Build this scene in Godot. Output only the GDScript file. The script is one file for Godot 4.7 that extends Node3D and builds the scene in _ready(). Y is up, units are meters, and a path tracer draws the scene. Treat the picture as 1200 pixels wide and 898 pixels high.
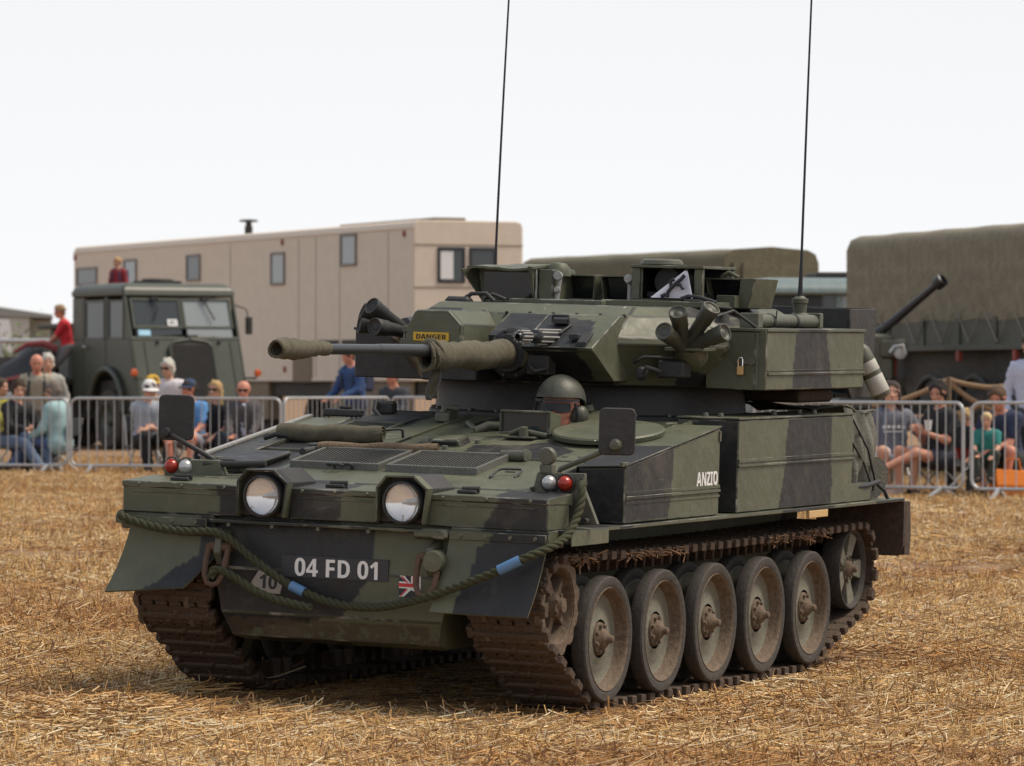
extends Node3D

const F := 5426.0          # focal length in pixels of a picture 1200 wide
const EYE := 1.47          # camera height
const KIND := "kind"
var M := {}                # materials
var used := {}             # names given to top-level nodes
var rng := RandomNumberGenerator.new()
var tank: Node3D
var TK := Transform3D(Basis(Vector3(0.91637887, -0.03198312, 0.39903238), Vector3(0.02585349, 0.99945068, 0.02073507), Vector3(-0.39947636, -0.0086848, 0.91670236)), Vector3(-0.54153747, 0.00472, -21.46209462))


func _ready() -> void:
	rng.seed = 7
	# ---- camera, sky, sun, exposure
	var cam := Camera3D.new()
	cam.name = "camera"
	add_child(cam)
	cam.position = Vector3(0, EYE, 0)
	cam.near = 0.5
	cam.far = 2000.0
	var at := CameraAttributesPhysical.new()
	at.frustum_focal_length = 145.02
	at.frustum_focus_distance = 21.9
	at.frustum_near = 0.5
	at.frustum_far = 2000.0
	at.exposure_aperture = 6.3
	cam.attributes = at
	cam.fov = 9.4615
	cam.current = true
	var sky := ProceduralSkyMaterial.new()
	sky.sky_top_color = Color(0.55, 0.62, 0.72)
	sky.sky_horizon_color = Color(0.995, 0.997, 1.0)
	sky.sky_curve = 0.55
	sky.sky_energy_multiplier = 0.86
	sky.ground_bottom_color = Color(0.42, 0.34, 0.24)
	sky.ground_horizon_color = Color(0.62, 0.54, 0.42)
	sky.sky_cover = cloud_texture()
	sky.sky_cover_modulate = Color(1, 1, 1, 0.12)
	var env := Environment.new()
	env.background_mode = Environment.BG_SKY
	env.sky = Sky.new()
	env.sky.sky_material = sky
	env.background_energy_multiplier = 1.0
	env.tonemap_mode = Environment.TONE_MAPPER_LINEAR
	env.tonemap_exposure = 1.34
	env.sdfgi_enabled = true
	env.ssao_enabled = true
	env.ssil_enabled = true
	var we := WorldEnvironment.new()
	we.name = "air"
	we.environment = env
	add_child(we)
	var sun := DirectionalLight3D.new()
	sun.name = "sun"
	sun.light_energy = 0.85
	sun.light_color = Color(1.0, 0.95, 0.88)
	sun.light_angular_distance = 26.0
	sun.shadow_enabled = true
	add_child(sun)
	sun.look_at_from_position(Vector3(5.4, 9.0, -0.6), Vector3.ZERO)
	# ---- the scene
	materials()
	build_ground()
	build_tank()
	build_background()
	build_fences()
	build_people()
	build_straw()


func cloud_texture() -> NoiseTexture2D:
	var t := NoiseTexture2D.new()
	var n := FastNoiseLite.new()
	n.seed = 5
	n.frequency = 0.006
	n.fractal_octaves = 3
	t.noise = n
	t.width = 512
	t.height = 256
	t.seamless = true
	var g := Gradient.new()
	g.set_color(0, Color(0.75, 0.77, 0.82, 0.0))
	g.set_color(1, Color(1, 0.99, 0.97, 0.5))
	t.color_ramp = g
	return t


# ------------------------------------------------------------------ names and nodes
func unique(called: String) -> String:
	if not used.has(called):
		used[called] = 0
		return called
	used[called] += 1
	return "%s_%03d" % [called, used[called]]


func tag(o: Node3D, label: String, category: String, group := "") -> Node3D:
	o.set_meta("label", label)
	o.set_meta("category", category)
	if group:
		o.set_meta("group", group)
	return o


func thing(called: String, label: String, category: String, xf := Transform3D(), group := "") -> Node3D:
	var o := Node3D.new()
	o.name = unique(called)
	add_child(o)
	o.transform = xf
	return tag(o, label, category, group)


func part(called: String, mb, m: Material, parent: Node3D = null) -> MeshInstance3D:
	var o := MeshInstance3D.new()
	o.mesh = mb.mesh() if mb is MB else mb
	o.material_override = m
	if parent == null:
		o.name = unique(called)
		add_child(o)
	else:
		o.name = child_name(parent, called)
		parent.add_child(o, true)
	if called.ends_with("_row"):
		stuff(o)
	return o


# each solid, tube or turned shape of the builder as a part of its own
func pieces(called: String, mb: MB, m: Material, parent: Node3D) -> void:
	for i in mb.starts.size():
		var to: int = mb.starts[i + 1] if i + 1 < mb.starts.size() else mb.v.size()
		if to == mb.starts[i]:
			continue
		var one := MB.new()
		one.atlas = mb.atlas
		one.v = mb.v.slice(mb.starts[i], to)
		one.n = mb.n.slice(mb.starts[i], to)
		part(called, one, m, parent)


func child_name(parent: Node, called: String) -> String:
	var key := "%d/%s" % [parent.get_instance_id(), called]
	if not used.has(key):
		used[key] = 0
		return called
	used[key] += 1
	return "%s_%03d" % [called, used[key]]


func group_node(called: String, parent: Node3D, xf := Transform3D()) -> Node3D:
	var o := Node3D.new()
	o.name = child_name(parent, called)
	parent.add_child(o)
	o.transform = xf
	return o


func struct(o: Node3D) -> Node3D:
	o.set_meta(KIND, "structure")
	return o


func stuff(o: Node3D) -> Node3D:
	o.set_meta(KIND, "stuff")
	return o


# ------------------------------------------------------------------ mesh builder
class MB:
	var v := PackedVector3Array()
	var n := PackedVector3Array()
	var c := PackedColorArray()
	var uv := PackedVector2Array()
	var t := Transform3D()
	var colour := Color.WHITE
	var coloured := false
	var atlas := false
	var starts := PackedInt32Array()
	var worn := PackedVector2Array()   # ranges of vertices that are edges, where the paint is rubbed

	func tri(a: Vector3, b: Vector3, d: Vector3, na: Vector3, nb: Vector3, nd: Vector3) -> void:
		a = t * a
		b = t * b
		d = t * d
		na = t.basis * na
		nb = t.basis * nb
		nd = t.basis * nd
		if (b - a).cross(d - a).dot(na + nb + nd) > 0.0:
			v.append_array([a, d, b])
			n.append_array([na, nd, nb])
		else:
			v.append_array([a, b, d])
			n.append_array([na, nb, nd])
		if coloured:
			c.append_array([colour, colour, colour])

	func quad(a: Vector3, b: Vector3, d: Vector3, e: Vector3, na: Vector3, nb = null, nd = null, ne = null) -> void:
		var n2: Vector3 = na if nb == null else nb
		var n3: Vector3 = na if nd == null else nd
		var n4: Vector3 = na if ne == null else ne
		tri(a, b, d, na, n2, n3)
		tri(a, d, e, na, n3, n4)

	func poly(pts: Array, nn: Vector3) -> void:
		if pts.size() <= 4:
			for i in range(1, pts.size() - 1):
				tri(pts[0], pts[i], pts[i + 1], nn, nn, nn)
			return
		var ax := nn.cross(Vector3.UP if absf(nn.y) < 0.9 else Vector3.RIGHT).normalized()
		var ay := nn.cross(ax)
		var flat := PackedVector2Array()
		for q in pts:
			flat.append(Vector2(ax.dot(q), ay.dot(q)))
		var ix := Geometry2D.triangulate_polygon(flat)
		for i in range(0, ix.size(), 3):
			tri(pts[ix[i]], pts[ix[i + 1]], pts[ix[i + 2]], nn, nn, nn)

	# any closed solid given as vertices and faces, its edges chamfered by r
	func solid(vs: Array, faces: Array, r := 0.006, wound := false) -> void:
		starts.append(v.size())
		var mid := Vector3.ZERO
		for q in vs:
			mid += q
		mid /= vs.size()
		var volume := 0.0
		if wound:   # faces wound alike: the sign of the volume tells which way is out
			for f in faces:
				for i in range(1, f.size() - 1):
					volume += (vs[f[0]] - mid).dot((vs[f[i]] - mid).cross(vs[f[i + 1]] - mid))
		var inset := []
		var edges := {}
		var corners := {}
		for fi in faces.size():
			var f: Array = Array(faces[fi]).duplicate()
			var nn := Vector3.ZERO
			var fc := Vector3.ZERO
			for i in f.size():
				var p: Vector3 = vs[f[i]]
				var q: Vector3 = vs[f[(i + 1) % f.size()]]
				nn += p.cross(q)
				fc += p
			fc /= f.size()
			nn = nn.normalized()
			if (volume < 0.0 if wound else nn.dot(fc - mid) < 0.0):
				f.reverse()
				nn = -nn
			var ring := []
			for i in f.size():
				var p: Vector3 = vs[f[i]]
				var e1: Vector3 = (vs[f[(i + f.size() - 1) % f.size()]] - p).normalized()
				var e2: Vector3 = (vs[f[(i + 1) % f.size()]] - p).normalized()
				var s := e2.cross(e1)
				var l := s.length()
				var w := p
				if r > 0.0 and l > 0.05:
					w = p + (e1 + e2) * (r / l) * signf(s.dot(nn))
				ring.append(w)
				if not corners.has(f[i]):
					corners[f[i]] = []
				corners[f[i]].append([w, nn])
			poly(ring, nn)
			if r > 0.0:
				for i in f.size():
					edges[Vector2i(f[i], f[(i + 1) % f.size()])] = [ring[i], ring[(i + 1) % f.size()], nn]
		if r <= 0.0:
			return
		var first := v.size()
		for k in edges:
			if k.x < k.y and edges.has(Vector2i(k.y, k.x)):
				var e: Array = edges[k]
				var g: Array = edges[Vector2i(k.y, k.x)]
				quad(e[0], e[1], g[0], g[1], e[2], e[2], g[2], g[2])
		worn.append(Vector2(first, v.size()))
		for k in corners:
			var list: Array = corners[k]
			if list.size() < 3:
				continue
			var up := Vector3.ZERO
			var o := Vector3.ZERO
			for q in list:
				up += q[1]
				o += q[0]
			up = up.normalized()
			o /= list.size()
			var ax := up.cross(Vector3.UP if absf(up.y) < 0.9 else Vector3.RIGHT).normalized()
			var ay := up.cross(ax)
			list.sort_custom(func(p, q): return atan2(ay.dot(p[0] - o), ax.dot(p[0] - o)) < atan2(ay.dot(q[0] - o), ax.dot(q[0] - o)))
			for i in range(1, list.size() - 1):
				tri(list[0][0], list[i][0], list[i + 1][0], list[0][1], list[i][1], list[i + 1][1])

	func box(lo: Vector3, hi: Vector3, r := 0.006) -> void:
		var vs := []
		for i in 8:
			vs.append(Vector3(hi.x if i & 1 else lo.x, hi.y if i & 2 else lo.y, hi.z if i & 4 else lo.z))
		hexa(vs, r)

	func hexa(vs: Array, r := 0.006) -> void:
		solid(vs, [[0, 1, 3, 2], [4, 5, 7, 6], [0, 1, 5, 4], [2, 3, 7, 6], [0, 2, 6, 4], [1, 3, 7, 5]], r)

	# rings of points, all of one size, joined into a solid
	func loft(rings: Array, r := 0.006) -> void:
		var vs := []
		var faces := []
		var k: int = rings[0].size()
		for ring in rings:
			vs.append_array(ring)
		for j in rings.size() - 1:
			for i in k:
				faces.append([j * k + i, j * k + (i + 1) % k, (j + 1) * k + (i + 1) % k, (j + 1) * k + i])
		faces.append(range(k - 1, -1, -1))
		faces.append(range((rings.size() - 1) * k, rings.size() * k))
		solid(vs, faces, r, true)

	# outline in two axes pushed along the third ("x": points are (z, y); "z": (x, y); "y": (x, z))
	func extrude(pts: Array, axis: String, from: float, to: float, r := 0.006) -> void:
		var a := []
		var b := []
		for q in pts:
			match axis:
				"x":
					a.append(Vector3(from, q[1], q[0]))
					b.append(Vector3(to, q[1], q[0]))
				"y":
					a.append(Vector3(q[0], from, q[1]))
					b.append(Vector3(q[0], to, q[1]))
				_:
					a.append(Vector3(q[0], q[1], from))
					b.append(Vector3(q[0], q[1], to))
		loft([a, b], r)

	# profile of (radius, along) turned about an axis through "at"
	func lathe(pts: Array, segs: int, at := Vector3.ZERO, axis := Vector3.UP, smooth_deg := 40.0) -> void:
		starts.append(v.size())
		axis = axis.normalized()
		var ax := axis.cross(Vector3.FORWARD if absf(axis.z) < 0.9 else Vector3.RIGHT).normalized()
		var ay := axis.cross(ax)
		var k := pts.size()
		var fn := []
		for i in k - 1:
			var d := Vector2(pts[i + 1][0] - pts[i][0], pts[i + 1][1] - pts[i][1])
			fn.append(Vector2(d.y, -d.x).normalized())
		for i in k - 1:
			var n0: Vector2 = fn[i]
			var n1: Vector2 = fn[i]
			if i > 0 and rad_to_deg(absf(fn[i].angle_to(fn[i - 1]))) < smooth_deg:
				n0 = (fn[i] + fn[i - 1]).normalized()
			if i < k - 2 and rad_to_deg(absf(fn[i].angle_to(fn[i + 1]))) < smooth_deg:
				n1 = (fn[i] + fn[i + 1]).normalized()
			for s in segs:
				var r0 := ax * cos(TAU * s / segs) + ay * sin(TAU * s / segs)
				var r1 := ax * cos(TAU * (s + 1) / segs) + ay * sin(TAU * (s + 1) / segs)
				var a: Vector3 = at + r0 * pts[i][0] + axis * pts[i][1]
				var b: Vector3 = at + r1 * pts[i][0] + axis * pts[i][1]
				var d: Vector3 = at + r1 * pts[i + 1][0] + axis * pts[i + 1][1]
				var e: Vector3 = at + r0 * pts[i + 1][0] + axis * pts[i + 1][1]
				if pts[i][0] > 1e-5:
					tri(a, b, d, r0 * n0.x + axis * n0.y, r1 * n0.x + axis * n0.y, r1 * n1.x + axis * n1.y)
				if pts[i + 1][0] > 1e-5:
					tri(a, d, e, r0 * n0.x + axis * n0.y, r1 * n1.x + axis * n1.y, r0 * n1.x + axis * n1.y)

	func disc(at: Vector3, axis: Vector3, r: float, h: float, segs := 16, ch := 0.004) -> void:
		lathe([[0.0, h], [r - ch, h], [r, h - ch], [r, ch], [r - ch, 0.0], [0.0, 0.0]], segs, at, axis)

	# a tube along points; radius a number or one per point
	func tube(pts: Array, radius, sides := 8, caps := true, squash := 1.0) -> void:
		starts.append(v.size())
		var k := pts.size()
		var rings := []
		var outs := []
		var up := Vector3.ZERO
		for i in k:
			var d: Vector3 = (pts[mini(i + 1, k - 1)] - pts[maxi(i - 1, 0)]).normalized()
			if up == Vector3.ZERO:
				up = d.cross(Vector3.RIGHT if absf(d.x) < 0.8 else Vector3.UP).normalized()
			up = (up - d * up.dot(d)).normalized()
			var side := d.cross(up)
			var r: float = radius if radius is float else radius[i]
			var ring := []
			var out := []
			for s in sides:
				var w := up * cos(TAU * s / sides) * squash + side * sin(TAU * s / sides)
				ring.append(pts[i] + w * r)
				out.append(w.normalized())
			rings.append(ring)
			outs.append(out)
		for i in k - 1:
			for s in sides:
				var q := (s + 1) % sides
				quad(rings[i][s], rings[i][q], rings[i + 1][q], rings[i + 1][s], outs[i][s], outs[i][q], outs[i + 1][q], outs[i + 1][s])
		if caps:
			poly(rings[0], (pts[0] - pts[1]).normalized())
			poly(rings[k - 1], (pts[k - 1] - pts[k - 2]).normalized())

	# a grid of points with thickness, smooth normals (cloth, flaps)
	func sheet(rows: Array, thick: float) -> void:
		starts.append(v.size())
		var h := rows.size()
		var w: int = rows[0].size()
		var nn := []
		for i in h:
			var line := []
			for j in w:
				var du: Vector3 = rows[i][mini(j + 1, w - 1)] - rows[i][maxi(j - 1, 0)]
				var dv: Vector3 = rows[mini(i + 1, h - 1)][j] - rows[maxi(i - 1, 0)][j]
				line.append(du.cross(dv).normalized())
			nn.append(line)
		for side in [0.5, -0.5]:
			for i in h - 1:
				for j in w - 1:
					var s: float = signf(side)
					var o: float = thick * side
					quad(rows[i][j] + nn[i][j] * o, rows[i][j + 1] + nn[i][j + 1] * o, rows[i + 1][j + 1] + nn[i + 1][j + 1] * o, rows[i + 1][j] + nn[i + 1][j] * o, nn[i][j] * s, nn[i][j + 1] * s, nn[i + 1][j + 1] * s, nn[i + 1][j] * s)
		var rim := []
		for j in w:
			rim.append([0, j])
		for i in range(1, h):
			rim.append([i, w - 1])
		for j in range(w - 2, -1, -1):
			rim.append([h - 1, j])
		for i in range(h - 2, 0, -1):
			rim.append([i, 0])
		var mid := Vector3.ZERO
		for q in rim:
			mid += rows[q[0]][q[1]]
		mid /= rim.size()
		for k in rim.size():
			var a: Array = rim[k]
			var b: Array = rim[(k + 1) % rim.size()]
			var p: Vector3 = rows[a[0]][a[1]]
			var q: Vector3 = rows[b[0]][b[1]]
			var m: Vector3 = nn[a[0]][a[1]] * thick * 0.5
			var m2: Vector3 = nn[b[0]][b[1]] * thick * 0.5
			var e := (q - p).cross(m).normalized()
			if e.dot(p - mid) < 0.0:
				e = -e
			quad(p + m, q + m2, q - m2, p - m, e)

	func add(o: MB, xf := Transform3D()) -> void:
		v.append_array(xf * o.v)
		var b := Transform3D(xf.basis, Vector3.ZERO)
		n.append_array(b * o.n)
		if coloured:
			if o.coloured:
				c.append_array(o.c)
			else:
				for i in o.v.size():
					c.append(colour)

	func mesh() -> ArrayMesh:
		var a := []
		a.resize(Mesh.ARRAY_MAX)
		a[Mesh.ARRAY_VERTEX] = v
		var nn := PackedVector3Array()
		nn.resize(n.size())
		for i in n.size():
			nn[i] = n[i].normalized()
		a[Mesh.ARRAY_NORMAL] = nn
		if coloured:
			a[Mesh.ARRAY_COLOR] = c
		if atlas:
			uv.resize(v.size())
			for i in range(0, v.size(), 3):
				var q := (v[i + 1] - v[i]).cross(v[i + 2] - v[i]).abs()
				for k in 3:
					var p := v[i + k]
					if q.x >= q.y and q.x >= q.z:
						uv[i + k] = Vector2((p.z + 4.3) * 256.0 / 2048.0, (2.4 - p.y) * 256.0 / 1280.0)
					elif q.y >= q.z:
						uv[i + k] = Vector2((p.z + 4.3) * 256.0 / 2048.0, (640.0 + (p.x + 1.2) * 256.0) / 1280.0)
					else:
						uv[i + k] = Vector2((1400.0 + (p.x + 1.2) * 256.0) / 2048.0, (2.4 - p.y) * 256.0 / 1280.0)
			for w in worn:
				for i in range(int(w.x), int(w.y)):
					uv[i] = Vector2((1404.0 + clampf(v[i].z + 4.4, 0.0, 5.8) * 60.0 + clampf(v[i].x + 1.2, 0.0, 2.4) * 100.0) / 2048.0, (650.0 + clampf(v[i].y + v[i].x * 0.2 + 0.2, 0.0, 2.6) * 225.0) / 1280.0)
			a[Mesh.ARRAY_TEX_UV] = uv
		var m := ArrayMesh.new()
		if v.size():
			m.add_surface_from_arrays(Mesh.PRIMITIVE_TRIANGLES, a)
		return m


func ab() -> MB:
	var m := MB.new()
	m.atlas = true
	return m


# ------------------------------------------------------------------ materials
func noise_tex(freq: float, a: Color, b: Color, sd := 1, oct := 4, size := 512, mid := -1.0) -> NoiseTexture2D:
	var t := NoiseTexture2D.new()
	var n := FastNoiseLite.new()
	n.seed = sd
	n.noise_type = FastNoiseLite.TYPE_SIMPLEX_SMOOTH
	n.frequency = freq
	n.fractal_octaves = oct
	n.fractal_gain = 0.6
	t.noise = n
	t.width = size
	t.height = size
	t.seamless = true
	var g := Gradient.new()
	g.set_color(0, a.linear_to_srgb())
	g.set_color(1, b.linear_to_srgb())
	if mid >= 0.0:
		g.set_offset(0, mid - 0.12)
		g.set_offset(1, mid + 0.12)
	t.color_ramp = g
	return t


func bump_tex(freq: float, strength: float, sd := 2, size := 512) -> NoiseTexture2D:
	var t := NoiseTexture2D.new()
	var n := FastNoiseLite.new()
	n.seed = sd
	n.frequency = freq
	n.fractal_octaves = 4
	t.noise = n
	t.width = size
	t.height = size
	t.seamless = true
	t.as_normal_map = true
	t.bump_strength = strength
	return t


var shared_bump: NoiseTexture2D
var shared_cloth: NoiseTexture2D


# a material of two tones mixed by noise, laid on in three planes; colours are linear
func rough_mat(called: String, a: Color, b: Color, scale := 1.0, rough := 0.8, freq := 0.02, bump := 0.5, metal := 0.0, sd := 1) -> StandardMaterial3D:
	var m := StandardMaterial3D.new()
	m.resource_name = called
	m.albedo_texture = noise_tex(freq, a, b, sd, 4, 256)
	m.uv1_triplanar = true
	m.uv1_scale = Vector3.ONE * scale
	m.roughness = rough
	m.metallic = metal
	if bump > 0.0:
		m.normal_enabled = true
		m.normal_texture = shared_bump
		m.normal_scale = bump
	M[called] = m
	return m


func flat_mat(called: String, a: Color, rough := 0.6, metal := 0.0) -> StandardMaterial3D:
	var m := StandardMaterial3D.new()
	m.resource_name = called
	m.albedo_color = a.linear_to_srgb()
	m.roughness = rough
	m.metallic = metal
	M[called] = m
	return m


func lin(r: float, g: float, b: float) -> Color:
	return Color(r, g, b)


func srgb(r: float, g: float, b: float) -> Color:
	return Color(r / 255.0, g / 255.0, b / 255.0).srgb_to_linear()


func materials() -> void:
	shared_bump = bump_tex(0.03, 6.0, 2, 512)
	shared_cloth = bump_tex(0.012, 10.0, 9, 512)
	M.paint = paint_material()
	rough_mat("green", lin(0.072, 0.074, 0.052), lin(0.105, 0.106, 0.078), 1.5, 0.5, 0.02, 0.25)
	rough_mat("black_paint", lin(0.020, 0.020, 0.021), lin(0.036, 0.036, 0.037), 1.5, 0.62, 0.02, 0.25)
	rough_mat("dusty_green", lin(0.125, 0.125, 0.098), lin(0.215, 0.20, 0.155), 3.0, 0.85, 0.03, 0.5)
	rough_mat("mud", lin(0.050, 0.030, 0.019), lin(0.15, 0.090, 0.052), 3.0, 0.95, 0.03, 1.0)
	rough_mat("track_steel", lin(0.047, 0.032, 0.023), lin(0.118, 0.077, 0.052), 6.0, 0.8, 0.04, 1.0, 0.1)
	rough_mat("tyre", lin(0.028, 0.026, 0.025), lin(0.085, 0.072, 0.06), 4.0, 0.85, 0.03, 0.6)
	rough_mat("rim_mud", lin(0.075, 0.05, 0.034), lin(0.20, 0.15, 0.105), 4.0, 0.9, 0.03, 0.8)
	rough_mat("gun_steel", lin(0.03, 0.032, 0.036), lin(0.055, 0.056, 0.06), 3.0, 0.35, 0.05, 0.15, 0.5)
	rough_mat("canvas", lin(0.065, 0.060, 0.040), lin(0.12, 0.108, 0.075), 3.0, 0.95, 0.02, 0.25)
	rough_mat("grey_tarp", lin(0.105, 0.108, 0.092), lin(0.165, 0.162, 0.138), 3.0, 0.85, 0.03, 0.8)
	rough_mat("brown_canvas", lin(0.10, 0.072, 0.045), lin(0.21, 0.15, 0.095), 4.0, 0.95, 0.03, 0.8)
	rough_mat("rope", lin(0.028, 0.031, 0.016), lin(0.062, 0.063, 0.032), 8.0, 0.95, 0.04, 0.5)
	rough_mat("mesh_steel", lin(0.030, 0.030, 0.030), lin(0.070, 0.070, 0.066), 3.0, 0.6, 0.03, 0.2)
	rough_mat("mud_skirt", lin(0.035, 0.026, 0.019), lin(0.085, 0.055, 0.038), 2.5, 0.85, 0.03, 0.5)
	rough_mat("edge_worn", lin(0.075, 0.077, 0.066), lin(0.14, 0.14, 0.125), 4.0, 0.5, 0.03, 0.2)
	rough_mat("rust", lin(0.060, 0.036, 0.025), lin(0.14, 0.082, 0.054), 6.0, 0.85, 0.04, 0.8)
	rough_mat("rubber_flap", lin(0.050, 0.051, 0.052), lin(0.085, 0.082, 0.076), 2.0, 0.6, 0.02, 0.4)
	for k in ["tyre", "rim_mud", "dusty_green"]:   # dirt differs from wheel to wheel
		M[k].uv1_world_triplanar = true
	flat_mat("white_paint", lin(0.72, 0.72, 0.72), 0.6)
	flat_mat("number_black", lin(0.022, 0.024, 0.03), 0.6)
	flat_mat("shield_grey", lin(0.33, 0.31, 0.28), 0.7)
	flat_mat("yellow", lin(0.62, 0.38, 0.03), 0.6)
	flat_mat("amber", lin(0.55, 0.36, 0.16), 0.45)
	flat_mat("red_print", lin(0.55, 0.03, 0.04), 0.6)
	flat_mat("red_lens", lin(0.30, 0.025, 0.015), 0.22)
	flat_mat("clear_lens", lin(0.45, 0.46, 0.47), 0.2, 0.35)
	flat_mat("orange_lens", lin(0.55, 0.11, 0.03), 0.2)
	flat_mat("blue_tape", lin(0.09, 0.20, 0.38), 0.5)
	flat_mat("patch_black", lin(0.032, 0.034, 0.040), 0.6)
	rough_mat("launcher_green", lin(0.042, 0.044, 0.033), lin(0.068, 0.070, 0.054), 2.0, 0.5, 0.02, 0.2)
	flat_mat("brass", lin(0.55, 0.36, 0.17), 0.4, 0.6)
	flat_mat("chrome", lin(0.78, 0.78, 0.78), 0.12, 1.0)
	rough_mat("galvanised", lin(0.36, 0.37, 0.38), lin(0.55, 0.56, 0.57), 3.0, 0.45, 0.05, 0.1, 0.45)
	var g := flat_mat("lamp_glass", lin(0.95, 0.95, 0.95), 0.05)
	g.transparency = BaseMaterial3D.TRANSPARENCY_ALPHA
	g.albedo_color.a = 0.2
	flat_mat("dark_glass", lin(0.012, 0.013, 0.015), 0.08)
	flat_mat("window_glass", lin(0.03, 0.034, 0.036), 0.05)


func in_shape(p: Vector2, shapes: Array) -> bool:
	for s in shapes:
		if Geometry2D.is_point_in_polygon(p, s):
			return true
	return false


func rect(a: float, b: float, c: float, d: float) -> PackedVector2Array:
	return PackedVector2Array([Vector2(a, c), Vector2(b, c), Vector2(b, d), Vector2(a, d)])


# the disruptive pattern, painted where it is on the vehicle: one sheet with side, front and plan views of it
func paint_material() -> StandardMaterial3D:
	var side := [  # (z, y)
		PackedVector2Array([Vector2(0.25, 1.4), Vector2(0.3, 0.86), Vector2(-0.60, 0.86), Vector2(-0.66, 1.4)]),
		PackedVector2Array([Vector2(-2.08, 0.8), Vector2(-2.16, 1.1), Vector2(-2.2, 1.33), Vector2(-2.25, 1.8), Vector2(-2.68, 1.8), Vector2(-2.80, 1.42), Vector2(-2.83, 1.2), Vector2(-2.86, 0.8)]),
		rect(-4.2, -3.3, 1.36, 2.0), rect(-3.98, -3.5, 0.4, 0.9),
	]
	var front := [  # (x, y)
		PackedVector2Array([Vector2(-0.6, 1.12), Vector2(-0.56, 0.845), Vector2(0.02, 0.845), Vector2(0.05, 1.12)]),
		rect(0.80, 1.3, 0.3, 1.30), PackedVector2Array([Vector2(0.72, 0.84), Vector2(0.80, 0.99), Vector2(1.2, 0.99), Vector2(1.2, 0.84)]),
		PackedVector2Array([Vector2(-0.65, 0.86), Vector2(0.20, 0.83), Vector2(0.22, 0.66), Vector2(0.05, 0.45), Vector2(-0.62, 0.3)]),
		PackedVector2Array([Vector2(0.98, 0.84), Vector2(0.74, 0.78), Vector2(0.66, 0.4), Vector2(1.2, 0.4)]),
		PackedVector2Array([Vector2(-0.95, 0.50), Vector2(-0.80, 0.58), Vector2(-0.6, 0.7), Vector2(-0.6, 0.45)]),
		rect(-1.2, -0.7, 1.4, 1.75), rect(-0.15, 0.42, 1.46, 1.80),
	]
	var plan := [  # (z, x)
		PackedVector2Array([Vector2(0.4, -1.1), Vector2(0.36, -0.55), Vector2(-0.30, -0.52), Vector2(-0.55, -0.80), Vector2(-0.7, -1.1)]),
		PackedVector2Array([Vector2(-0.23, 0.18), Vector2(-0.56, 0.10), Vector2(-0.62, 0.33), Vector2(-0.72, 0.42), Vector2(-0.5, 0.66), Vector2(-0.22, 0.62)]),
		rect(-0.62, 0.3, 0.83, 1.2), PackedVector2Array([Vector2(0.8, 0.80), Vector2(0.45, 0.74), Vector2(0.45, 1.2), Vector2(0.8, 1.2)]),
		PackedVector2Array([Vector2(0.8, -0.4), Vector2(0.45, -0.4), Vector2(0.45, 0.02), Vector2(0.8, 0.05)]),
		PackedVector2Array([Vector2(-1.0, -0.12), Vector2(-1.0, 0.44), Vector2(-1.36, 0.43), Vector2(-1.42, -0.10)]),
		PackedVector2Array([Vector2(-1.9, 0.56), Vector2(-1.6, 0.74), Vector2(-2.6, 0.95), Vector2(-2.8, 0.52)]),
		rect(-2.75, -2.25, 0.8, 1.2), rect(-3.4, -1.7, -1.2, -0.7), rect(-1.5, -1.0, -0.75, -0.42),
	]
	var warp := FastNoiseLite.new()
	warp.seed = 11
	warp.frequency = 1.6
	warp.fractal_octaves = 3
	var lw := 512
	var lh := 320
	var mask := Image.create_empty(lw, lh, false, Image.FORMAT_RF)
	for py in lh:
		for px in lw:
			var u := px * 4.0
			var w := py * 4.0
			var p := Vector2.ZERO
			var shapes := plan
			if w < 620.0 and u < 1390.0:
				p = Vector2(u / 256.0 - 4.3, 2.4 - w / 256.0)
				shapes = side
			elif w < 620.0:
				p = Vector2((u - 1400.0) / 256.0 - 1.2, 2.4 - w / 256.0)
				shapes = front
			else:
				p = Vector2(u / 256.0 - 4.3, (w - 640.0) / 256.0 - 1.2)
			p += Vector2(warp.get_noise_2d(p.x, p.y), warp.get_noise_2d(p.x + 31.0, p.y - 17.0)) * 0.045
			mask.set_pixel(px, py, Color(1.0 if in_shape(p, shapes) else 0.0, 0, 0))
	mask.resize(2048, 1280, Image.INTERPOLATE_CUBIC)
	var mk := mask.get_data().to_float32_array()
	var fine := FastNoiseLite.new()
	fine.seed = 3
	fine.frequency = 0.035
	fine.fractal_octaves = 5
	fine.fractal_gain = 0.65
	var fd := fine.get_image(2048, 1280).get_data()
	fine.seed = 8
	fine.frequency = 0.007
	var cd := fine.get_image(2048, 1280).get_data()
	fine.seed = 21
	fine.frequency = 0.16
	fine.fractal_octaves = 2
	var sd := fine.get_image(2048, 1280).get_data()
	var out := PackedByteArray()
	out.resize(2048 * 1280 * 3)
	var lut := PackedByteArray()
	lut.resize(4096)
	for i in 4096:
		lut[i] = int(clampf(Color(i / 4095.0 * 0.5, 0, 0).linear_to_srgb().r * 255.0, 0, 255))
	var gr := [0.095, 0.102, 0.067]
	var bk := [0.021, 0.0215, 0.0230]
	var du := [0.175, 0.155, 0.115]
	var md := [0.062, 0.046, 0.033]
	var wr := [0.25, 0.245, 0.215]
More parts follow.
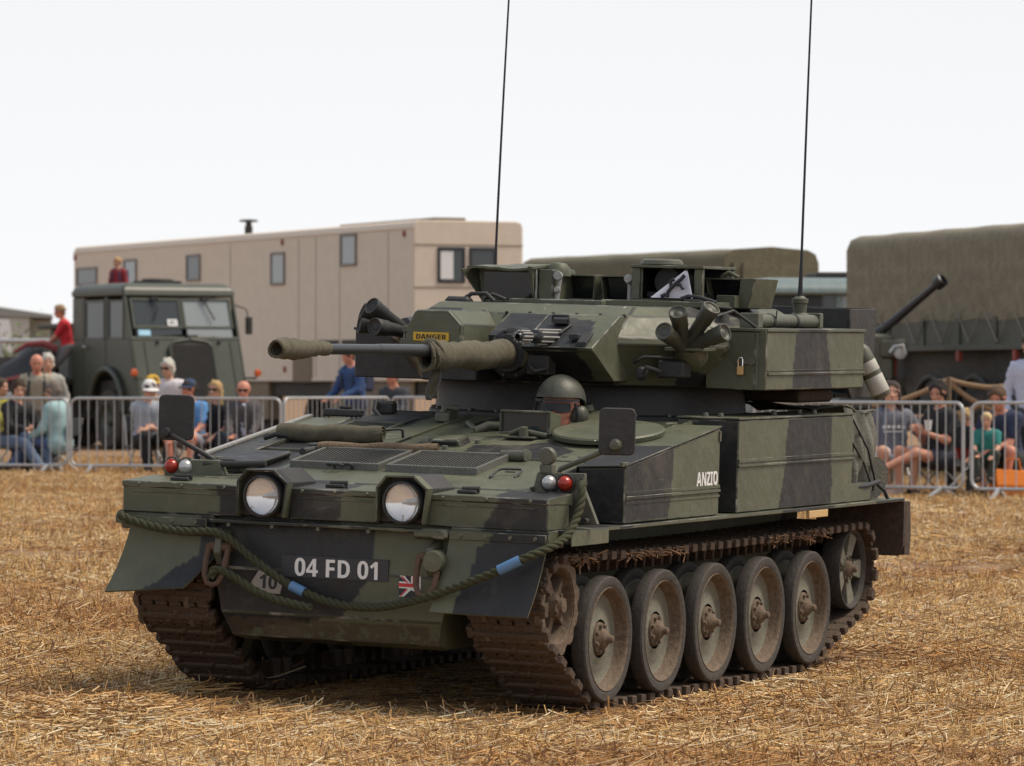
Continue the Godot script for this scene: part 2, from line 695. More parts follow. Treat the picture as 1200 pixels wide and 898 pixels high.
	for i in 2048 * 1280:
		var m := clampf(mk[i] * 1.3 - 0.15, 0.0, 1.0)
		var f := fd[i] / 255.0
		var g := cd[i] / 255.0
		var tone := 0.76 + 0.40 * g + 0.10 * f
		var dust := clampf((f * 0.22 + g * 0.85 - 0.56) * 0.9, 0.0, 0.22)
		if sd[i] > 216:
			dust += 0.14
		elif sd[i] < 26:
			tone *= 0.86
		var px := i & 2047
		var rub := 0.0
		if px > 1398 and i > 640 * 2048:
			m = 0.55
			rub = clampf((f - 0.50) * 5.0, 0.0, 1.0) * 0.8
		var mud := 0.0
		if px > 1398 and i > 512 * 2048 and i < 620 * 2048:
			mud = 0.75 if f * 0.55 + g * 0.45 > 0.47 else (0.35 if f > 0.44 else 0.0)
		for k in 3:
			var a: float = gr[k] + (bk[k] - gr[k]) * m
			a = a * tone
			a += (wr[k] - a) * rub + (md[k] - a) * mud
			a += (du[k] - a) * dust
			out[i * 3 + k] = lut[int(clampf(a * 2.0, 0.0, 1.0) * 4095.0)]
	# scuffs, scratches and dried runs of dirty water
	var r2 := RandomNumberGenerator.new()
	r2.seed = 77
	for n in 380:
		var sx := r2.randi_range(2, 2040)
		var sy := r2.randi_range(2, 1250)
		var run := sy < 600 and n % 3 != 0
		var l := r2.randi_range(8, 55) if run else r2.randi_range(5, 26)
		var gx := r2.randf_range(-0.05, 0.05) if run else r2.randf_range(-1, 1)
		var gy := 1.0 if run else r2.randf_range(-0.6, 0.6)
		var amt := r2.randf_range(-0.12, 0.14) if run else r2.randf_range(0.1, 0.5)
		for k in l:
			var qx := int(sx + gx * k)
			var qy := int(sy + gy * k)
			if qx < 0 or qx > 2047 or qy < 0 or qy > 1279:
				break
			var at := (qy * 2048 + qx) * 3
			var fade := amt * (1.0 - float(k) / l if run else 1.0)
			for ch in 3:
				out[at + ch] = clampi(int(out[at + ch] * (1.0 + fade)), 0, 255)
	var mt := StandardMaterial3D.new()
	mt.resource_name = "camouflage_paint"
	mt.albedo_texture = ImageTexture.create_from_image(Image.create_from_data(2048, 1280, false, Image.FORMAT_RGB8, out))
	mt.metallic_specular = 0.42
	var rr := PackedByteArray()
	rr.resize(1024 * 640)
	for y in 640:
		for x in 1024:
			var i := (y * 2 * 2048) + x * 2
			rr[y * 1024 + x] = clampi(80 + int(fd[i] * 0.26 + cd[i] * 0.16), 0, 255)
	mt.roughness = 1.0
	mt.roughness_texture = ImageTexture.create_from_image(Image.create_from_data(1024, 640, false, Image.FORMAT_L8, rr))
	var bi := fine.get_image(16, 16)
	fine.frequency = 0.05
	fine.fractal_octaves = 4
	bi = fine.get_image(1024, 640)
	bi.convert(Image.FORMAT_RGBA8)
	bi.bump_map_to_normal_map(1.2)
	mt.normal_enabled = true
	mt.normal_texture = ImageTexture.create_from_image(bi)
	mt.normal_scale = 0.35
	return mt


# ------------------------------------------------------------------ the tracked vehicle
func V(x: float, y: float, z: float) -> Vector3:
	return Vector3(x, y, z)


func deck_y(z: float) -> float:
	return 1.01 + (0.52 - z) * 0.151 if z > -1.3 else 1.285


func slab(mb: MB, prof: Array, r: float) -> void:
	var a := []
	var b := []
	for q in prof:
		a.append(V(-q[2], q[1], q[0]))
		b.append(V(q[2], q[1], q[0]))
	mb.loft([a, b], r)


func bolts(mb: MB, list: Array, axis: Vector3, r := 0.011, h := 0.008) -> void:
	for p in list:
		mb.lathe([[0.0, h], [r * 0.75, h], [r, h * 0.4], [r, -0.004]], 8, p, axis)


func loop_handle(mb: MB, a: Vector3, b: Vector3, up: Vector3, h: float, r := 0.007) -> void:
	var k := (b - a) * 0.12
	mb.tube([a, a + up * h * 0.8, a + up * h + k, b + up * h - k, b + up * h * 0.8, b], r, 6)


func build_tank() -> void:
	tank = thing("armoured_tank", "camouflaged light tank with a thin cannon driving over the stubble", "tank", TK)
	build_hull()
	build_front()
	build_deck()
	build_running_gear()
	build_turret()
	build_turret_top()
	build_tank_cargo()


func build_hull() -> void:
	var P: Material = M.paint
	var mb := ab()
	slab(mb, [[0.70, 0.835, 0.60], [0.725, 0.62, 0.59], [0.715, 0.42, 0.555], [0.66, 0.31, 0.52], [0.56, 0.285, 0.50], [-3.4, 0.285, 0.58], [-3.7, 0.5, 0.6], [-3.75, 0.835, 0.6]], 0.007)
	var lower := part("lower_hull", mb, P, tank)
	for s in [-1.0, 1.0]:
		mb = ab()
		mb.box(V(0.59 * s, 0.775, 0.56), V(1.065 * s, 0.853, 0.735), 0.006)
		part("fender_nose", mb, P, tank)
	mb = ab()
	mb.box(V(-0.60, 0.822, 0.70), V(0.60, 0.838, 0.765), 0.004)
	mb.box(V(-0.60, 0.78, 0.49), V(0.60, 0.858, 0.70), 0.004)
	part("front_lip", mb, P, lower)
	mb = MB.new()
	for x in [-0.5, -0.28, -0.05, 0.2, 0.45]:
		mb.lathe([[0.0, 0.01], [0.009, 0.01], [0.011, 0.0]], 8, V(x, 0.815, 0.757), Vector3(0, 0, 1))
	part("lip_bolt_row", mb, M.green, lower)
	mb = ab()
	slab(mb, [[0.50, 0.845, 0.88], [0.50, 0.99, 0.86], [0.48, 1.016, 0.855], [-0.70, 1.194, 0.855], [-0.74, 1.20, 0.75], [-1.3, 1.285, 0.75], [-3.72, 1.285, 0.75], [-3.85, 0.845, 0.93]], 0.008)
	part("upper_hull", mb, P, tank)
	for s in [-1.0, 1.0]:
		mb = ab()
		mb.box(V(0.60 * s, 0.838, -3.97), V(1.12 * s, 0.855, 0.63), 0.003)
		var fender := part("fender", mb, P, tank)
		mb = ab()
		mb.box(V(1.119 * s, 0.783, 0.19), V(1.127 * s, 0.852, 0.622), 0.003)
		part("skirt_end_plate", mb, P, fender)
		mb = ab()
		mb.extrude([[0.62, 0.836], [1.118, 0.836], [1.118, 0.60], [1.09, 0.545], [0.66, 0.545], [0.62, 0.60]] if s > 0 else [[-0.62, 0.836], [-1.118, 0.836], [-1.118, 0.60], [-1.09, 0.545], [-0.66, 0.545], [-0.62, 0.60]], "z", -3.99, -3.965, 0.003)
		part("rear_mud_flap", mb, M.mud_skirt, tank)
		mb = ab()
		mb.extrude([[-3.985, 0.835], [-4.06, 0.835], [-4.085, 0.65], [-4.07, 0.55], [-3.985, 0.55]], "x", 1.05 * s, 1.12 * s, 0.003)
		part("rear_mudguard_side", mb, M.mud_skirt, tank)
	mb = MB.new()
	mb.box(V(1.105, 0.800, -2.745), V(1.124, 0.837, -2.468), 0.003)
	part("reflector", mb, M.amber, tank)
	# stowage boxes on the left side
	mb = ab()
	mb.hexa([V(0.935, 0.858, -1.25), V(1.10, 0.858, -1.25), V(0.86, 1.275, -1.25), V(1.10, 1.275, -1.25), V(0.96, 0.858, -0.051), V(1.10, 0.858, -0.051), V(0.862, 1.105, -0.051), V(1.10, 1.118, -0.051)], 0.008)
	var bin := part("side_stowage_box", mb, P, tank)
	mb = ab()
	mb.hexa([V(0.86, 1.275, -1.255), V(1.106, 1.278, -1.255), V(0.86, 1.284, -1.255), V(1.106, 1.286, -1.255), V(0.86, 1.106, -0.046), V(1.106, 1.118, -0.046), V(0.86, 1.115, -0.046), V(1.106, 1.127, -0.046)], 0.003)
	part("box_lid", mb, P, bin)
	mb = ab()
	mb.box(V(1.0995, 0.968, -1.252), V(1.1085, 0.984, -0.06), 0.003)
	mb.box(V(1.0995, 0.988, -1.252), V(1.104, 1.004, -0.06), 0.001)
	mb.box(V(1.0995, 0.945, -1.252), V(1.1035, 0.957, -0.06), 0.001)
	part("box_seam", mb, P, bin)
	mb = MB.new()
	mb.box(V(1.099, 1.21, -1.245), V(1.108, 1.26, -1.225), 0.002)
	mb.box(V(1.085, 1.118, -0.10), V(1.1, 1.14, -0.02), 0.003)
	pieces("box_catch", mb, M.green, bin)
	var tm := text_mesh("ANZIO", 0.064, 0.004)
	var to := part("stencil_name", tm, M.white_paint, bin)
	to.transform = Transform3D(Basis(V(0, 0, -1.0), V(0, 1, 0), V(1, 0, 0)), V(1.1015, 1.035, -1.085))
	mb = ab()
	mb.box(V(0.78, 0.857, -3.165), V(1.10, 1.309, -1.495), 0.008)
	bin = part("rear_stowage_box", mb, P, tank)
	mb = ab()
	mb.box(V(1.0995, 1.079, -3.168), V(1.109, 1.092, -1.49), 0.003)
	mb.box(V(1.0995, 1.10, -3.166), V(1.105, 1.118, -1.50), 0.002)
	mb.box(V(0.775, 1.3085, -3.17), V(1.105, 1.318, -1.49), 0.003)
	part("box_seam", mb, P, bin)
	mb = ab()
	mb.hexa([V(0.85, 0.858, -1.50), V(0.98, 0.858, -1.50), V(0.85, 1.30, -1.50), V(0.86, 1.30, -1.50), V(0.85, 0.858, -1.26), V(0.93, 0.858, -1.26), V(0.85, 1.27, -1.26), V(0.86, 1.27, -1.26)], 0.004)
	part("sponson_filler", mb, P, tank)
	mb = MB.new()
	bolts(mb, [V(0.98, 1.318, -1.56), V(0.9, 1.318, -1.56), V(0.98, 1.318, -2.3), V(0.95, 1.318, -2.75), V(1.02, 1.318, -2.78)], Vector3.UP, 0.016, 0.02)
	part("lid_bolt_row", mb, M.green, bin)
	mb = ab()
	mb.box(V(0.80, 0.857, -3.52), V(1.09, 0.95, -3.18), 0.006)
	part("rear_step_box", mb, P, tank)
	# stowage box on the right side, following the sloped deck
	mb = ab()
	mb.hexa([V(-1.03, 0.858, -1.14), V(-0.80, 0.858, -1.14), V(-1.03, 1.255, -1.14), V(-0.80, 1.262, -1.14), V(-1.04, 0.858, -0.02), V(-0.80, 0.858, -0.02), V(-1.04, 1.088, -0.02), V(-0.80, 1.092, -0.02)], 0.008)
	bin = part("side_stowage_box", mb, P, tank)
	mb = ab()
	mb.hexa([V(-1.05, 1.256, -1.15), V(-1.02, 1.256, -1.15), V(-1.05, 1.27, -1.15), V(-1.02, 1.27, -1.15), V(-1.06, 1.086, -0.0), V(-1.03, 1.086, 0.0), V(-1.06, 1.10, 0.0), V(-1.03, 1.10, 0.0)], 0.003)
	part("edge_rail", mb, M.galv_edge if M.has("galv_edge") else rough_mat("galv_edge", lin(0.20, 0.20, 0.19), lin(0.34, 0.34, 0.33), 3.0, 0.5, 0.03, 0.2), bin)
	mb = ab()
	mb.hexa([V(-0.855, 1.16, -0.50), V(-0.80, 1.16, -0.50), V(-0.855, 1.185, -0.50), V(-0.80, 1.185, -0.50), V(-0.855, 1.05, 0.28), V(-0.80, 1.05, 0.28), V(-0.855, 1.075, 0.28), V(-0.80, 1.075, 0.28)], 0.006)
	part("edge_rail", mb, P, bin)
	mb = MB.new()
	mb.box(V(-0.98, 1.262, -1.24), V(-0.78, 1.30, -1.17), 0.01)
	mb.box(V(-0.9, 1.30, -1.22), V(-0.84, 1.315, -1.19), 0.006)
	mb.tube([V(-0.92, 1.17, -0.42), V(-0.86, 1.19, -0.42), V(-0.80, 1.185, -0.43)], 0.014, 6)
	mb.box(V(-0.75, 1.275, -1.33), V(-0.64, 1.345, -1.26), 0.015)
	mb.tube([V(-0.66, 1.25, -1.20), V(-0.72, 1.30, -1.22), V(-0.73, 1.34, -1.26)], 0.012, 6)
	pieces("lid_catch", mb, M.black_paint, bin)


func text_mesh(s: String, h: float, depth: float) -> TextMesh:
	var t := TextMesh.new()
	var f := SystemFont.new()
	f.font_names = PackedStringArray(["Droid Sans"])
	f.font_weight = 700
	t.font = f
	t.font_size = 64
	t.text = s
	t.depth = depth
	t.pixel_size = h / 46.0
	t.curve_step = 2.0
	t.horizontal_alignment = HORIZONTAL_ALIGNMENT_CENTER
	t.vertical_alignment = VERTICAL_ALIGNMENT_CENTER
	return t


func build_front() -> void:
	var P: Material = M.paint
	var mb: MB
	for e in [[-1.059, -0.452], [-0.205, 0.243], [0.470, 1.058]]:
		mb = ab()
		mb.box(V(e[0], 0.851, 0.49), V(e[1], 0.972, 0.738), 0.008)
		var b := part("front_stowage_box", mb, P, tank)
		mb = ab()
		mb.hexa([V(e[0] - 0.003, 0.957, 0.46), V(e[1] + 0.003, 0.957, 0.46), V(e[0] - 0.003, 1.012, 0.46), V(e[1] + 0.003, 1.012, 0.46), V(e[0] - 0.003, 0.966, 0.745), V(e[1] + 0.003, 0.966, 0.745), V(e[0] - 0.003, 0.995, 0.745), V(e[1] + 0.003, 0.995, 0.745)], 0.007)
		part("box_lid", mb, P, b)
		mb = ab()
		var w: float = (e[1] - e[0]) * 0.14
		mb.box(V(e[0] + w * 0.6, 0.945, 0.736), V(e[1] - w * 0.6, 0.953, 0.7425), 0.002)
		part("pressed_rib", mb, P, b)
		mb = MB.new()
		bolts(mb, [V(e[0] + w, 0.981, 0.745), V((e[0] + e[1]) / 2, 0.981, 0.745), V(e[1] - w, 0.981, 0.745)], Vector3(0, 0, 1), 0.009, 0.006)
		part("lid_rivet_row", mb, M.green, b)
		mb = MB.new()
		var cx: float = e[0] + (e[1] - e[0]) * (0.28 if e[0] > 0.1 else 0.42)
		mb.box(V(cx - 0.045, 1.0, 0.62), V(cx + 0.045, 1.016, 0.68), 0.005)
		mb.tube([V(cx - 0.03, 1.02, 0.65), V(cx + 0.05, 1.022, 0.64)], 0.012, 6)
		pieces("lid_catch", mb, M.black_paint, b)
	for s in [-1.0, 1.0]:
		var cx: float = 0.377 * s - 0.017 * (1.0 - s) * -0.5
		cx = 0.376 if s > 0 else -0.318
		mb = ab()
		var oct := [V(cx - 0.128, 0.86, 0), V(cx - 0.128, 1.018, 0), V(cx - 0.082, 1.072, 0), V(cx + 0.058, 1.076, 0), V(cx + 0.128, 1.018, 0), V(cx + 0.108, 0.858, 0)]
		var ring_a := []
		var ring_b := []
		for q in oct:
			ring_a.append(V(q.x, q.y, 0.50))
			ring_b.append(V(q.x, q.y, 0.745))
		mb.loft([ring_a, ring_b], 0.006)
		var house := part("headlamp_housing", mb, M.black_paint, tank)
		mb = ab()
		for i in 6:   # hood: a rim standing proud round the open front
			var a: Vector3 = oct[i]
			var b: Vector3 = oct[(i + 1) % 6]
			if i == 5:
				continue
			var ca := V(cx, 0.96, 0)
			var ai := a + (ca - a).normalized() * 0.012
			var bi := b + (ca - b).normalized() * 0.012
			mb.hexa([V(a.x, a.y, 0.74), V(b.x, b.y, 0.74), V(ai.x, ai.y, 0.74), V(bi.x, bi.y, 0.74), V(a.x, a.y, 0.80), V(b.x, b.y, 0.80), V(ai.x, ai.y, 0.80), V(bi.x, bi.y, 0.80)], 0.002)
		part("headlamp_hood", mb, P, house)
		var c := V(cx, 0.953, 0.75)
		var zf := Vector3(0, 0, 1)
		mb = MB.new()
		mb.lathe([[0.098, -0.01], [0.100, 0.03], [0.094, 0.05], [0.086, 0.052], [0.084, 0.03]], 32, c, zf)
		part("headlamp_rim", mb, M.black_paint, house)
		mb = MB.new()
		mb.lathe([[0.084, 0.034], [0.075, 0.026], [0.062, 0.018], [0.048, 0.011], [0.034, 0.006], [0.018, 0.002], [0.0, 0.0]], 32, c, zf)
		part("reflector_bowl", mb, M.chrome, house)
		mb = MB.new()
		mb.lathe([[0.0, 0.034], [0.007, 0.031], [0.009, 0.024], [0.008, 0.0], [0.0, 0.0]], 12, c, zf)
		part("bulb", mb, M.clear_lens, house)
		mb = MB.new()
		mb.lathe([[0.0, 0.060], [0.03, 0.058], [0.055, 0.052], [0.075, 0.043], [0.085, 0.034]], 32, c, zf)
		part("headlamp_lens", mb, M.lamp_glass, house)
	# marker lamp clusters beside the headlamps
	for s in [-1.0, 1.0]:
		mb = ab()
		var z0 := 0.40
		if s > 0:
			mb.extrude([[0.845, 1.0], [0.87, 1.098], [1.10, 1.102], [1.10, 1.03], [1.168, 0.876], [0.98, 0.862], [0.845, 0.93]], "z", z0, z0 + 0.03, 0.004)
		else:
			mb.extrude([[-1.0, 1.0], [-1.0, 1.088], [-0.72, 1.09], [-0.68, 1.01], [-0.7, 0.99]], "z", z0, z0 + 0.05, 0.004)
		var br := part("lamp_bracket", mb, M.green if s > 0 else P, tank)
		var spots := [[0.938, false], [1.015, true]] if s > 0 else [[-0.888, false], [-0.962, true]]
		for q in spots:
			mb = MB.new()
			mb.lathe([[0.0, 0.056], [0.016, 0.053], [0.027, 0.041], [0.034, 0.023], [0.034, 0.0]], 16, V(q[0], 1.055, z0 + 0.03), Vector3(0, 0, 1))
			part("marker_lamp", mb, M.red_lens if q[1] else M.clear_lens, br)
			mb = MB.new()
			mb.lathe([[0.043, -0.002], [0.044, 0.016], [0.038, 0.018]], 16, V(q[0], 1.055, z0 + 0.03), Vector3(0, 0, 1))
			part("lamp_ring", mb, M.black_paint, br)
		if s > 0:
			mb = MB.new()
			mb.lathe([[0.0, 0.03], [0.036, 0.028], [0.041, 0.018], [0.041, 0.0], [0.0, -0.01]], 20, V(0.914, 1.172, z0 + 0.01), Vector3(0, 0, 1))
			mb.box(V(0.885, 1.095, z0 - 0.01), V(0.945, 1.135, z0 + 0.04), 0.004)
			pieces("horn", mb, M.green, br)
			mb = MB.new()
			bolts(mb, [V(1.09, 1.075, z0 + 0.03), V(1.09, 1.02, z0 + 0.03), V(1.10, 0.97, z0 + 0.03), V(1.0, 0.99, z0 + 0.03)], Vector3(0, 0, 1), 0.008, 0.006)
			mb.box(V(0.95, 0.99, z0 + 0.03), V(1.02, 1.015, z0 + 0.09), 0.004)
			mb.lathe([[0.0, 0.05], [0.014, 0.05], [0.016, 0.0]], 8, V(1.12, 0.89, z0 + 0.02), Vector3(0, 0, 1))
			part("bracket_bolt_row", mb, M.black_paint, br)
	# mirrors on their arms
	for s in [-1.0, 1.0]:
		var c := V(1.178, 1.288, 0.25) if s > 0 else V(-0.995, 1.277, 0.35)
		var p0 := V(0.885, 1.085, 0.27) if s > 0 else V(-0.80, 1.06, 0.30)
		mb = MB.new()
		if s > 0:
			mb.tube([p0 - V(0.0, 0.04, 0), p0 + V(0.03, 0.025, 0), V(1.10, 1.19, 0.26), V(1.17, 1.228, 0.26)], 0.013, 8)
			mb.lathe([[0.0, 0.03], [0.022, 0.026], [0.028, 0.01], [0.028, -0.02]], 12, V(1.178, 1.229, 0.262), Vector3(0, 0, 1))
		else:
			mb.tube([p0 - V(0, 0.05, 0), p0 + V(-0.01, 0.02, 0), V(-0.835, 1.10, 0.32), V(-1.02, 1.20, 0.365)], 0.013, 8)
			mb.lathe([[0.0, 0.03], [0.022, 0.026], [0.028, 0.01], [0.028, -0.02]], 12, V(-1.035, 1.208, 0.365), Vector3(0, 0, 1))
		var arm := part("mirror_arm", mb, M.green if s > 0 else M.black_paint, tank)
		mb = MB.new()
		var turn := Basis(Vector3.UP, 0.36)
		var pts := []
		for k in 4:
			var q := Vector2(0.058 if k in [0, 3] else -0.058, 0.082 if k < 2 else -0.082)
			for j in 4:
				var an := (k * 0.5 + j / 6.0 * 1.0) * PI / 1.0 - 0.0
				an = k * PI / 2 + j * PI / 6
				pts.append([q.x + 0.024 * cos(an), q.y + 0.024 * sin(an)])
		mb.t = Transform3D(turn, c)
		mb.extrude(pts, "z", -0.025, 0.012, 0.006)
		part("mirror", mb, M.black_paint, arm)
	# number, badge and stickers on the nose plate; the face leans by (0, 0.116, 1)
	mb = MB.new()
	var zn := 0.724
	mb.box(V(-0.245, 0.592, zn - 0.006), V(0.288, 0.690, zn + 0.004), 0.001)
	var plate := part("number_patch", mb, M.patch_black, tank)
	var tm := text_mesh("04 FD 01", 0.082, 0.004)
	var o := part("registration_number", tm, M.white_paint, plate)
	o.transform = Transform3D(Basis(V(0.95, 0, 0), V(0, 0.97, 0), V(0, 0, 1)), V(0.036, 0.637, zn + 0.0055))
	mb = MB.new()
	mb.extrude([[-0.358, 0.615], [-0.395, 0.56], [-0.375, 0.52], [-0.25, 0.51], [-0.238, 0.55], [-0.30, 0.61]], "z", zn - 0.01, zn + 0.006, 0.002)
	plate = part("bridge_plate", mb, M.shield_grey, tank)
	o = part("bridge_number", text_mesh("10", 0.062, 0.003), M.number_black, plate)
	o.transform = Transform3D(Basis(V(1, -0.05, 0), V(0.05, 1, 0), V(0, 0, 1)), V(-0.308, 0.563, zn + 0.0075))
	var flag := MB.new()
	var zj := zn - 0.001
	flag.box(V(0.340, 0.528, zj - 0.004), V(0.448, 0.624, zj + 0.002), 0.0005)
	var jack := part("flag_sticker", flag, M.number_black, tank)
	var white := MB.new()
	white.extrude([[0.343, 0.624], [0.368, 0.624], [0.40, 0.590], [0.400, 0.624], [0.448, 0.624], [0.448, 0.548], [0.40, 0.562], [0.366, 0.531], [0.342, 0.531], [0.38, 0.568], [0.342, 0.568], [0.342, 0.598], [0.375, 0.598]], "z", zj, zj + 0.005, 0.0)
	part("white_cross", white, M.white_paint, jack)
	var red := MB.new()
	red.extrude([[0.342, 0.591], [0.410, 0.591], [0.410, 0.624], [0.440, 0.624], [0.440, 0.555], [0.42, 0.575], [0.342, 0.575]], "z", zj + 0.004, zj + 0.008, 0.0)
	red.extrude([[0.350, 0.622], [0.358, 0.622], [0.388, 0.594], [0.380, 0.594]], "z", zj + 0.004, zj + 0.0075, 0.0)
	red.extrude([[0.346, 0.534], [0.354, 0.534], [0.386, 0.566], [0.378, 0.566]], "z", zj + 0.004, zj + 0.0075, 0.0)
	part("red_cross", red, M.red_print, jack)
	# rubber front mud flaps and shackles
	for s in [-1.0, 1.0]:
		var rows := []
		for i in 6:
			var k := i / 5.0
			var row := []
			for j in 7:
				var w := j / 6.0
				if s > 0:
					row.append(V(lerpf(0.607, 1.075, w) - k * lerpf(0.05, 0.045, w), lerpf(0.836, 0.478, k) - 0.012 * w * (1 - k), 0.765 + 0.10 * k * k + 0.02 * sin(w * 3.0) * k))
				else:
					var xi := -0.535 if k < 0.4 else lerpf(-0.535, -0.665, (k - 0.4) / 0.6)
					row.append(V(lerpf(xi, lerpf(-1.0, -1.075, k), w), lerpf(0.80, lerpf(0.525, 0.487, w), k), 0.755 + 0.12 * k * k - 0.02 * w * k))
			rows.append(row)
		mb = ab()
		mb.sheet(rows, 0.010)
		var fl := part("front_mud_flap", mb, M.flap_paint if M.has("flap_paint") else P, tank)
		mb = ab()
		mb.box(V(minf(0.605 * s, 1.07 * s), 0.800, 0.768), V(maxf(0.605 * s, 1.07 * s), 0.838, 0.782), 0.003)
		part("clamp_strip", mb, P, fl)
		mb = MB.new()
		for k in 4:
			mb.lathe([[0.0, 0.008], [0.009, 0.007], [0.011, 0.0]], 8, V((0.66 + k * 0.12) * s, 0.818, 0.782), Vector3(0, 0, 1))
		part("strip_bolt_row", mb, M.green, fl)
		# towing eye, shackle and pin
		mb = MB.new()
		var cx := 0.52 if s > 0 else -0.53
		mb.extrude([[0.70, 0.80], [0.80, 0.76], [0.82, 0.69], [0.78, 0.63], [0.70, 0.62]], "x", cx - 0.02, cx + 0.02, 0.008)
		var lug := part("towing_lug", mb, M.green, tank)
		mb = MB.new()
		mb.tube([V(cx - 0.05, 0.72, 0.79), V(cx - 0.05, 0.66, 0.82), V(cx - 0.045, 0.59, 0.84), V(cx - 0.025, 0.555, 0.85), V(cx, 0.545, 0.85), V(cx + 0.025, 0.555, 0.85), V(cx + 0.045, 0.59, 0.84), V(cx + 0.05, 0.66, 0.82), V(cx + 0.05, 0.72, 0.79)], 0.014, 8)
		mb.lathe([[0.0, 0.13], [0.018, 0.128], [0.022, 0.11], [0.022, 0.02], [0.014, 0.018], [0.014, 0.0]], 10, V(cx - 0.065, 0.715, 0.785), Vector3(1, 0, 0))
		part("shackle", mb, M.rust, lug)
		mb = ab()
		if s > 0:
			mb.box(V(0.43, 0.795, 0.72), V(0.60, 0.842, 0.80), 0.015)
			mb.lathe([[0.0, 0.1], [0.045, 0.095], [0.052, 0.06], [0.05, -0.04]], 16, V(0.545, 0.70, 0.75), Vector3(0.1, 0, 1))
			part("towing_bracket", mb, P, tank)


func build_deck() -> void:
	var P: Material = M.paint
	var mb: MB
	var up := V(0, 0.988, 0.149).normalized()
	# engine deck grilles: a raised frame, a dark sheet on the deck painting the shade below, bars across
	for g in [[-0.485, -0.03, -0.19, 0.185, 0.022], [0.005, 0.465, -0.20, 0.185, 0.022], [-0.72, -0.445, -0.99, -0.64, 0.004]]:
		mb = ab()
		var b := 0.016
		for e in [[g[0], g[1], g[3] - b, g[3]], [g[0], g[1], g[2], g[2] + b], [g[0], g[0] + b, g[2] + b, g[3] - b], [g[1] - b, g[1], g[2] + b, g[3] - b]]:
			var vs := []
			for i in 8:
				var x: float = e[1] if i & 1 else e[0]
				var z: float = e[3] if i & 4 else e[2]
				vs.append(V(x, deck_y(z) + (g[4] + 0.012 if i & 2 else -0.01), z))
			mb.hexa(vs, 0.003)
		var fr := part("grille_frame", mb, M.edge_worn if g[4] > 0.01 else P, tank)
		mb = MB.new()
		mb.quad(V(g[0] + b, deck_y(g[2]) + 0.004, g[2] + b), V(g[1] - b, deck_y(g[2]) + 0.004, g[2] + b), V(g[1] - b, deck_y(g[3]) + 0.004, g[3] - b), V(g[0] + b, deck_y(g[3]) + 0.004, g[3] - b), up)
		part("grille_shade_sheet", mb, M.mesh_steel, fr)  # no recess here: dark steel colour stands in for shade under the bars
		mb = MB.new()
		var nx := int((g[1] - g[0]) / 0.019)
		var nz := int((g[3] - g[2]) / 0.021)
		for i in range(1, nz):
			var z: float = lerpf(g[2], g[3], float(i) / nz)
			var pts := []
			for j in nx * 2 + 1:
				var x: float = lerpf(g[0] + b, g[1] - b, j / (nx * 2.0))
				var zz := z + (0.005 if j % 2 else -0.005)
				pts.append(V(x, deck_y(zz) + g[4] + (0.006 if j % 2 else 0.0), zz))
			mb.tube(pts, 0.0036, 3, false)
		for j in range(1, nx):
			var x: float = lerpf(g[0] + b, g[1] - b, float(j) / nx)
			mb.tube([V(x, deck_y(g[2]) + g[4] - 0.004, g[2]), V(x, deck_y(g[3]) + g[4] - 0.004, g[3])], 0.0036, 3, false)
		stuff(part("grille_mesh", mb, M.mesh_steel, fr))
	var loops := MB.new()
	loop_handle(loops, V(-0.27, deck_y(0.19) + 0.02, 0.20), V(-0.19, deck_y(0.19) + 0.02, 0.22), V(0, 0.2, 1).normalized(), 0.04)
	loop_handle(loops, V(-0.24, deck_y(0.2) + 0.01, 0.21), V(-0.16, deck_y(0.2) + 0.01, 0.19), V(0.2, 0.6, 0.6).normalized(), 0.03)
	loop_handle(loops, V(-0.39, deck_y(-0.56) + 0.005, -0.56), V(-0.30, deck_y(-0.62) + 0.005, -0.66), up, 0.045)
	loop_handle(loops, V(0.56, deck_y(0.20), 0.25), V(0.66, deck_y(0.20), 0.20), V(0.1, 0.4, -0.9).normalized(), 0.09, 0.006)
	loop_handle(loops, V(-0.75, deck_y(0.30), 0.38), V(-0.66, deck_y(0.30), 0.36), V(0, 0.8, 0.3).normalized(), 0.05)
	pieces("lifting_handle", loops, M.black_paint, tank)
	# front right grille cover, plates, joints between deck plates
	mb = ab()
	mb.hexa([V(-0.80, deck_y(-0.06), -0.06), V(-0.60, deck_y(-0.06), -0.06), V(-0.80, deck_y(-0.06) + 0.03, -0.06), V(-0.60, deck_y(-0.06) + 0.03, -0.06), V(-0.83, deck_y(0.36), 0.36), V(-0.62, deck_y(0.36), 0.36), V(-0.83, deck_y(0.36) + 0.03, 0.36), V(-0.62, deck_y(0.36) + 0.03, 0.36)], 0.006)
	part("filler_cover", mb, P, tank)
	mb = MB.new()
	mb.tube([V(-0.60, deck_y(-0.04) + 0.02, -0.04), V(-0.60, deck_y(0.36) + 0.035, 0.36), V(-0.72, deck_y(0.40) + 0.03, 0.40)], 0.010, 6)
	mb.tube([V(-0.52, deck_y(-0.06) + 0.03, -0.02), V(-0.55, deck_y(-0.20) + 0.015, -0.24)], 0.018, 6)
	mb.lathe([[0.0, 0.04], [0.03, 0.036], [0.034, 0.0]], 10, V(-0.56, deck_y(-0.24), -0.24), up)
	mb.tube([V(-0.80, deck_y(0.44) + 0.05, 0.44), V(-0.6, deck_y(0.4) + 0.05, 0.42), V(-0.5, deck_y(0.36) + 0.05, 0.40)], 0.016, 6)
	pieces("deck_pipe", mb, M.black_paint, tank)
	mb = ab()
	for e in [[-0.40, -0.385, -1.28, 0.10], [-0.015, -0.008, -0.19, 0.46]]:
		pass
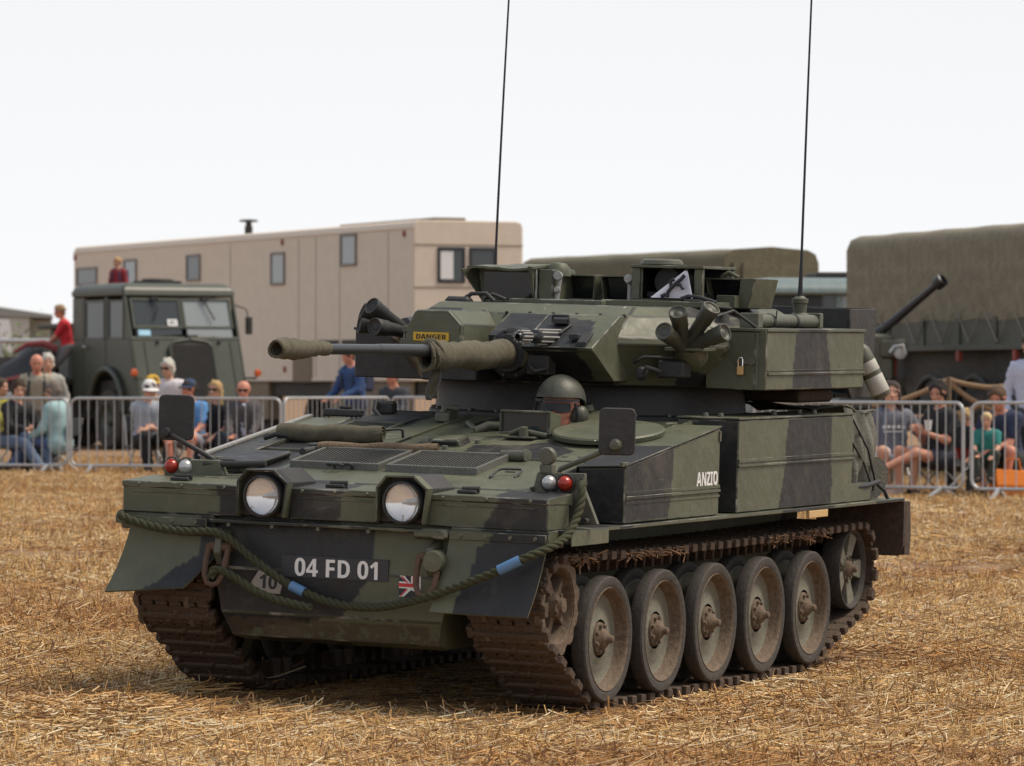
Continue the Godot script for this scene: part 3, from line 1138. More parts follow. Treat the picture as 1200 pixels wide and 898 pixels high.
	var strip := func(x0: float, z0: float, x1: float, z1: float, w: float, h: float) -> void:
		var d := Vector2(x1 - x0, z1 - z0).normalized()
		var n := Vector2(-d.y, d.x) * w / 2
		var vs := []
		for q in [[x0, z0], [x1, z1]]:
			for hh in [-0.006, h]:
				for sg in [-1.0, 1.0]:
					vs.append(V(q[0] + n.x * sg, deck_y(q[1] + n.y * sg) + hh, q[1] + n.y * sg))
		mb.hexa([vs[0], vs[1], vs[2], vs[3], vs[4], vs[5], vs[6], vs[7]], 0.002)
	strip.call(-0.26, -0.45, -0.24, -1.30, 0.012, 0.012)
	strip.call(-0.28, -0.45, -0.26, -1.30, 0.016, 0.005)
	strip.call(0.10, -0.235, 0.86, -0.235, 0.010, 0.006)
	strip.call(-0.85, -0.22, -0.50, -0.22, 0.03, 0.012)
	strip.call(0.85, 0.45, 0.86, -0.30, 0.012, 0.01)
	pieces("plate_joint", mb, P, tank)
	mb = ab()
	mb.hexa([V(-0.72, deck_y(-1.42) - 0.005, -1.42), V(-0.45, deck_y(-1.42) - 0.005, -1.42), V(-0.72, deck_y(-1.42) + 0.012, -1.42), V(-0.45, deck_y(-1.42) + 0.012, -1.42), V(-0.72, deck_y(-1.005) - 0.005, -1.005), V(-0.45, deck_y(-1.005) - 0.005, -1.005), V(-0.72, deck_y(-1.005) + 0.010, -1.005), V(-0.45, deck_y(-1.005) + 0.010, -1.005)], 0.004)
	part("radiator_cover", mb, M.black_paint, tank)
	# driver's periscope block, hinge lumps, catch
	mb = ab()
	mb.hexa([V(-0.08, deck_y(-0.62) - 0.01, -0.62), V(0.08, deck_y(-0.62) - 0.01, -0.62), V(-0.06, deck_y(-0.62) + 0.032, -0.62), V(0.06, deck_y(-0.62) + 0.032, -0.62), V(-0.09, deck_y(-0.48) - 0.01, -0.48), V(0.09, deck_y(-0.48) - 0.01, -0.48), V(-0.07, deck_y(-0.48) + 0.034, -0.48), V(0.07, deck_y(-0.48) + 0.034, -0.48)], 0.008)
	var ps := part("deck_periscope", mb, P, tank)
	mb = MB.new()
	mb.box(V(-0.065, deck_y(-0.48) + 0.006, -0.482), V(0.065, deck_y(-0.48) + 0.024, -0.474), 0.002)
	part("periscope_slot", mb, M.dark_glass, ps)
	mb = MB.new()
	for q in [[-0.13, -0.52, 0.022], [-0.06, -0.43, 0.016], [0.03, -0.42, 0.018], [-0.12, -0.6, 0.02], [0.12, -0.6, 0.016]]:
		mb.lathe([[0.0, 0.02], [q[2] * 0.8, 0.018], [q[2], 0.0]], 10, V(q[0], deck_y(q[1]) - 0.002, q[1]), up)
	mb.tube([V(-0.02, deck_y(-0.9), -0.88), V(0.03, deck_y(-0.9) + 0.03, -0.92), V(0.10, deck_y(-0.95) + 0.02, -0.97)], 0.022, 7)
	mb.tube([V(-0.05, deck_y(-0.95), -0.95), V(-0.12, deck_y(-1.0) + 0.02, -1.02)], 0.016, 7)
	mb.tube([V(-0.31, deck_y(-1.12), -1.10), V(-0.29, deck_y(-1.12) + 0.07, -1.12), V(-0.24, deck_y(-1.15) + 0.06, -1.16)], 0.018, 7)
	mb.box(V(-0.33, deck_y(-1.1), -1.2), V(-0.25, deck_y(-1.1) + 0.05, -1.08), 0.01)
	pieces("deck_fitting", mb, M.green, tank)
	mb = MB.new()
	mb.tube([V(0.16, deck_y(-0.2) + 0.018, -0.20), V(0.42, deck_y(-0.2) + 0.022, -0.215)], 0.014, 8)
	mb.tube([V(0.42, deck_y(-0.2) + 0.022, -0.20), V(0.53, deck_y(-0.2) + 0.026, -0.205)], 0.028, 10)
	mb.lathe([[0.0, 0.012], [0.03, 0.010], [0.032, 0.0], [0.0, -0.005]], 12, V(0.54, deck_y(-0.2) + 0.026, -0.205), V(1, 0.05, 0.3))
	part("torsion_bar_tube", mb, M.green, tank)
	mb = MB.new()
	for i in 3:
		for j in 2:
			mb.lathe([[0.0, 0.003], [0.016, 0.003], [0.017, 0.0]], 10, V(0.60 + i * 0.075, deck_y(-0.24 - j * 0.10) + 0.003, -0.24 - j * 0.10 - i * 0.01), up)
	mb.box(V(0.56, deck_y(0.08), 0.06), V(0.61, deck_y(0.08) + 0.006, 0.08), 0.001)
	mb.box(V(0.52, deck_y(0.0), -0.03), V(0.57, deck_y(0.0) + 0.006, -0.01), 0.001)
	pieces("drain_hole", mb, M.green, tank)
	# driver's hatch lid, swung out to the side, and the folding windscreen
	mb = ab()
	var lc := V(0.685, deck_y(-0.85) + 0.028, -0.85)
	mb.lathe([[0.0, 0.032], [0.12, 0.030], [0.15, 0.022], [0.262, 0.016], [0.27, 0.008], [0.265, -0.012], [0.0, -0.012]], 40, lc, up)
	mb.hexa([V(0.33, deck_y(-1.35) - 0.0, -1.36), V(0.50, deck_y(-1.35), -1.36), V(0.36, deck_y(-1.35) + 0.05, -1.34), V(0.47, deck_y(-1.35) + 0.05, -1.34), V(0.44, lc.y - 0.03, -0.80), V(0.80, lc.y + 0.02, -1.02), V(0.46, lc.y + 0.01, -0.80), V(0.80, lc.y + 0.05, -1.02)], 0.01)
	mb.lathe([[0.0, 0.035], [0.03, 0.03], [0.036, 0.0]], 12, V(0.38, deck_y(-1.3) + 0.05, -1.31), up)
	part("driver_hatch", mb, P, tank)
	mb = MB.new()
	mb.lathe([[0.29, -0.03], [0.29, 0.012], [0.255, 0.014], [0.25, -0.03]], 36, V(0.36, deck_y(-1.08), -1.08), up)
	var coam := part("hatch_coaming", mb, M.green, tank)
	mb = MB.new()
	mb.disc(V(0.36, deck_y(-1.08) + 0.001, -1.08), up, 0.252, 0.002, 28, 0.0005)
	part("hatch_opening", mb, M.green, coam)
	mb = ab()
	var z := -0.80
	for e in [[0.148, 0.405, 1.222, 1.236], [0.148, 0.405, 1.326, 1.337], [0.148, 0.159, 1.236, 1.326], [0.394, 0.405, 1.236, 1.326]]:
		mb.box(V(e[0], e[2], z - 0.02), V(e[1], e[3], z + 0.02), 0.003)
	mb.hexa([V(0.405, 1.225, z - 0.11), V(0.413, 1.225, z - 0.11), V(0.405, 1.32, z - 0.11), V(0.413, 1.32, z - 0.11), V(0.405, 1.225, z + 0.02), V(0.413, 1.225, z + 0.02), V(0.405, 1.335, z + 0.02), V(0.413, 1.335, z + 0.02)], 0.002)
	var ws := part("windscreen_frame", mb, P, tank)
	mb = MB.new()
	mb.box(V(0.155, 1.23, z - 0.004), V(0.398, 1.33, z + 0.004), 0.001)
	part("windscreen_pane", mb, M.windscreen if M.has("windscreen") else flat_mat("windscreen", lin(0.03, 0.042, 0.045), 0.12), ws)
	mb = MB.new()
	mb.box(V(0.20, 1.205, z + 0.03), V(0.36, 1.216, z + 0.10), 0.004)
	mb.tube([V(0.22, 1.225, z + 0.05), V(0.27, 1.245, z + 0.06), V(0.33, 1.235, z + 0.05), V(0.40, 1.222, z + 0.03)], 0.013, 7)
	mb.lathe([[0.0, 0.05], [0.02, 0.045], [0.024, 0.0]], 10, V(0.30, 1.215, z + 0.07), up)
	pieces("windscreen_hinge", mb, M.green, tank)


# ---- running gear
func wheel_mesh_tyre() -> MB:
	var mb := MB.new()
	var ax := Vector3(1, 0, 0)
	for off in [0.0, -0.145]:
		mb.lathe([[0.240, 0.0], [0.25, 0.004], [0.279, 0.003], [0.286, -0.004], [0.288, -0.016], [0.288, -0.056], [0.284, -0.064], [0.272, -0.070], [0.236, -0.070]], 48, V(off, 0, 0), ax, 30.0)
	return mb


func build_running_gear() -> void:
	var ax := Vector3(1, 0, 0)
	var mb := wheel_mesh_tyre()
	var tyre := mb.mesh()
	mb = MB.new()
	mb.lathe([[0.240, -0.004], [0.236, 0.003], [0.230, 0.0], [0.224, -0.010], [0.216, -0.046], [0.208, -0.056]], 48, Vector3.ZERO, ax, 50.0)
	var rim := mb.mesh()
	mb = MB.new()
	mb.lathe([[0.212, -0.054], [0.19, -0.064], [0.155, -0.060], [0.13, -0.052], [0.108, -0.050], [0.097, -0.044], [0.088, -0.043]], 48, Vector3.ZERO, ax, 50.0)
	mb.lathe([[0.238, -0.071], [0.12, -0.09], [0.12, -0.135], [0.238, -0.146], [0.2, -0.19], [0.238, -0.214]], 32, Vector3.ZERO, ax)
	var dish := mb.mesh()
	mb = MB.new()
	mb.lathe([[0.0, 0.026], [0.010, 0.026], [0.016, 0.022], [0.019, 0.004], [0.032, -0.008], [0.040, -0.012], [0.046, -0.028], [0.052, -0.034], [0.072, -0.036], [0.076, -0.042], [0.078, -0.08]], 20, Vector3.ZERO, ax, 45.0)
	for k in 8:
		var a := TAU * k / 8
		mb.lathe([[0.0, 0.014], [0.009, 0.013], [0.011, 0.0]], 6, V(-0.036, 0.062 * cos(a), 0.062 * sin(a)), ax)
	var hub := mb.mesh()
	# sprocket: toothed rings, spoked face
	mb = MB.new()
	for off in [0.0, -0.26]:
		var teeth := 12
		var k := teeth * 6
		for i in k:
			var ra := []
			for q in [i, i + 1]:
				var ph := fmod(q / 6.0, 1.0)
				ra.append(0.228 if (ph > 0.24 and ph < 0.59) else (0.220 if (ph > 0.1 and ph < 0.75) else 0.206))
			var a0 := TAU * i / k
			var a1 := TAU * (i + 1) / k
			var d0 := V(0, cos(a0), sin(a0))
			var d1 := V(0, cos(a1), sin(a1))
			var x0 := V(off - 0.005, 0, 0)
			var x1 := V(off - 0.03, 0, 0)
			mb.quad(x0 + d0 * 0.172, x0 + d1 * 0.172, x0 + d1 * ra[1], x0 + d0 * ra[0], ax)
			mb.quad(x1 + d0 * 0.172, x1 + d1 * 0.172, x1 + d1 * ra[1], x1 + d0 * ra[0], -ax)
			mb.quad(x0 + d0 * ra[0], x0 + d1 * ra[1], x1 + d1 * ra[1], x1 + d0 * ra[0], (d0 + d1) * 0.5)
			mb.quad(x0 + d0 * 0.172, x0 + d1 * 0.172, x1 + d1 * 0.172, x1 + d0 * 0.172, -(d0 + d1) * 0.5)
	var ring := mb.mesh()
	mb = MB.new()
	mb.lathe([[0.176, -0.008], [0.168, -0.012], [0.158, -0.05], [0.162, -0.26]], 40, Vector3.ZERO, ax)
	mb.lathe([[0.17, -0.12], [0.06, -0.11]], 32, Vector3.ZERO, ax)
	for k in 5:
		mb.t = Transform3D(Basis(ax, TAU * k / 5 + 0.4), Vector3.ZERO)
		mb.hexa([V(-0.10, 0.05, -0.022), V(-0.03, 0.05, -0.022), V(-0.10, 0.172, -0.014), V(-0.045, 0.172, -0.014), V(-0.10, 0.05, 0.022), V(-0.03, 0.05, 0.022), V(-0.10, 0.172, 0.014), V(-0.045, 0.172, 0.014)], 0.004)
	mb.t = Transform3D()
	var drum := mb.mesh()
	mb = MB.new()
	mb.lathe([[0.0, 0.02], [0.03, 0.018], [0.036, 0.0], [0.052, -0.005], [0.06, -0.03], [0.06, -0.12]], 18, Vector3.ZERO, ax, 40.0)
	for k in 6:
		var a := TAU * k / 6
		mb.lathe([[0.0, 0.014], [0.008, 0.013], [0.010, 0.0]], 6, V(-0.008, 0.048 * cos(a), 0.048 * sin(a)), ax)
	var shub := mb.mesh()
	# idler: thin rim with five openings
	mb = MB.new()
	mb.lathe([[0.186, -0.02], [0.20, 0.0], [0.208, 0.0], [0.211, -0.006], [0.211, -0.10], [0.203, -0.11], [0.19, -0.08], [0.186, -0.02]], 48, Vector3.ZERO, ax, 40.0)
	mb.lathe([[0.211, -0.18], [0.211, -0.27], [0.10, -0.24]], 32, Vector3.ZERO, ax)
	var irim := mb.mesh()
	mb = MB.new()
	for k in 5:
		mb.t = Transform3D(Basis(ax, TAU * k / 5 + 0.9), Vector3.ZERO)
		mb.hexa([V(-0.075, 0.05, -0.03), V(-0.03, 0.05, -0.03), V(-0.06, 0.198, -0.055), V(-0.02, 0.198, -0.055), V(-0.075, 0.05, 0.03), V(-0.03, 0.05, 0.03), V(-0.06, 0.198, 0.055), V(-0.02, 0.198, 0.055)], 0.006)
	mb.t = Transform3D()
	mb.lathe([[0.07, -0.02], [0.075, -0.08], [0.2, -0.11]], 24, Vector3.ZERO, ax)
	var idisc := mb.mesh()
	var link := link_mesh()
	var path := track_path()
	for s in [1.0, -1.0]:
		var flip := Basis(Vector3.UP, 0.0 if s > 0 else PI)
		for k in 5:
			var w := group_node("road_wheel", tank, Transform3D(flip * Basis(ax, rng.randf() * TAU), V(1.06 * s, 0.335, -0.6772 * k)))
			part("tyre", tyre, M.tyre, w)
			part("rim", rim, M.rim_mud, w)
			part("wheel_dish", dish, M.dusty_green, w)
			part("hub", hub, M.rim_mud, w)
			mb = MB.new()
			mb.tube([V(0.78 * s, 0.335, -0.6772 * k), V(0.70 * s, 0.345, -0.6772 * k - 0.02), V(0.66 * s, 0.36, -0.6772 * k - 0.08), V(0.62 * s, 0.45, -0.6772 * k - 0.30)], 0.05, 8)
			part("suspension_arm", mb, M.mud, tank)
		var sp := group_node("drive_sprocket", tank, Transform3D(flip, V(1.02 * s, 0.51, 0.475)))
		part("tooth_ring", ring, M.rim_mud, sp)
		part("drum", drum, M.rim_mud, sp)
		part("hub", shub, M.rim_mud, sp)
		var idl := group_node("idler_wheel", tank, Transform3D(flip, V(0.99 * s, 0.49, -3.53)))
		part("rim", irim, M.tyre, idl)
		part("spoked_disc", idisc, M.dusty_green, idl)
		part("hub", hub, M.rim_mud, idl)
		var tr := group_node("track", tank)
		for q in path:
			var l := part("track_link", link[rng.randi() % link.size()], M.track_steel, tr)
			l.transform = Transform3D(Basis(Vector3(1, 0, 0), q[1], q[2]) * Basis.from_euler(V(rng.randf_range(-0.05, 0.05), rng.randf_range(-0.012, 0.012), 0)), V(0.845 if s > 0 else -0.805, q[0].y, q[0].z))
	# straw and clods lying on the upper run of the near track
	mb = MB.new()
	for i in 900:
		var z := rng.randf_range(-3.5, 0.42)
		if hills.get_noise_2d(z * 2.2, 7.0) < -0.06:
			continue
		var a := V(rng.randf_range(0.96, 1.05), 0.722 - 0.018 * sin(PI * (z + 3.5) / 3.9) + rng.randf_range(-0.022, 0.010), z)
		var d := V(rng.randf_range(-0.3, 0.5), rng.randf_range(-0.25, 0.12), rng.randf_range(-1.4, 1.4)).normalized() * rng.randf_range(0.02, 0.08)
		mb.tube([a, a + d], rng.randf_range(0.002, 0.005), 3, false)
	stuff(part("caked_straw", mb, rough_mat("caked_straw", lin(0.13, 0.07, 0.04), lin(0.30, 0.18, 0.10), 6.0, 0.95, 0.03, 0.3), tank))


func link_mesh() -> Array:
	var all := []
	for k in 3:
		var mb := MB.new()
		var j := rng.randf_range(-0.003, 0.003)
		mb.box(V(-0.17, -0.013, -0.047), V(0.17, 0.012, 0.047), 0.003)
		for x in [-0.145, -0.072, 0.0, 0.072, 0.145]:
			mb.lathe([[0.0, 0.056], [0.013, 0.056], [0.013, 0.0], [0.0, 0.0]], 6, V(x - 0.031, 0.0, 0.045), Vector3(1, 0, 0))
		for x in [-0.18, -0.108, -0.036, 0.036, 0.108]:
			mb.lathe([[0.0, 0.056], [0.013, 0.056], [0.013, 0.0], [0.0, 0.0]], 6, V(x - 0.0 + 0.01, 0.0, -0.055), Vector3(1, 0, 0))
		mb.hexa([V(-0.196, 0.008, -0.014), V(0.196, 0.008, -0.014), V(-0.188, 0.026 + j, -0.008), V(0.188, 0.026 + j, -0.008), V(-0.196, 0.008, 0.02), V(0.196, 0.008, 0.02), V(-0.188, 0.026, 0.014), V(0.188, 0.026, 0.014)], 0.003)
		for s in [-1.0, 1.0]:
			mb.box(V(minf(0.165 * s, 0.198 * s), -0.018, -0.03), V(maxf(0.165 * s, 0.198 * s), 0.022, 0.03), 0.006)
		mb.hexa([V(-0.026, -0.09, -0.008), V(0.026, -0.09, -0.008), V(-0.03, -0.01, -0.03), V(0.03, -0.01, -0.03), V(-0.026, -0.09, 0.008), V(0.026, -0.09, 0.008), V(-0.03, -0.01, 0.03), V(0.03, -0.01, 0.03)], 0.004)
		for i in 7:   # clods of earth pressed into the link
			var c := V(rng.randf_range(-0.19, 0.19), 0.012, rng.randf_range(-0.035, 0.035))
			mb.lathe([[0.0, rng.randf_range(0.008, 0.024)], [0.012, 0.008], [rng.randf_range(0.014, 0.028), -0.004]], 5, c, Vector3.UP)
		all.append(mb.mesh())
	return all


# the closed path of one track: [point, outward, forward] for each link
func track_path() -> Array:
	var circ := [[V(0, 0.51, 0.475), 0.208], [V(0, 0.335, 0.0), 0.304], [V(0, 0.335, -2.709), 0.304], [V(0, 0.49, -3.55), 0.228]]
	var pts := PackedVector3Array()
	var k := circ.size()
	var tang := []
	for i in k:   # clockwise seen with z to the right: over the sprocket, down, back along the ground
		var a: Array = circ[i]
		var b: Array = circ[(i + 1) % k]
		var d := Vector2(b[0].z - a[0].z, b[0].y - a[0].y)
		var base := d.angle()
		var off := asin((a[1] - b[1]) / d.length())
		tang.append(base + PI / 2 + off * -1.0)
	for i in k:
		var from: float = tang[(i + k - 1) % k]
		var to: float = tang[i]
		while to > from:
			to -= TAU
		while to < from - TAU:
			to += TAU
		var n := maxi(2, int((from - to) / 0.08))
		for j in n + 1:
			var an := lerpf(from, to, float(j) / n)
			pts.append(circ[i][0] + V(0, sin(an), cos(an)) * circ[i][1])
	pts.append(pts[0])
	var total := 0.0
	for i in pts.size() - 1:
		total += pts[i].distance_to(pts[i + 1])
	var links := roundi(total / 0.1135)
	var step := total / links
	var out := []
	var at := 0.0
	var seg := 0
	var done := 0.0
	for l in links:
		at = l * step
		while seg < pts.size() - 2 and done + pts[seg].distance_to(pts[seg + 1]) < at:
			done += pts[seg].distance_to(pts[seg + 1])
			seg += 1
		var d := pts[seg + 1] - pts[seg]
		var p := pts[seg] + d.normalized() * (at - done)
		var f := d.normalized()
		var o := Vector3(0, f.z, -f.y)
		if p.y > 0.6 and p.z < 0.4 and p.z > -3.4:
			p.y -= 0.018 * sin(PI * (p.z + 3.53) / 4.04)
		out.append([p, o, Vector3(1, 0, 0).cross(o)])
	return out


func build_turret() -> void:
	var P: Material = M.paint
	var mb := ab()
	mb.lathe([[0.82, 1.284], [0.82, 1.30], [0.79, 1.31], [0.78, 1.40], [0.76, 1.455]], 56, V(0, 0, -2.27), Vector3.UP)
	var tring := part("turret_ring", mb, M.black_paint, tank)
	mb = MB.new()
	var lay := []
	for k in 28:
		lay.append(V(0.80 * sin(TAU * k / 28), 1.305, -2.27 + 0.80 * cos(TAU * k / 28)))
	bolts(mb, lay, Vector3.UP, 0.012, 0.012)
	part("ring_bolt_row", mb, M.green, tring)
	var ringf := func(y: float, list: Array) -> Array:
		var out := []
		for q in list:
			out.append(V(q[0], y, q[1]))
		return out
	mb = ab()
	mb.loft([
		ringf.call(1.452, [[-0.52, -1.50], [0.46, -1.50], [0.78, -1.86], [0.80, -3.05], [0.55, -3.3], [-0.55, -3.3], [-0.80, -3.05], [-0.78, -1.86]]),
		ringf.call(1.655, [[-0.56, -1.36], [0.50, -1.36], [0.93, -1.76], [0.92, -3.1], [0.60, -3.42], [-0.60, -3.42], [-0.92, -3.1], [-0.90, -1.76]]),
		ringf.call(1.690, [[-0.56, -1.37], [0.50, -1.37], [0.93, -1.78], [0.92, -3.1], [0.60, -3.42], [-0.60, -3.42], [-0.92, -3.1], [-0.90, -1.78]]),
		ringf.call(1.795, [[-0.58, -1.47], [0.52, -1.47], [0.80, -1.86], [0.80, -3.04], [0.55, -3.36], [-0.55, -3.36], [-0.80, -3.04], [-0.76, -1.86]]),
		ringf.call(1.845, [[-0.55, -1.60], [0.50, -1.60], [0.73, -1.96], [0.72, -3.0], [0.48, -3.28], [-0.48, -3.28], [-0.72, -3.0], [-0.68, -1.96]]),
	], 0.010)
	var body := part("turret_body", mb, P, tank)
	mb = MB.new()
	var list := []
	for k in 9:
		list.append(V(-0.5 + k * 0.125, 1.797, -1.462))
	bolts(mb, list, V(0, 0.9, 0.4), 0.010, 0.008)
	for q in [V(0.62, 1.84, -1.82), V(0.7, 1.835, -2.1), V(0.55, 1.84, -1.72)]:
		mb.lathe([[0.0, 0.012], [0.012, 0.01], [0.014, 0.0]], 8, q, Vector3.UP)
	part("roof_bolt_row", mb, M.black_paint, body)
	mb = ab()
	mb.extrude([[-0.33, -1.95], [0.22, -1.75], [0.27, -1.72], [0.27, -2.5], [-0.4, -2.5]], "y", 1.842, 1.868, 0.006)
	mb.extrude([[0.24, -1.78], [0.78, -1.92], [0.78, -2.6], [0.24, -2.6]], "y", 1.842, 1.874, 0.006)
	part("roof_plate", mb, P, body)
	# gun housing: a wedge with a sloped top and an undercut below
	mb = ab()
	mb.extrude([[-1.40, 1.797], [-1.05, 1.640], [-1.07, 1.622], [-1.34, 1.475], [-1.60, 1.475], [-1.60, 1.797]], "x", 0.13, 0.505, 0.006)
	mb.extrude([[-1.40, 1.797], [-1.16, 1.689], [-1.20, 1.53], [-1.34, 1.475], [-1.60, 1.475], [-1.60, 1.797]], "x", -0.09, 0.13, 0.004)
	var nose := part("gun_housing", mb, P, tank)
	mb = MB.new()
	mb.tube([V(0.20, 1.757, -1.28), V(0.20, 1.79, -1.28), V(0.285, 1.79, -1.28), V(0.285, 1.757, -1.28)], 0.008, 6)
	mb.box(V(0.205, 1.75, -1.30), V(0.28, 1.776, -1.26), 0.004)
	mb.tube([V(0.30, 1.745, -1.27), V(0.29, 1.71, -1.17), V(0.26, 1.69, -1.12)], 0.006, 6)
	mb.box(V(0.36, 1.68, -1.14), V(0.41, 1.705, -1.10), 0.004)
	mb.hexa([V(0.42, 1.645, -1.06), V(0.47, 1.645, -1.06), V(0.42, 1.668, -1.06), V(0.47, 1.668, -1.06), V(0.42, 1.70, -1.15), V(0.47, 1.70, -1.15), V(0.42, 1.718, -1.15), V(0.47, 1.718, -1.15)], 0.003)
	pieces("housing_fitting", mb, M.black_paint, nose)
	# mantlet, cannon, sleeve and muzzle cover
	var gz := Vector3(0, 0.006, 1).normalized()
	mb = ab()
	mb.lathe([[0.125, -0.18], [0.128, -0.02], [0.12, 0.0], [0.098, 0.012], [0.09, 0.05], [0.0, 0.05]], 32, V(0.055, 1.603, -1.12), gz)
	var man := part("mantlet", mb, P, tank)
	mb = MB.new()
	for k in 10:
		var a := TAU * k / 10
		mb.lathe([[0.0, 0.012], [0.008, 0.01], [0.009, 0.0]], 6, V(0.055 + 0.111 * cos(a), 1.603 + 0.111 * sin(a), -1.115), gz)
	mb.box(V(0.14, 1.50, -1.2), V(0.26, 1.60, -1.10), 0.01)
	mb.tube([V(0.17, 1.545, -1.08), V(0.21, 1.52, -1.05), V(0.25, 1.535, -1.1)], 0.014, 6)
	pieces("mantlet_fitting", mb, M.black_paint, man)
	mb = MB.new()
	mb.tube([V(0.03, 1.604, -1.15), V(0.03, 1.616, -0.15), V(0.03, 1.6215, 0.35)], [0.033, 0.030, 0.0275], 24)
	mb.tube([V(0.03, 1.6215, 0.35), V(0.03, 1.622, 0.36), V(0.03, 1.629, 1.33)], [0.0275, 0.025, 0.023], 24)
	var gun := part("cannon_barrel", mb, M.gun_steel, tank)
	mb = MB.new()
	var pts := []
	var rad := []
	for k in 25:
		var w := k / 24.0
		pts.append(V(0.03 + 0.004 * sin(w * 21), lerpf(1.600, 1.598, w) + 0.004 * sin(w * 13) - 0.006 * sin(w * PI), lerpf(-1.18, -0.20, w)))
		rad.append(0.068 + 0.005 * sin(w * 17.0) + 0.003 * sin(w * 71.0) - 0.006 * w + (0.010 * smoothstep(0.82, 0.9, w)) - 0.014 * smoothstep(0.93, 1.0, w) + 0.004 * sin(w * 47))
	mb.tube(pts, rad, 20, false)
	var flap := []
	for i in 8:
		var row := []
		for j in 5:
			var a := -0.6 + j * 0.3
			row.append(V(0.02 + 0.05 * sin(a) + 0.01 * sin(i * 0.9), 1.545 - i * 0.022, -0.27 - 0.05 * cos(a) - 0.012 * sin(i * 0.7 + j) + i * 0.004))
		flap.append(row)
	mb.sheet(flap, 0.004)
	for k in 3:   # folds bunched at the front of the sleeve
		var fp := []
		for i in 17:
			var a := TAU * i / 16
			fp.append(V(0.03 + (0.060 - k * 0.006) * cos(a), 1.602 + (0.064 - k * 0.007) * sin(a) - 0.008 * k * (1 - sin(a)), -0.25 + k * 0.03 + 0.028 * sin(a + k) + 0.01 * sin(3 * a)))
		mb.tube(fp, 0.011, 6, false)
	part("canvas_sleeve", mb, M.canvas, gun)
	mb = MB.new()
	mb.tube([V(0.03, 1.558, -0.28), V(0.03, 1.50, -0.24), V(0.02, 1.42, -0.225), V(0.03, 1.395, -0.22)], 0.005, 5)
	mb.tube([V(0.06, 1.55, -0.28), V(0.07, 1.48, -0.26), V(0.05, 1.41, -0.24), V(0.03, 1.395, -0.22)], 0.005, 5)
	mb.box(V(0.02, 1.385, -0.23), V(0.045, 1.40, -0.21), 0.002)
	pieces("sleeve_strap", mb, M.black_paint, gun)
	mb = MB.new()
	pts = []
	rad = []
	for k in 13:
		var w := k / 12.0
		pts.append(V(0.03, 1.6275 + 0.003 * sin(w * 9), lerpf(0.885, 1.385, w)))
		rad.append(lerpf(0.032, 0.047, smoothstep(0.1, 0.75, w)) + 0.004 * sin(w * 31.0) - 0.008 * smoothstep(0.93, 1.0, w))
	mb.tube(pts, rad, 16, false)
	mb.tube([pts[12], V(0.03, 1.628, 1.36), V(0.03, 1.628, 1.345)], [0.036, 0.03, 0.0], 16, false)
	for k in 2:
		var fp := []
		for i in 13:
			var a := TAU * i / 12
			fp.append(V(0.03 + 0.036 * cos(a + k), 1.628 + 0.036 * sin(a + k), 1.385 - 0.012 * k + 0.01 * sin(2 * a)))
		mb.tube(fp, 0.007, 5, false)
	part("muzzle_cover", mb, M.canvas, gun)
	# machine gun beside the cannon: slotted flash hider, jacket
	mb = MB.new()
	var cz := V(0, -0.012, -1).normalized()
	mb.lathe([[0.012, 0.0], [0.020, 0.01], [0.024, 0.10], [0.020, 0.11], [0.019, 0.2], [0.034, 0.21], [0.036, 0.34], [0.030, 0.72]], 20, V(0.25, 1.690, -0.74), cz)
	var mg := part("machine_gun", mb, M.gun_steel, tank)
	mb = MB.new()
	for k in 10:
		var a := TAU * k / 10
		mb.tube([V(0.25 + 0.027 * cos(a), 1.690 + 0.027 * sin(a), -0.755), V(0.25 + 0.027 * cos(a), 1.6885 + 0.027 * sin(a), -0.86)], 0.006, 5)
		mb.tube([V(0.25 + 0.036 * cos(a), 1.6875 + 0.036 * sin(a), -0.96), V(0.25 + 0.038 * cos(a), 1.683 + 0.038 * sin(a), -1.30)], 0.0065, 5)
	pieces("flash_hider_rib", mb, M.galv_edge, mg)
	# sight box with the warning plate
	mb = ab()
	var pr := [[-0.456, 1.60], [-0.452, 1.715], [-0.405, 1.803], [-0.225, 1.806], [-0.155, 1.735], [-0.150, 1.60]]
	var r0 := []
	var r1 := []
	var r2 := []
	for q in pr:
		r0.append(V(q[0] * 0.97 - 0.008, 1.70 + (q[1] - 1.70) * 0.94, -0.985))
		r1.append(V(q[0], q[1], -1.01))
		r2.append(V(q[0] * 1.0 - 0.004, q[1] - 0.006, -1.50))
	mb.loft([r0, r1, r2], 0.008)
	var sb := part("sight_box", mb, P, tank)
	mb = MB.new()
	mb.box(V(-0.408, 1.652, -0.987), V(-0.219, 1.694, -0.980), 0.001)
	var sign := part("warning_plate", mb, M.yellow, sb)
	var o := part("warning_text", text_mesh("DANGER", 0.024, 0.002), M.number_black, sign)
	o.transform = Transform3D(Basis(V(1.2, 0, 0), V(0, 1, 0), V(0, 0, 1)), V(-0.313, 1.672, -0.9785))
	mb = MB.new()
	bolts(mb, [V(-0.40, 1.725, -0.99), V(-0.32, 1.73, -0.99), V(-0.215, 1.715, -0.99)], Vector3(0, 0, 1), 0.008, 0.006)
	mb.box(V(-0.50, 1.63, -1.10), V(-0.452, 1.66, -1.03), 0.004)
	mb.box(V(-0.50, 1.69, -1.16), V(-0.452, 1.72, -1.05), 0.004)
	mb.tube([V(-0.49, 1.63, -1.06), V(-0.49, 1.73, -1.08)], 0.010, 6)
	pieces("box_fitting", mb, M.green, sb)
	mb = ab()
	mb.box(V(-0.42, 1.46, -1.42), V(-0.12, 1.60, -1.10), 0.01)
	part("sight_mount", mb, M.black_paint, tank)
	# turret stowage boxes
	mb = ab()
	mb.extrude([[0.80, -1.80], [1.058, -1.80], [1.11, -1.825], [1.11, -3.27], [0.80, -3.27]], "y", 1.448, 1.738, 0.007)
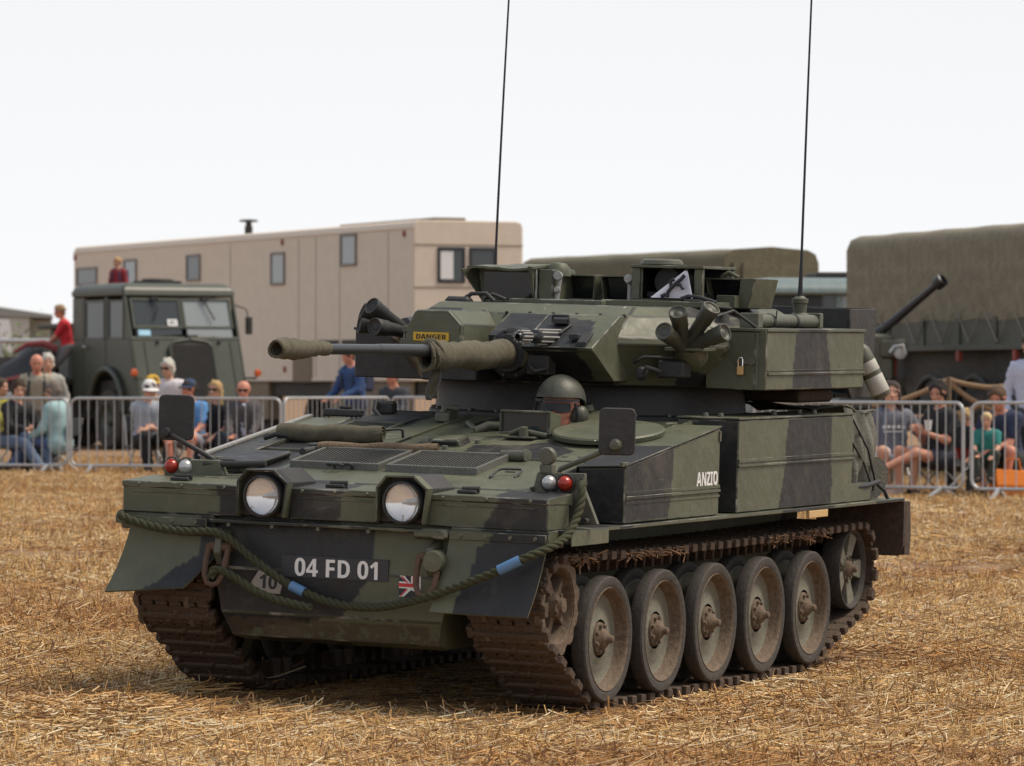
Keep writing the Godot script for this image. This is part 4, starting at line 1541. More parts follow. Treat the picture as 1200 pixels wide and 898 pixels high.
	var bl := part("turret_stowage_box", mb, P, tank)
	mb = ab()
	mb.extrude([[0.80, -1.79], [1.06, -1.79], [1.117, -1.82], [1.117, -3.28], [0.80, -3.28]], "y", 1.735, 1.752, 0.004)
	mb.box(V(1.108, 1.522, -3.275), V(1.119, 1.535, -1.84), 0.003)
	mb.box(V(1.108, 1.543, -3.27), V(1.1135, 1.549, -1.84), 0.001)
	mb.box(V(1.075, 1.45, -1.815), V(1.113, 1.745, -1.806), 0.003)
	part("box_lid", mb, P, bl)
	mb = MB.new()
	mb.box(V(0.955, 1.575, -1.80), V(1.05, 1.60, -1.79), 0.002)
	mb.lathe([[0.0, 0.012], [0.018, 0.011], [0.018, 0.0]], 10, V(1.045, 1.588, -1.795), Vector3(0, 0, 1))
	part("hasp", mb, M.green, bl)
	mb = MB.new()
	mb.box(V(0.972, 1.520, -1.792), V(1.008, 1.566, -1.774), 0.005)
	var lock := part("padlock", mb, M.brass, bl)
	mb = MB.new()
	mb.tube([V(0.979, 1.562, -1.783), V(0.977, 1.592, -1.783), V(0.983, 1.605, -1.783), V(0.995, 1.607, -1.783), V(1.001, 1.597, -1.783), V(1.001, 1.562, -1.783)], 0.0045, 6)
	part("lock_shackle", mb, M.chrome, lock)
	mb = ab()
	mb.box(V(-1.11, 1.447, -3.25), V(-0.72, 1.69, -1.80), 0.007)
	mb.box(V(-1.115, 1.685, -3.26), V(-0.72, 1.70, -1.79), 0.003)
	part("turret_stowage_box", mb, M.black_paint, tank)
	mb = MB.new()
	mb.tube([V(0.95, 1.788, -2.06), V(0.95, 1.787, -2.92)], 0.034, 14)
	mb.box(V(0.90, 1.752, -2.06), V(1.0, 1.826, -1.99), 0.005)
	mb.box(V(0.91, 1.752, -2.97), V(0.99, 1.83, -2.92), 0.005)
	var cl := part("cleaning_rod_tube", mb, M.green, tank)
	mb = MB.new()
	for z in [-2.28, -2.62]:
		mb.lathe([[0.037, -0.015], [0.039, 0.0], [0.037, 0.015]], 14, V(0.95, 1.788, z), Vector3(0, 0, 1))
	mb.box(V(0.93, 1.745, -2.30), V(0.97, 1.77, -2.26), 0.004)
	mb.tube([V(0.985, 1.79, -2.28), V(0.99, 1.84, -2.28)], 0.004, 5)
	pieces("tube_clamp", mb, M.black_paint, cl)
	# smoke dischargers
	var view := TK.basis.inverse()
	for s in [1.0, -1.0]:
		var base := V(0.80, 1.645, -1.52) if s > 0 else V(-0.70, 1.69, -1.52)
		mb = ab()
		mb.lathe([[0.0, 0.07], [0.05, 0.06], [0.07, 0.02], [0.085, -0.10]], 16, base + V(0, 0.0, -0.06), V(0.3 * s, 0.35, 1))
		mb.box(base + V(-0.09, -0.012, -0.16), base + V(0.10, 0.006, 0.05), 0.004)
		var sd := part("smoke_discharger", mb, P if s > 0 else M.black_paint, tank)
		var ends := [Vector3(-0.042, 0.178, 0.17), Vector3(-0.112, 0.085, 0.20), Vector3(0.125, 0.200, 0.13), Vector3(0.190, 0.080, 0.15)] if s > 0 else [Vector3(-0.165, 0.125, 0.16), Vector3(-0.15, 0.02, 0.19), Vector3(-0.215, 0.10, 0.05), Vector3(-0.23, 0.035, 0.06)]
		for k in 4:
			var d: Vector3 = view * ends[k]
			var l := d.length()
			d /= l
			mb = MB.new()
			mb.lathe([[0.0, 0.02], [0.028, 0.02], [0.034, 0.04], [0.036, l - 0.10], [0.041, l - 0.09], [0.041, l - 0.05], [0.043, l - 0.045], [0.046, l - 0.01], [0.044, l], [0.038, l], [0.036, l - 0.006], [0.022, l - 0.012], [0.010, l - 0.007], [0.0, l - 0.006]], 20, base, d)
			part("discharger_tube", mb, M.launcher_green if s > 0 else M.black_paint, sd)
		if s < 0:
			continue
		mb = MB.new()
		mb.tube([base + V(0.12 * s, 0.16, -0.10), base + V(0.17 * s, 0.19, -0.2), base + V(0.21 * s, 0.14, -0.3), base + V(0.26 * s, 0.09, -0.36)], 0.008, 6)
		mb.tube([base + V(0.10 * s, 0.18, -0.12), base + V(0.02 * s, 0.21, -0.2), base + V(0.14 * s, 0.20, -0.26)], 0.008, 6)
		mb.lathe([[0.0, 0.05], [0.03, 0.045], [0.04, 0.0]], 10, base + V(0.13 * s, 0.13, -0.16), Vector3.UP)
		pieces("discharger_cable", mb, M.black_paint, sd)
	# things half hidden under the cheek
	mb = MB.new()
	mb.box(V(0.66, 1.50, -1.62), V(0.80, 1.585, -1.50), 0.012)
	mb.lathe([[0.0, 0.04], [0.025, 0.035], [0.035, 0.0]], 12, V(0.60, 1.52, -1.46), Vector3(0, 0, 1))
	mb.tube([V(0.56, 1.57, -1.45), V(0.62, 1.60, -1.43), V(0.74, 1.60, -1.52)], 0.008, 6)
	mb.tube([V(0.60, 1.50, -1.44), V(0.64, 1.55, -1.42), V(0.70, 1.53, -1.46)], 0.012, 6)
	pieces("cheek_bracket", mb, M.black_paint, tank)
	# stowage basket at the back
	mb = ab()
	mb.hexa([V(-0.95, 1.40, -3.70), V(0.95, 1.40, -3.70), V(-1.0, 1.86, -3.75), V(1.0, 1.86, -3.75), V(-0.95, 1.40, -3.66), V(0.95, 1.40, -3.66), V(-1.0, 1.86, -3.70), V(1.0, 1.86, -3.70)], 0.004)
	mb.box(V(-0.95, 1.39, -3.70), V(0.95, 1.41, -3.30), 0.004)
	for s in [-1.0, 1.0]:
		mb.extrude([[-3.29, 1.45], [-3.29, 1.80], [-3.33, 1.855], [-3.72, 1.855], [-3.66, 1.39], [-3.35, 1.39]], "x", 1.0 * s, 1.02 * s, 0.004)
		mb.box(V(minf(0.80 * s, 1.02 * s), 1.62, -3.31), V(maxf(0.80 * s, 1.02 * s), 1.855, -3.29), 0.003)
	part("turret_basket", mb, M.black_paint, tank)
	mb = MB.new()
	mb.box(V(0.3, 1.37, -3.28), V(0.95, 1.44, -2.75), 0.02)
	part("basket_floor_brace", mb, M.mud_skirt, tank)
	var ea := V(1.015, 1.655, -3.46)
	var eb := V(1.135, 1.395, -3.52)
	var ed := (eb - ea).normalized()
	mb = MB.new()
	mb.lathe([[0.0, -0.02], [0.03, -0.012], [0.048, 0.02], [0.050, 0.08], [0.050, 0.27], [0.04, 0.29], [0.0, 0.295]], 20, ea, ed)
	var ex := part("fire_bottle", mb, M.green, tank)
	mb = MB.new()
	mb.lathe([[0.0505, 0.085], [0.0515, 0.087], [0.0515, 0.142], [0.0505, 0.144]], 20, ea, ed)
	mb.lathe([[0.0505, 0.168], [0.0515, 0.170], [0.0515, 0.262], [0.0505, 0.264]], 20, ea, ed)
	part("bottle_band", mb, flat_mat("band_grey", lin(0.42, 0.41, 0.37), 0.6), ex)


func build_turret_top() -> void:
	var P: Material = M.paint
	# commander's hooded sight
	var mb := ab()
	mb.hexa([V(-0.575, 1.845, -2.42), V(-0.25, 1.845, -2.42), V(-0.59, 2.03, -2.42), V(-0.245, 2.035, -2.42), V(-0.575, 1.845, -2.15), V(-0.25, 1.845, -2.15), V(-0.59, 2.02, -2.15), V(-0.245, 2.03, -2.15)], 0.008)
	var st := part("hooded_sight", mb, P, tank)
	mb = MB.new()
	mb.box(V(-0.555, 1.858, -2.15), V(-0.268, 2.0, -2.144), 0.001)
	part("sight_window", mb, M.dark_glass, st)
	var rows := []
	for i in 4:
		var row := []
		for j in 12:
			var w := j / 11.0
			row.append(V(lerpf(-0.60, -0.235, w), 2.030 - 0.018 * i / 3.0 + 0.010 * sin(w * 6.0 + 0.6) * (i / 3.0) + (0.008 if w > 0.4 else 0.0), -2.28 + i * 0.085))
		rows.append(row)
	mb = ab()
	mb.sheet(rows, 0.012)
	mb.hexa([V(-0.635, 2.01, -2.02), V(-0.625, 2.01, -2.02), V(-0.575, 1.86, -2.15), V(-0.565, 1.86, -2.15), V(-0.60, 2.02, -2.16), V(-0.59, 2.02, -2.16), V(-0.59, 1.86, -2.18), V(-0.58, 1.86, -2.18)], 0.002)
	mb.hexa([V(-0.262, 2.03, -2.02), V(-0.247, 2.03, -2.02), V(-0.262, 1.86, -2.10), V(-0.247, 1.86, -2.10), V(-0.262, 2.03, -2.16), V(-0.247, 2.03, -2.16), V(-0.262, 1.86, -2.18), V(-0.247, 1.86, -2.18)], 0.003)
	part("sight_hood", mb, P, st)
	mb = ab()
	mb.box(V(-0.24, 1.845, -2.40), V(-0.150, 2.02, -2.10), 0.012)
	mb.lathe([[0.0, 0.05], [0.04, 0.045], [0.062, 0.02], [0.066, -0.02]], 20, V(-0.19, 2.005, -2.25), Vector3.UP)
	part("sight_side_box", mb, P, st)
	mb = MB.new()
	mb.tube([V(-0.245, 2.03, -2.09), V(-0.238, 1.95, -2.085), V(-0.24, 1.87, -2.09)], 0.006, 6)
	mb.lathe([[0.0, 0.03], [0.022, 0.028], [0.026, 0.0]], 10, V(-0.135, 1.985, -2.12), V(0.3, 0.1, 1))
	mb.lathe([[0.0, 0.03], [0.014, 0.028], [0.018, 0.0]], 10, V(-0.13, 1.915, -2.10), V(0.3, 0.1, 1))
	mb.tube([V(-0.13, 1.86, -2.1), V(-0.125, 2.0, -2.13)], 0.012, 6)
	pieces("sight_fitting", mb, M.galv_edge, st)
	# episcopes: flared steel hoods with dark glass
	for q in [[-0.09, -2.30, 0.185, 0.0], [0.108, -2.32, 0.17, 0.10], [0.70, -2.30, 0.20, -0.05], [0.60, -2.75, 0.18, 0.5], [-0.3, -2.75, 0.18, -0.3]]:
		mb = ab()
		mb.t = Transform3D(Basis(Vector3.UP, q[3]), V(q[0], 1.862, q[1]))
		var w: float = q[2] / 2
		for sx in [-1.0, 1.0]:
			mb.hexa([V(w * 0.86 * sx, 0.0, -0.16), V((w * 0.86 - 0.008) * sx, 0.0, -0.16), V(w * sx, 0.13, -0.16), V((w - 0.008) * sx, 0.13, -0.16), V(w * 0.86 * sx, 0.0, 0.0), V((w * 0.86 - 0.008) * sx, 0.0, 0.0), V(w * sx, 0.13, 0.02), V((w - 0.008) * sx, 0.13, 0.02)], 0.002)
		mb.hexa([V(-w, 0.125, -0.16), V(w, 0.125, -0.16), V(-w, 0.134, -0.16), V(w, 0.134, -0.16), V(-w, 0.125, 0.024), V(w, 0.125, 0.024), V(-w, 0.134, 0.024), V(w, 0.134, 0.024)], 0.002)
		mb.box(V(-w * 0.86, -0.02, -0.17), V(w * 0.86, 0.012, 0.01), 0.003)
		mb.box(V(-w * 0.9, 0.0, -0.17), V(w * 0.9, 0.125, -0.14), 0.003)
		var ep := part("episcope", mb, P, tank)
		mb = MB.new()
		mb.t = Transform3D(Basis(Vector3.UP, q[3]), V(q[0], 1.862, q[1]))
		mb.hexa([V(-w * 0.8, 0.014, -0.06), V(w * 0.8, 0.014, -0.06), V(-w * 0.86, 0.12, -0.03), V(w * 0.86, 0.12, -0.03), V(-w * 0.8, 0.014, -0.07), V(w * 0.8, 0.014, -0.07), V(-w * 0.86, 0.12, -0.04), V(w * 0.86, 0.12, -0.04)], 0.0)
		part("episcope_glass", mb, M.dark_glass, ep)
	mb = ab()
	mb.hexa([V(0.80, 1.845, -2.55), V(0.86, 1.845, -2.55), V(0.83, 1.996, -2.55), V(0.895, 1.996, -2.55), V(0.78, 1.845, -2.26), V(0.84, 1.845, -2.26), V(0.80, 1.996, -2.26), V(0.88, 1.996, -2.26)], 0.004)
	mb.box(V(0.70, 1.845, -2.30), V(0.80, 1.91, -2.18), 0.006)
	mb.lathe([[0.0, 0.03], [0.02, 0.025], [0.026, 0.0]], 10, V(0.71, 1.996, -2.32), Vector3.UP)
	mb.tube([V(0.68, 2.0, -2.3), V(0.72, 2.025, -2.3), V(0.77, 2.0, -2.31)], 0.012, 6)
	part("hatch_side_guard", mb, P, tank)
	# framed sight cupola with a round lid on top
	mb = ab()
	var x0 := 0.315
	var x1 := 0.695
	var za := -2.42
	var zb := -2.0
	for q in [[x0, zb], [x1 - 0.045, zb], [x0, za], [x1 - 0.045, za]]:
		mb.box(V(q[0], 1.868, q[1] - 0.03), V(q[0] + 0.045, 2.038, q[1]), 0.004)
	mb.box(V(x0 - 0.006, 2.036, za - 0.035), V(x1 + 0.006, 2.052, zb + 0.012), 0.004)
	mb.box(V(x0 - 0.006, 1.862, za - 0.035), V(x1 + 0.006, 1.884, zb + 0.006), 0.004)
	mb.box(V(x0 + 0.045, 1.884, zb - 0.02), V(x0 + 0.055, 2.036, zb - 0.012), 0.002)
	mb.box(V(x1 - 0.10, 1.884, zb - 0.02), V(x1 - 0.085, 2.036, zb - 0.012), 0.002)
	var cu := part("sight_cupola", mb, P, tank)
	mb = MB.new()
	mb.box(V(x0 + 0.02, 1.88, za - 0.03), V(x1 - 0.02, 2.036, za + 0.02), 0.004)
	mb.lathe([[0.0, 0.1], [0.07, 0.1], [0.08, 0.08], [0.085, -0.15]], 20, V(0.47, 1.97, -2.2), Vector3(0, 0, 1))
	mb.box(V(0.36, 1.885, -2.3), V(0.62, 1.92, -2.08), 0.01)
	mb.box(V(x0 + 0.004, 1.884, za), V(x0 + 0.014, 2.036, zb - 0.05), 0.002)
	pieces("sight_head", mb, M.number_black, cu)
	mb = MB.new()
	mb.lathe([[0.0, 0.032], [0.085, 0.03], [0.102, 0.022], [0.108, 0.004], [0.10, -0.004], [0.0, -0.004]], 32, V(0.437, 2.053, -2.1), Vector3.UP)
	part("cupola_lid", mb, M.green, cu)
	mb = MB.new()
	mb.lathe([[0.0, 0.03], [0.022, 0.026], [0.026, 0.0]], 10, V(0.285, 1.975, -2.05), V(0, 0.3, 1))
	mb.tube([V(0.285, 1.87, -2.06), V(0.285, 2.0, -2.06)], 0.014, 6)
	pieces("cupola_fitting", mb, M.galv_edge, cu)
	# roof clutter
	mb = MB.new()
	mb.tube([V(0.60, 1.885, -1.96), V(0.64, 1.90, -1.96), V(0.70, 1.895, -1.97), V(0.78, 1.87, -1.98)], 0.012, 6)
	mb.tube([V(0.62, 1.878, -1.95), V(0.70, 1.876, -1.95), V(0.76, 1.86, -1.96)], 0.010, 6)
	mb.tube([V(-0.50, 1.85, -1.75), V(-0.45, 1.885, -1.76), V(-0.38, 1.888, -1.78), V(-0.34, 1.85, -1.79)], 0.012, 6)
	mb.tube([V(-0.40, 1.86, -1.8), V(-0.36, 1.885, -1.82), V(-0.30, 1.86, -1.84)], 0.010, 6)
	mb.box(V(-0.58, 1.80, -1.78), V(-0.44, 1.87, -1.70), 0.02)
	pieces("roof_cable", mb, M.black_paint, tank)
	# aerials
	for s in [1.0, -1.0]:
		var b := V(0.885 * s, 1.76, -2.9) if s > 0 else V(-0.83, 1.76, -2.9)
		mb = MB.new()
		mb.lathe([[0.0, 0.155], [0.022, 0.155], [0.030, 0.145], [0.042, 0.142], [0.042, 0.12], [0.036, 0.115], [0.034, 0.07], [0.05, 0.06], [0.052, 0.0], [0.052, -0.06]], 20, b, Vector3.UP)
		var an := part("aerial_base", mb, M.green, tank)
		mb = MB.new()
		var lean := V(0.035, 0, 0.0) if s > 0 else V(0.082, 0, 0.0)
		var pts := []
		var rad := []
		for k in 14:
			var w := k / 13.0
			pts.append(b + V(0, 0.15, 0) + V(0, 2.9 * w, 0) + lean * w * (0.7 + 0.5 * w))
			rad.append(lerpf(0.0075, 0.0032, w) if w > 0.05 else 0.014)
		mb.tube(pts, rad, 8)
		part("aerial_whip", mb, M.number_black, an)


func build_tank_cargo() -> void:
	# rolled canvas on the engine deck
	for e in [[V(-0.86, 0, -0.46), V(-0.335, 0, -0.50), 0.042, "olive rolled canvas lying across the engine deck behind the centre grille", "canvas"], [V(-0.52, 0, -0.20), V(0.055, 0, -0.275), 0.026, "thin brown canvas roll with a frayed end along the grille edge", "brown_canvas"]]:
		var mb := MB.new()
		var pts := []
		var rad := []
		for k in 21:
			var w := k / 20.0
			var p: Vector3 = e[0].lerp(e[1], w)
			p.y = deck_y(p.z) + e[2] * 0.96 + 0.003 * sin(w * 14)
			p.z += 0.004 * sin(w * 9)
			pts.append(p)
			rad.append(e[2] * (1.0 + 0.05 * sin(w * 11.0) + 0.04 * sin(w * 29.0)))
		mb.tube(pts, rad, 16, false)
		var last: Vector3 = pts[20]
		var first: Vector3 = pts[0]
		var d := (last - first).normalized()
		mb.tube([first, first + d * 0.01], [e[2] * 0.98, 0.0], 16, false)
		# the rolled edge: a spiral seen at the open end
		var side := d.cross(Vector3.UP).normalized()
		var up := side.cross(d)
		var spiral := []
		for k in 27:
			var a := k * 0.6
			var r: float = e[2] * (1.0 - k / 30.0)
			spiral.append([last + d * -0.05 + (side * cos(a) + up * sin(a)) * r, last + d * 0.006 + (side * cos(a) + up * sin(a)) * r])
		mb.sheet(spiral, 0.003)
		var roll := part("canvas_roll", mb, M[e[4]])
		roll.transform = TK
		tag(roll, e[3], "canvas roll", "canvas rolls on the tank deck")
	# the tow rope slung round the bow
	var mb := MB.new()
	var px := [V(-1.075, 0.80, 0.40), V(-1.075, 0.835, 0.66), V(-1.03, 0.838, 0.80), V(-0.95, 0.812, 0.815), V(-0.817, 0.787, 0.81), V(-0.68, 0.778, 0.81), V(-0.57, 0.783, 0.81), V(-0.50, 0.770, 0.815), V(-0.44, 0.735, 0.81), V(-0.37, 0.680, 0.80), V(-0.285, 0.622, 0.79), V(-0.19, 0.566, 0.78), V(-0.09, 0.526, 0.78), V(0.02, 0.494, 0.785), V(0.14, 0.480, 0.795), V(0.28, 0.484, 0.80), V(0.42, 0.512, 0.83), V(0.54, 0.544, 0.86), V(0.70, 0.600, 0.885), V(0.865, 0.667, 0.885), V(1.00, 0.735, 0.865), V(1.09, 0.785, 0.78), V(1.115, 0.83, 0.66), V(1.12, 0.90, 0.57), V(1.125, 0.98, 0.52), V(1.115, 1.04, 0.49), V(1.09, 1.06, 0.42)]
	var rope := thing("tow_rope", "thick green twisted tow rope slung across the tank's bow", "rope", TK)
	rope_strands(px, 0.0185, "rope_strand", rope)
	var tape := func(i: int, r: float) -> void:
		var t := MB.new()
		var seg := smooth_path(px, 10).slice(i * 10 + 2, i * 10 + 10)
		t.tube(seg, r, 14)
		part("tape_wrap", t, M.blue_tape, rope)
	tape.call(11, 0.0235)
	tape.call(19, 0.0235)
	var p2 := [V(-0.53, 0.575, 0.865), V(-0.515, 0.615, 0.86), V(-0.47, 0.605, 0.84), V(-0.405, 0.571, 0.83), V(-0.317, 0.526, 0.83), V(-0.231, 0.497, 0.825), V(-0.144, 0.480, 0.825), V(-0.04, 0.462, 0.825)]
	var rope2 := thing("tow_rope", "short green rope end looped through the rusty shackle beside the bridge plate", "rope", TK)
	rope_strands(p2, 0.0185, "rope_strand", rope2)
	# canvas hanging at the back of the stowage box
	var rows := []
	for i in 14:
		var k := i / 13.0
		var row := []
		for j in 25:
			var w := j / 24.0
			var fold := 0.030 * sin(w * 15.0 + k * 4.0) * (0.3 + k) + 0.012 * sin(w * 31.0 - k * 7.0)
			var y := 1.345 - 0.42 * k - 0.04 * w * (1 - k)
			row.append(V(1.03 + 0.035 * sin(k * PI) - 0.02 * w + fold * 0.6, y, lerpf(-3.19, -3.24, k) - 0.52 * w * (1.0 - 0.15 * k) + fold * 0.3))
		rows.append(row)
	var cb := MB.new()
	cb.sheet(rows, 0.008)
	var top := []
	for i in 5:
		var row := []
		for j in 9:
			var w := j / 8.0
			row.append(V(lerpf(0.45, 1.03, i / 4.0), 1.347 + 0.015 * sin(i * 1.7 + j) - 0.04 * w, -3.19 - 0.54 * w))
		top.append(row)
	cb.sheet(top, 0.008)
	cb.tube([V(0.55, 1.02, -3.78), V(0.8, 1.0, -3.82), V(1.02, 0.96, -3.72)], [0.14, 0.17, 0.12], 12)
	var tarp := thing("folded_tarpaulin", "grey green folded tarpaulin strapped behind the rear stowage box", "tarpaulin", TK)
	part("cloth", cb, M.grey_tarp, tarp)
	cb = MB.new()
	cb.tube([V(1.06, 1.30, -3.24), V(1.075, 1.12, -3.48), V(1.06, 0.96, -3.64), V(1.03, 0.90, -3.70)], 0.006, 6)
	cb.tube([V(1.065, 1.16, -3.26), V(1.075, 1.05, -3.42), V(1.06, 0.94, -3.58)], 0.006, 6)
	cb.tube([V(1.07, 0.93, -3.22), V(1.09, 0.935, -3.42), V(1.075, 0.95, -3.66)], 0.014, 6)
	cb.tube([V(1.04, 0.95, -3.68), V(1.08, 0.90, -3.74), V(1.09, 0.85, -3.78)], 0.010, 6)
	part("strap", cb, M.number_black, tarp)
	# small printed flag on the cupola
	rows = []
	for i in 8:
		var k := i / 7.0
		var row := []
		for j in 8:
			var w := j / 7.0
			var a := V(0.618, 2.035, -1.985)
			var b := V(lerpf(0.44, 0.662, w), 1.889, -1.965)
			row.append(a.lerp(b, k) + V(0, 0, 0.018 * sin(w * 6.0 + 1.0) * k))
		rows.append(row)
	cb = MB.new()
	cb.sheet(rows, 0.003)
	var flag := thing("small_flag", "small white flag with a black print draped on the turret sight", "flag", TK)
	part("cloth", cb, flat_mat("flag_white", lin(0.74, 0.73, 0.82), 0.9), flag)
	cb = MB.new()
	var fz := func(x: float, y: float) -> Vector3: return V(x, y, -1.952 - (2.035 - 2.0) * 0.0 - (y - 1.889) * 0.15 + 0.012)
	for line in [[[0.53, 1.895], [0.535, 1.92], [0.555, 1.945], [0.575, 1.965], [0.60, 1.985], [0.615, 2.005]], [[0.57, 1.96], [0.60, 1.955], [0.615, 1.935]], [[0.552, 1.94], [0.54, 1.97], [0.56, 1.985]], [[0.50, 1.895], [0.52, 1.905], [0.54, 1.90]]]:
		var pts := []
		for q in line:
			pts.append(fz.call(q[0], q[1]))
		cb.tube(pts, 0.010, 5, true)
	part("print", cb, M.number_black, flag)


func smooth_path(pts: Array, each: int) -> Array:
	var out := []
	for i in pts.size() - 1:
		for k in each:
			out.append(pts[i].cubic_interpolate(pts[i + 1], pts[maxi(i - 1, 0)], pts[mini(i + 2, pts.size() - 1)], float(k) / each))
	out.append(pts[-1])
	return out


func rope_strands(pts: Array, r: float, called: String, parent: Node3D) -> void:
	var line := smooth_path(pts, 10)
	var len := 0.0
	for i in line.size() - 1:
		len += line[i].distance_to(line[i + 1])
	var n := int(len / 0.010)
	var even := []
	var seg := 0
	var done := 0.0
	for i in n + 1:
		var at := len * i / n
		while seg < line.size() - 2 and done + line[seg].distance_to(line[seg + 1]) < at:
			done += line[seg].distance_to(line[seg + 1])
			seg += 1
		even.append(line[seg].lerp(line[seg + 1], clampf((at - done) / maxf(1e-6, line[seg].distance_to(line[seg + 1])), 0, 1)))
	for k in 3:
		var mb := MB.new()
		var p := []
		var up := Vector3.UP
		for i in even.size():
			var d: Vector3 = (even[mini(i + 1, n)] - even[maxi(i - 1, 0)]).normalized()
			up = (up - d * up.dot(d)).normalized()
			var side := d.cross(up)
			var a := TAU * k / 3 + i * 0.010 * 55.0
			p.append(even[i] + (up * cos(a) + side * sin(a)) * r * 0.52)
		mb.tube(p, r * 0.60, 7)
		part(called, mb, M.rope, parent)


# ------------------------------------------------------------------ ground, straw
var hills := FastNoiseLite.new()


func ground_y(x: float, z: float) -> float:
	var d := -z
	var base := 0.24 * smoothstep(24.0, 46.0, d)
	var plane := 0.00472 - (0.02585 * (x + 0.54154) + 0.02074 * (z + 21.46209)) / 0.99945
	var w := 1.0 - smoothstep(3.2, 9.0, Vector2(x - 0.1, z + 22.9).length())
	var bump := hills.get_noise_2d(x * 1.0, z * 1.0) * 0.035 + hills.get_noise_2d(x * 6.0 + 50.0, z * 6.0) * 0.012
	# a swath of uncrushed stubble just ahead of the right hand track
	base += 0.10 * exp(-(pow(x + 1.95, 2.0) + pow(z + 19.9, 2.0)) / 0.16)
	return lerpf(base, plane, w) + 0.085 * w * exp(-(pow(x + 1.95, 2.0) + pow(z + 19.9, 2.0)) / 0.16) + bump * (1.0 - 0.85 * w) - 0.004 * w


func build_ground() -> void:
	hills.seed = 4
	hills.frequency = 0.25
	hills.fractal_octaves = 3
	var zs := []
	var d := 12.0
	while d < 900.0:
		zs.append(d)
		d += 0.22 if d < 34.0 else (0.8 if d < 75.0 else d * 0.12)
	var mb := MB.new()
	var prev := []
	for q in zs:
		var row := []
		var half: float = q * 0.24 + 3.0
		if q > 70.0:
			half = q * 1.2
		for i in 81:
			var x := lerpf(-half, half, i / 80.0)
			row.append(Vector3(x, ground_y(x, -q), -q))
		if prev.size():
			for i in 80:
				mb.quad(prev[i], prev[i + 1], row[i + 1], row[i], Vector3.UP)
		prev = row
	# the same field to the sides and behind the camera
	mb.quad(V(-400, -0.12, 400), V(400, -0.12, 400), V(400, -0.12, -72), V(-400, -0.12, -72), Vector3.UP)
	var st := SurfaceTool.new()
	st.begin(Mesh.PRIMITIVE_TRIANGLES)
	st.set_smooth_group(0)
	for p in mb.v:
		st.add_vertex(p)
	st.index()
	st.generate_normals()
	var m := StandardMaterial3D.new()
	m.resource_name = "stubble_soil"
	m.albedo_texture = noise_tex(0.035, lin(0.14, 0.085, 0.048), lin(0.52, 0.345, 0.17), 6, 5, 1024)
	m.uv1_triplanar = true
	m.uv1_world_triplanar = true
	m.uv1_scale = Vector3.ONE * 0.8
	m.detail_enabled = true
	m.detail_albedo = noise_tex(0.012, lin(0.62, 0.50, 0.46), lin(1.0, 1.0, 1.0), 16, 3, 512)
	m.detail_blend_mode = BaseMaterial3D.BLEND_MODE_MUL
	m.detail_uv_layer = BaseMaterial3D.DETAIL_UV_2
	m.uv2_triplanar = true
	m.uv2_world_triplanar = true
	m.uv2_scale = Vector3.ONE * 0.11
	m.roughness = 0.95
	m.normal_enabled = true
	m.normal_texture = shared_bump
	m.normal_scale = 0.8
	struct(part("stubble_field", st.commit(), m))


func straw_clump(n: int, spread: float, width: float, upright: float, shortest: float, longest: float) -> ArrayMesh:
	var mb := MB.new()
	mb.coloured = true
	var tones := [lin(0.73, 0.54, 0.29), lin(0.70, 0.46, 0.19), lin(0.60, 0.365, 0.14), lin(0.28, 0.155, 0.068), lin(0.80, 0.68, 0.46), lin(0.67, 0.42, 0.165), lin(0.38, 0.23, 0.108)]
	for i in n:
		var a := rng.randf() * TAU
		var r := spread * sqrt(rng.randf())
		var p := Vector3(cos(a) * r, rng.randf_range(-0.004, 0.018), sin(a) * r)
		var t := rng.randf() * TAU
		var stand := rng.randf() < upright
		var el := rng.randf_range(0.7, 1.5) if stand else absf(rng.randfn(0.0, 0.11))
		var l := rng.randf_range(0.03, 0.085) if stand else lerpf(shortest, longest, pow(rng.randf(), 1.8))
		var dir := Vector3(cos(t) * cos(el), sin(el), sin(t) * cos(el))
		mb.colour = tones[rng.randi() % tones.size()] * rng.randf_range(0.8, 1.1)
		var bend := Vector3(rng.randf_range(-1, 1), rng.randf_range(-0.6, 0.2), rng.randf_range(-1, 1)) * l * 0.12
		mb.tube([p, p + dir * l * 0.5 + bend, p + dir * l], width * rng.randf_range(0.7, 1.3), 3, false)
	return mb.mesh()


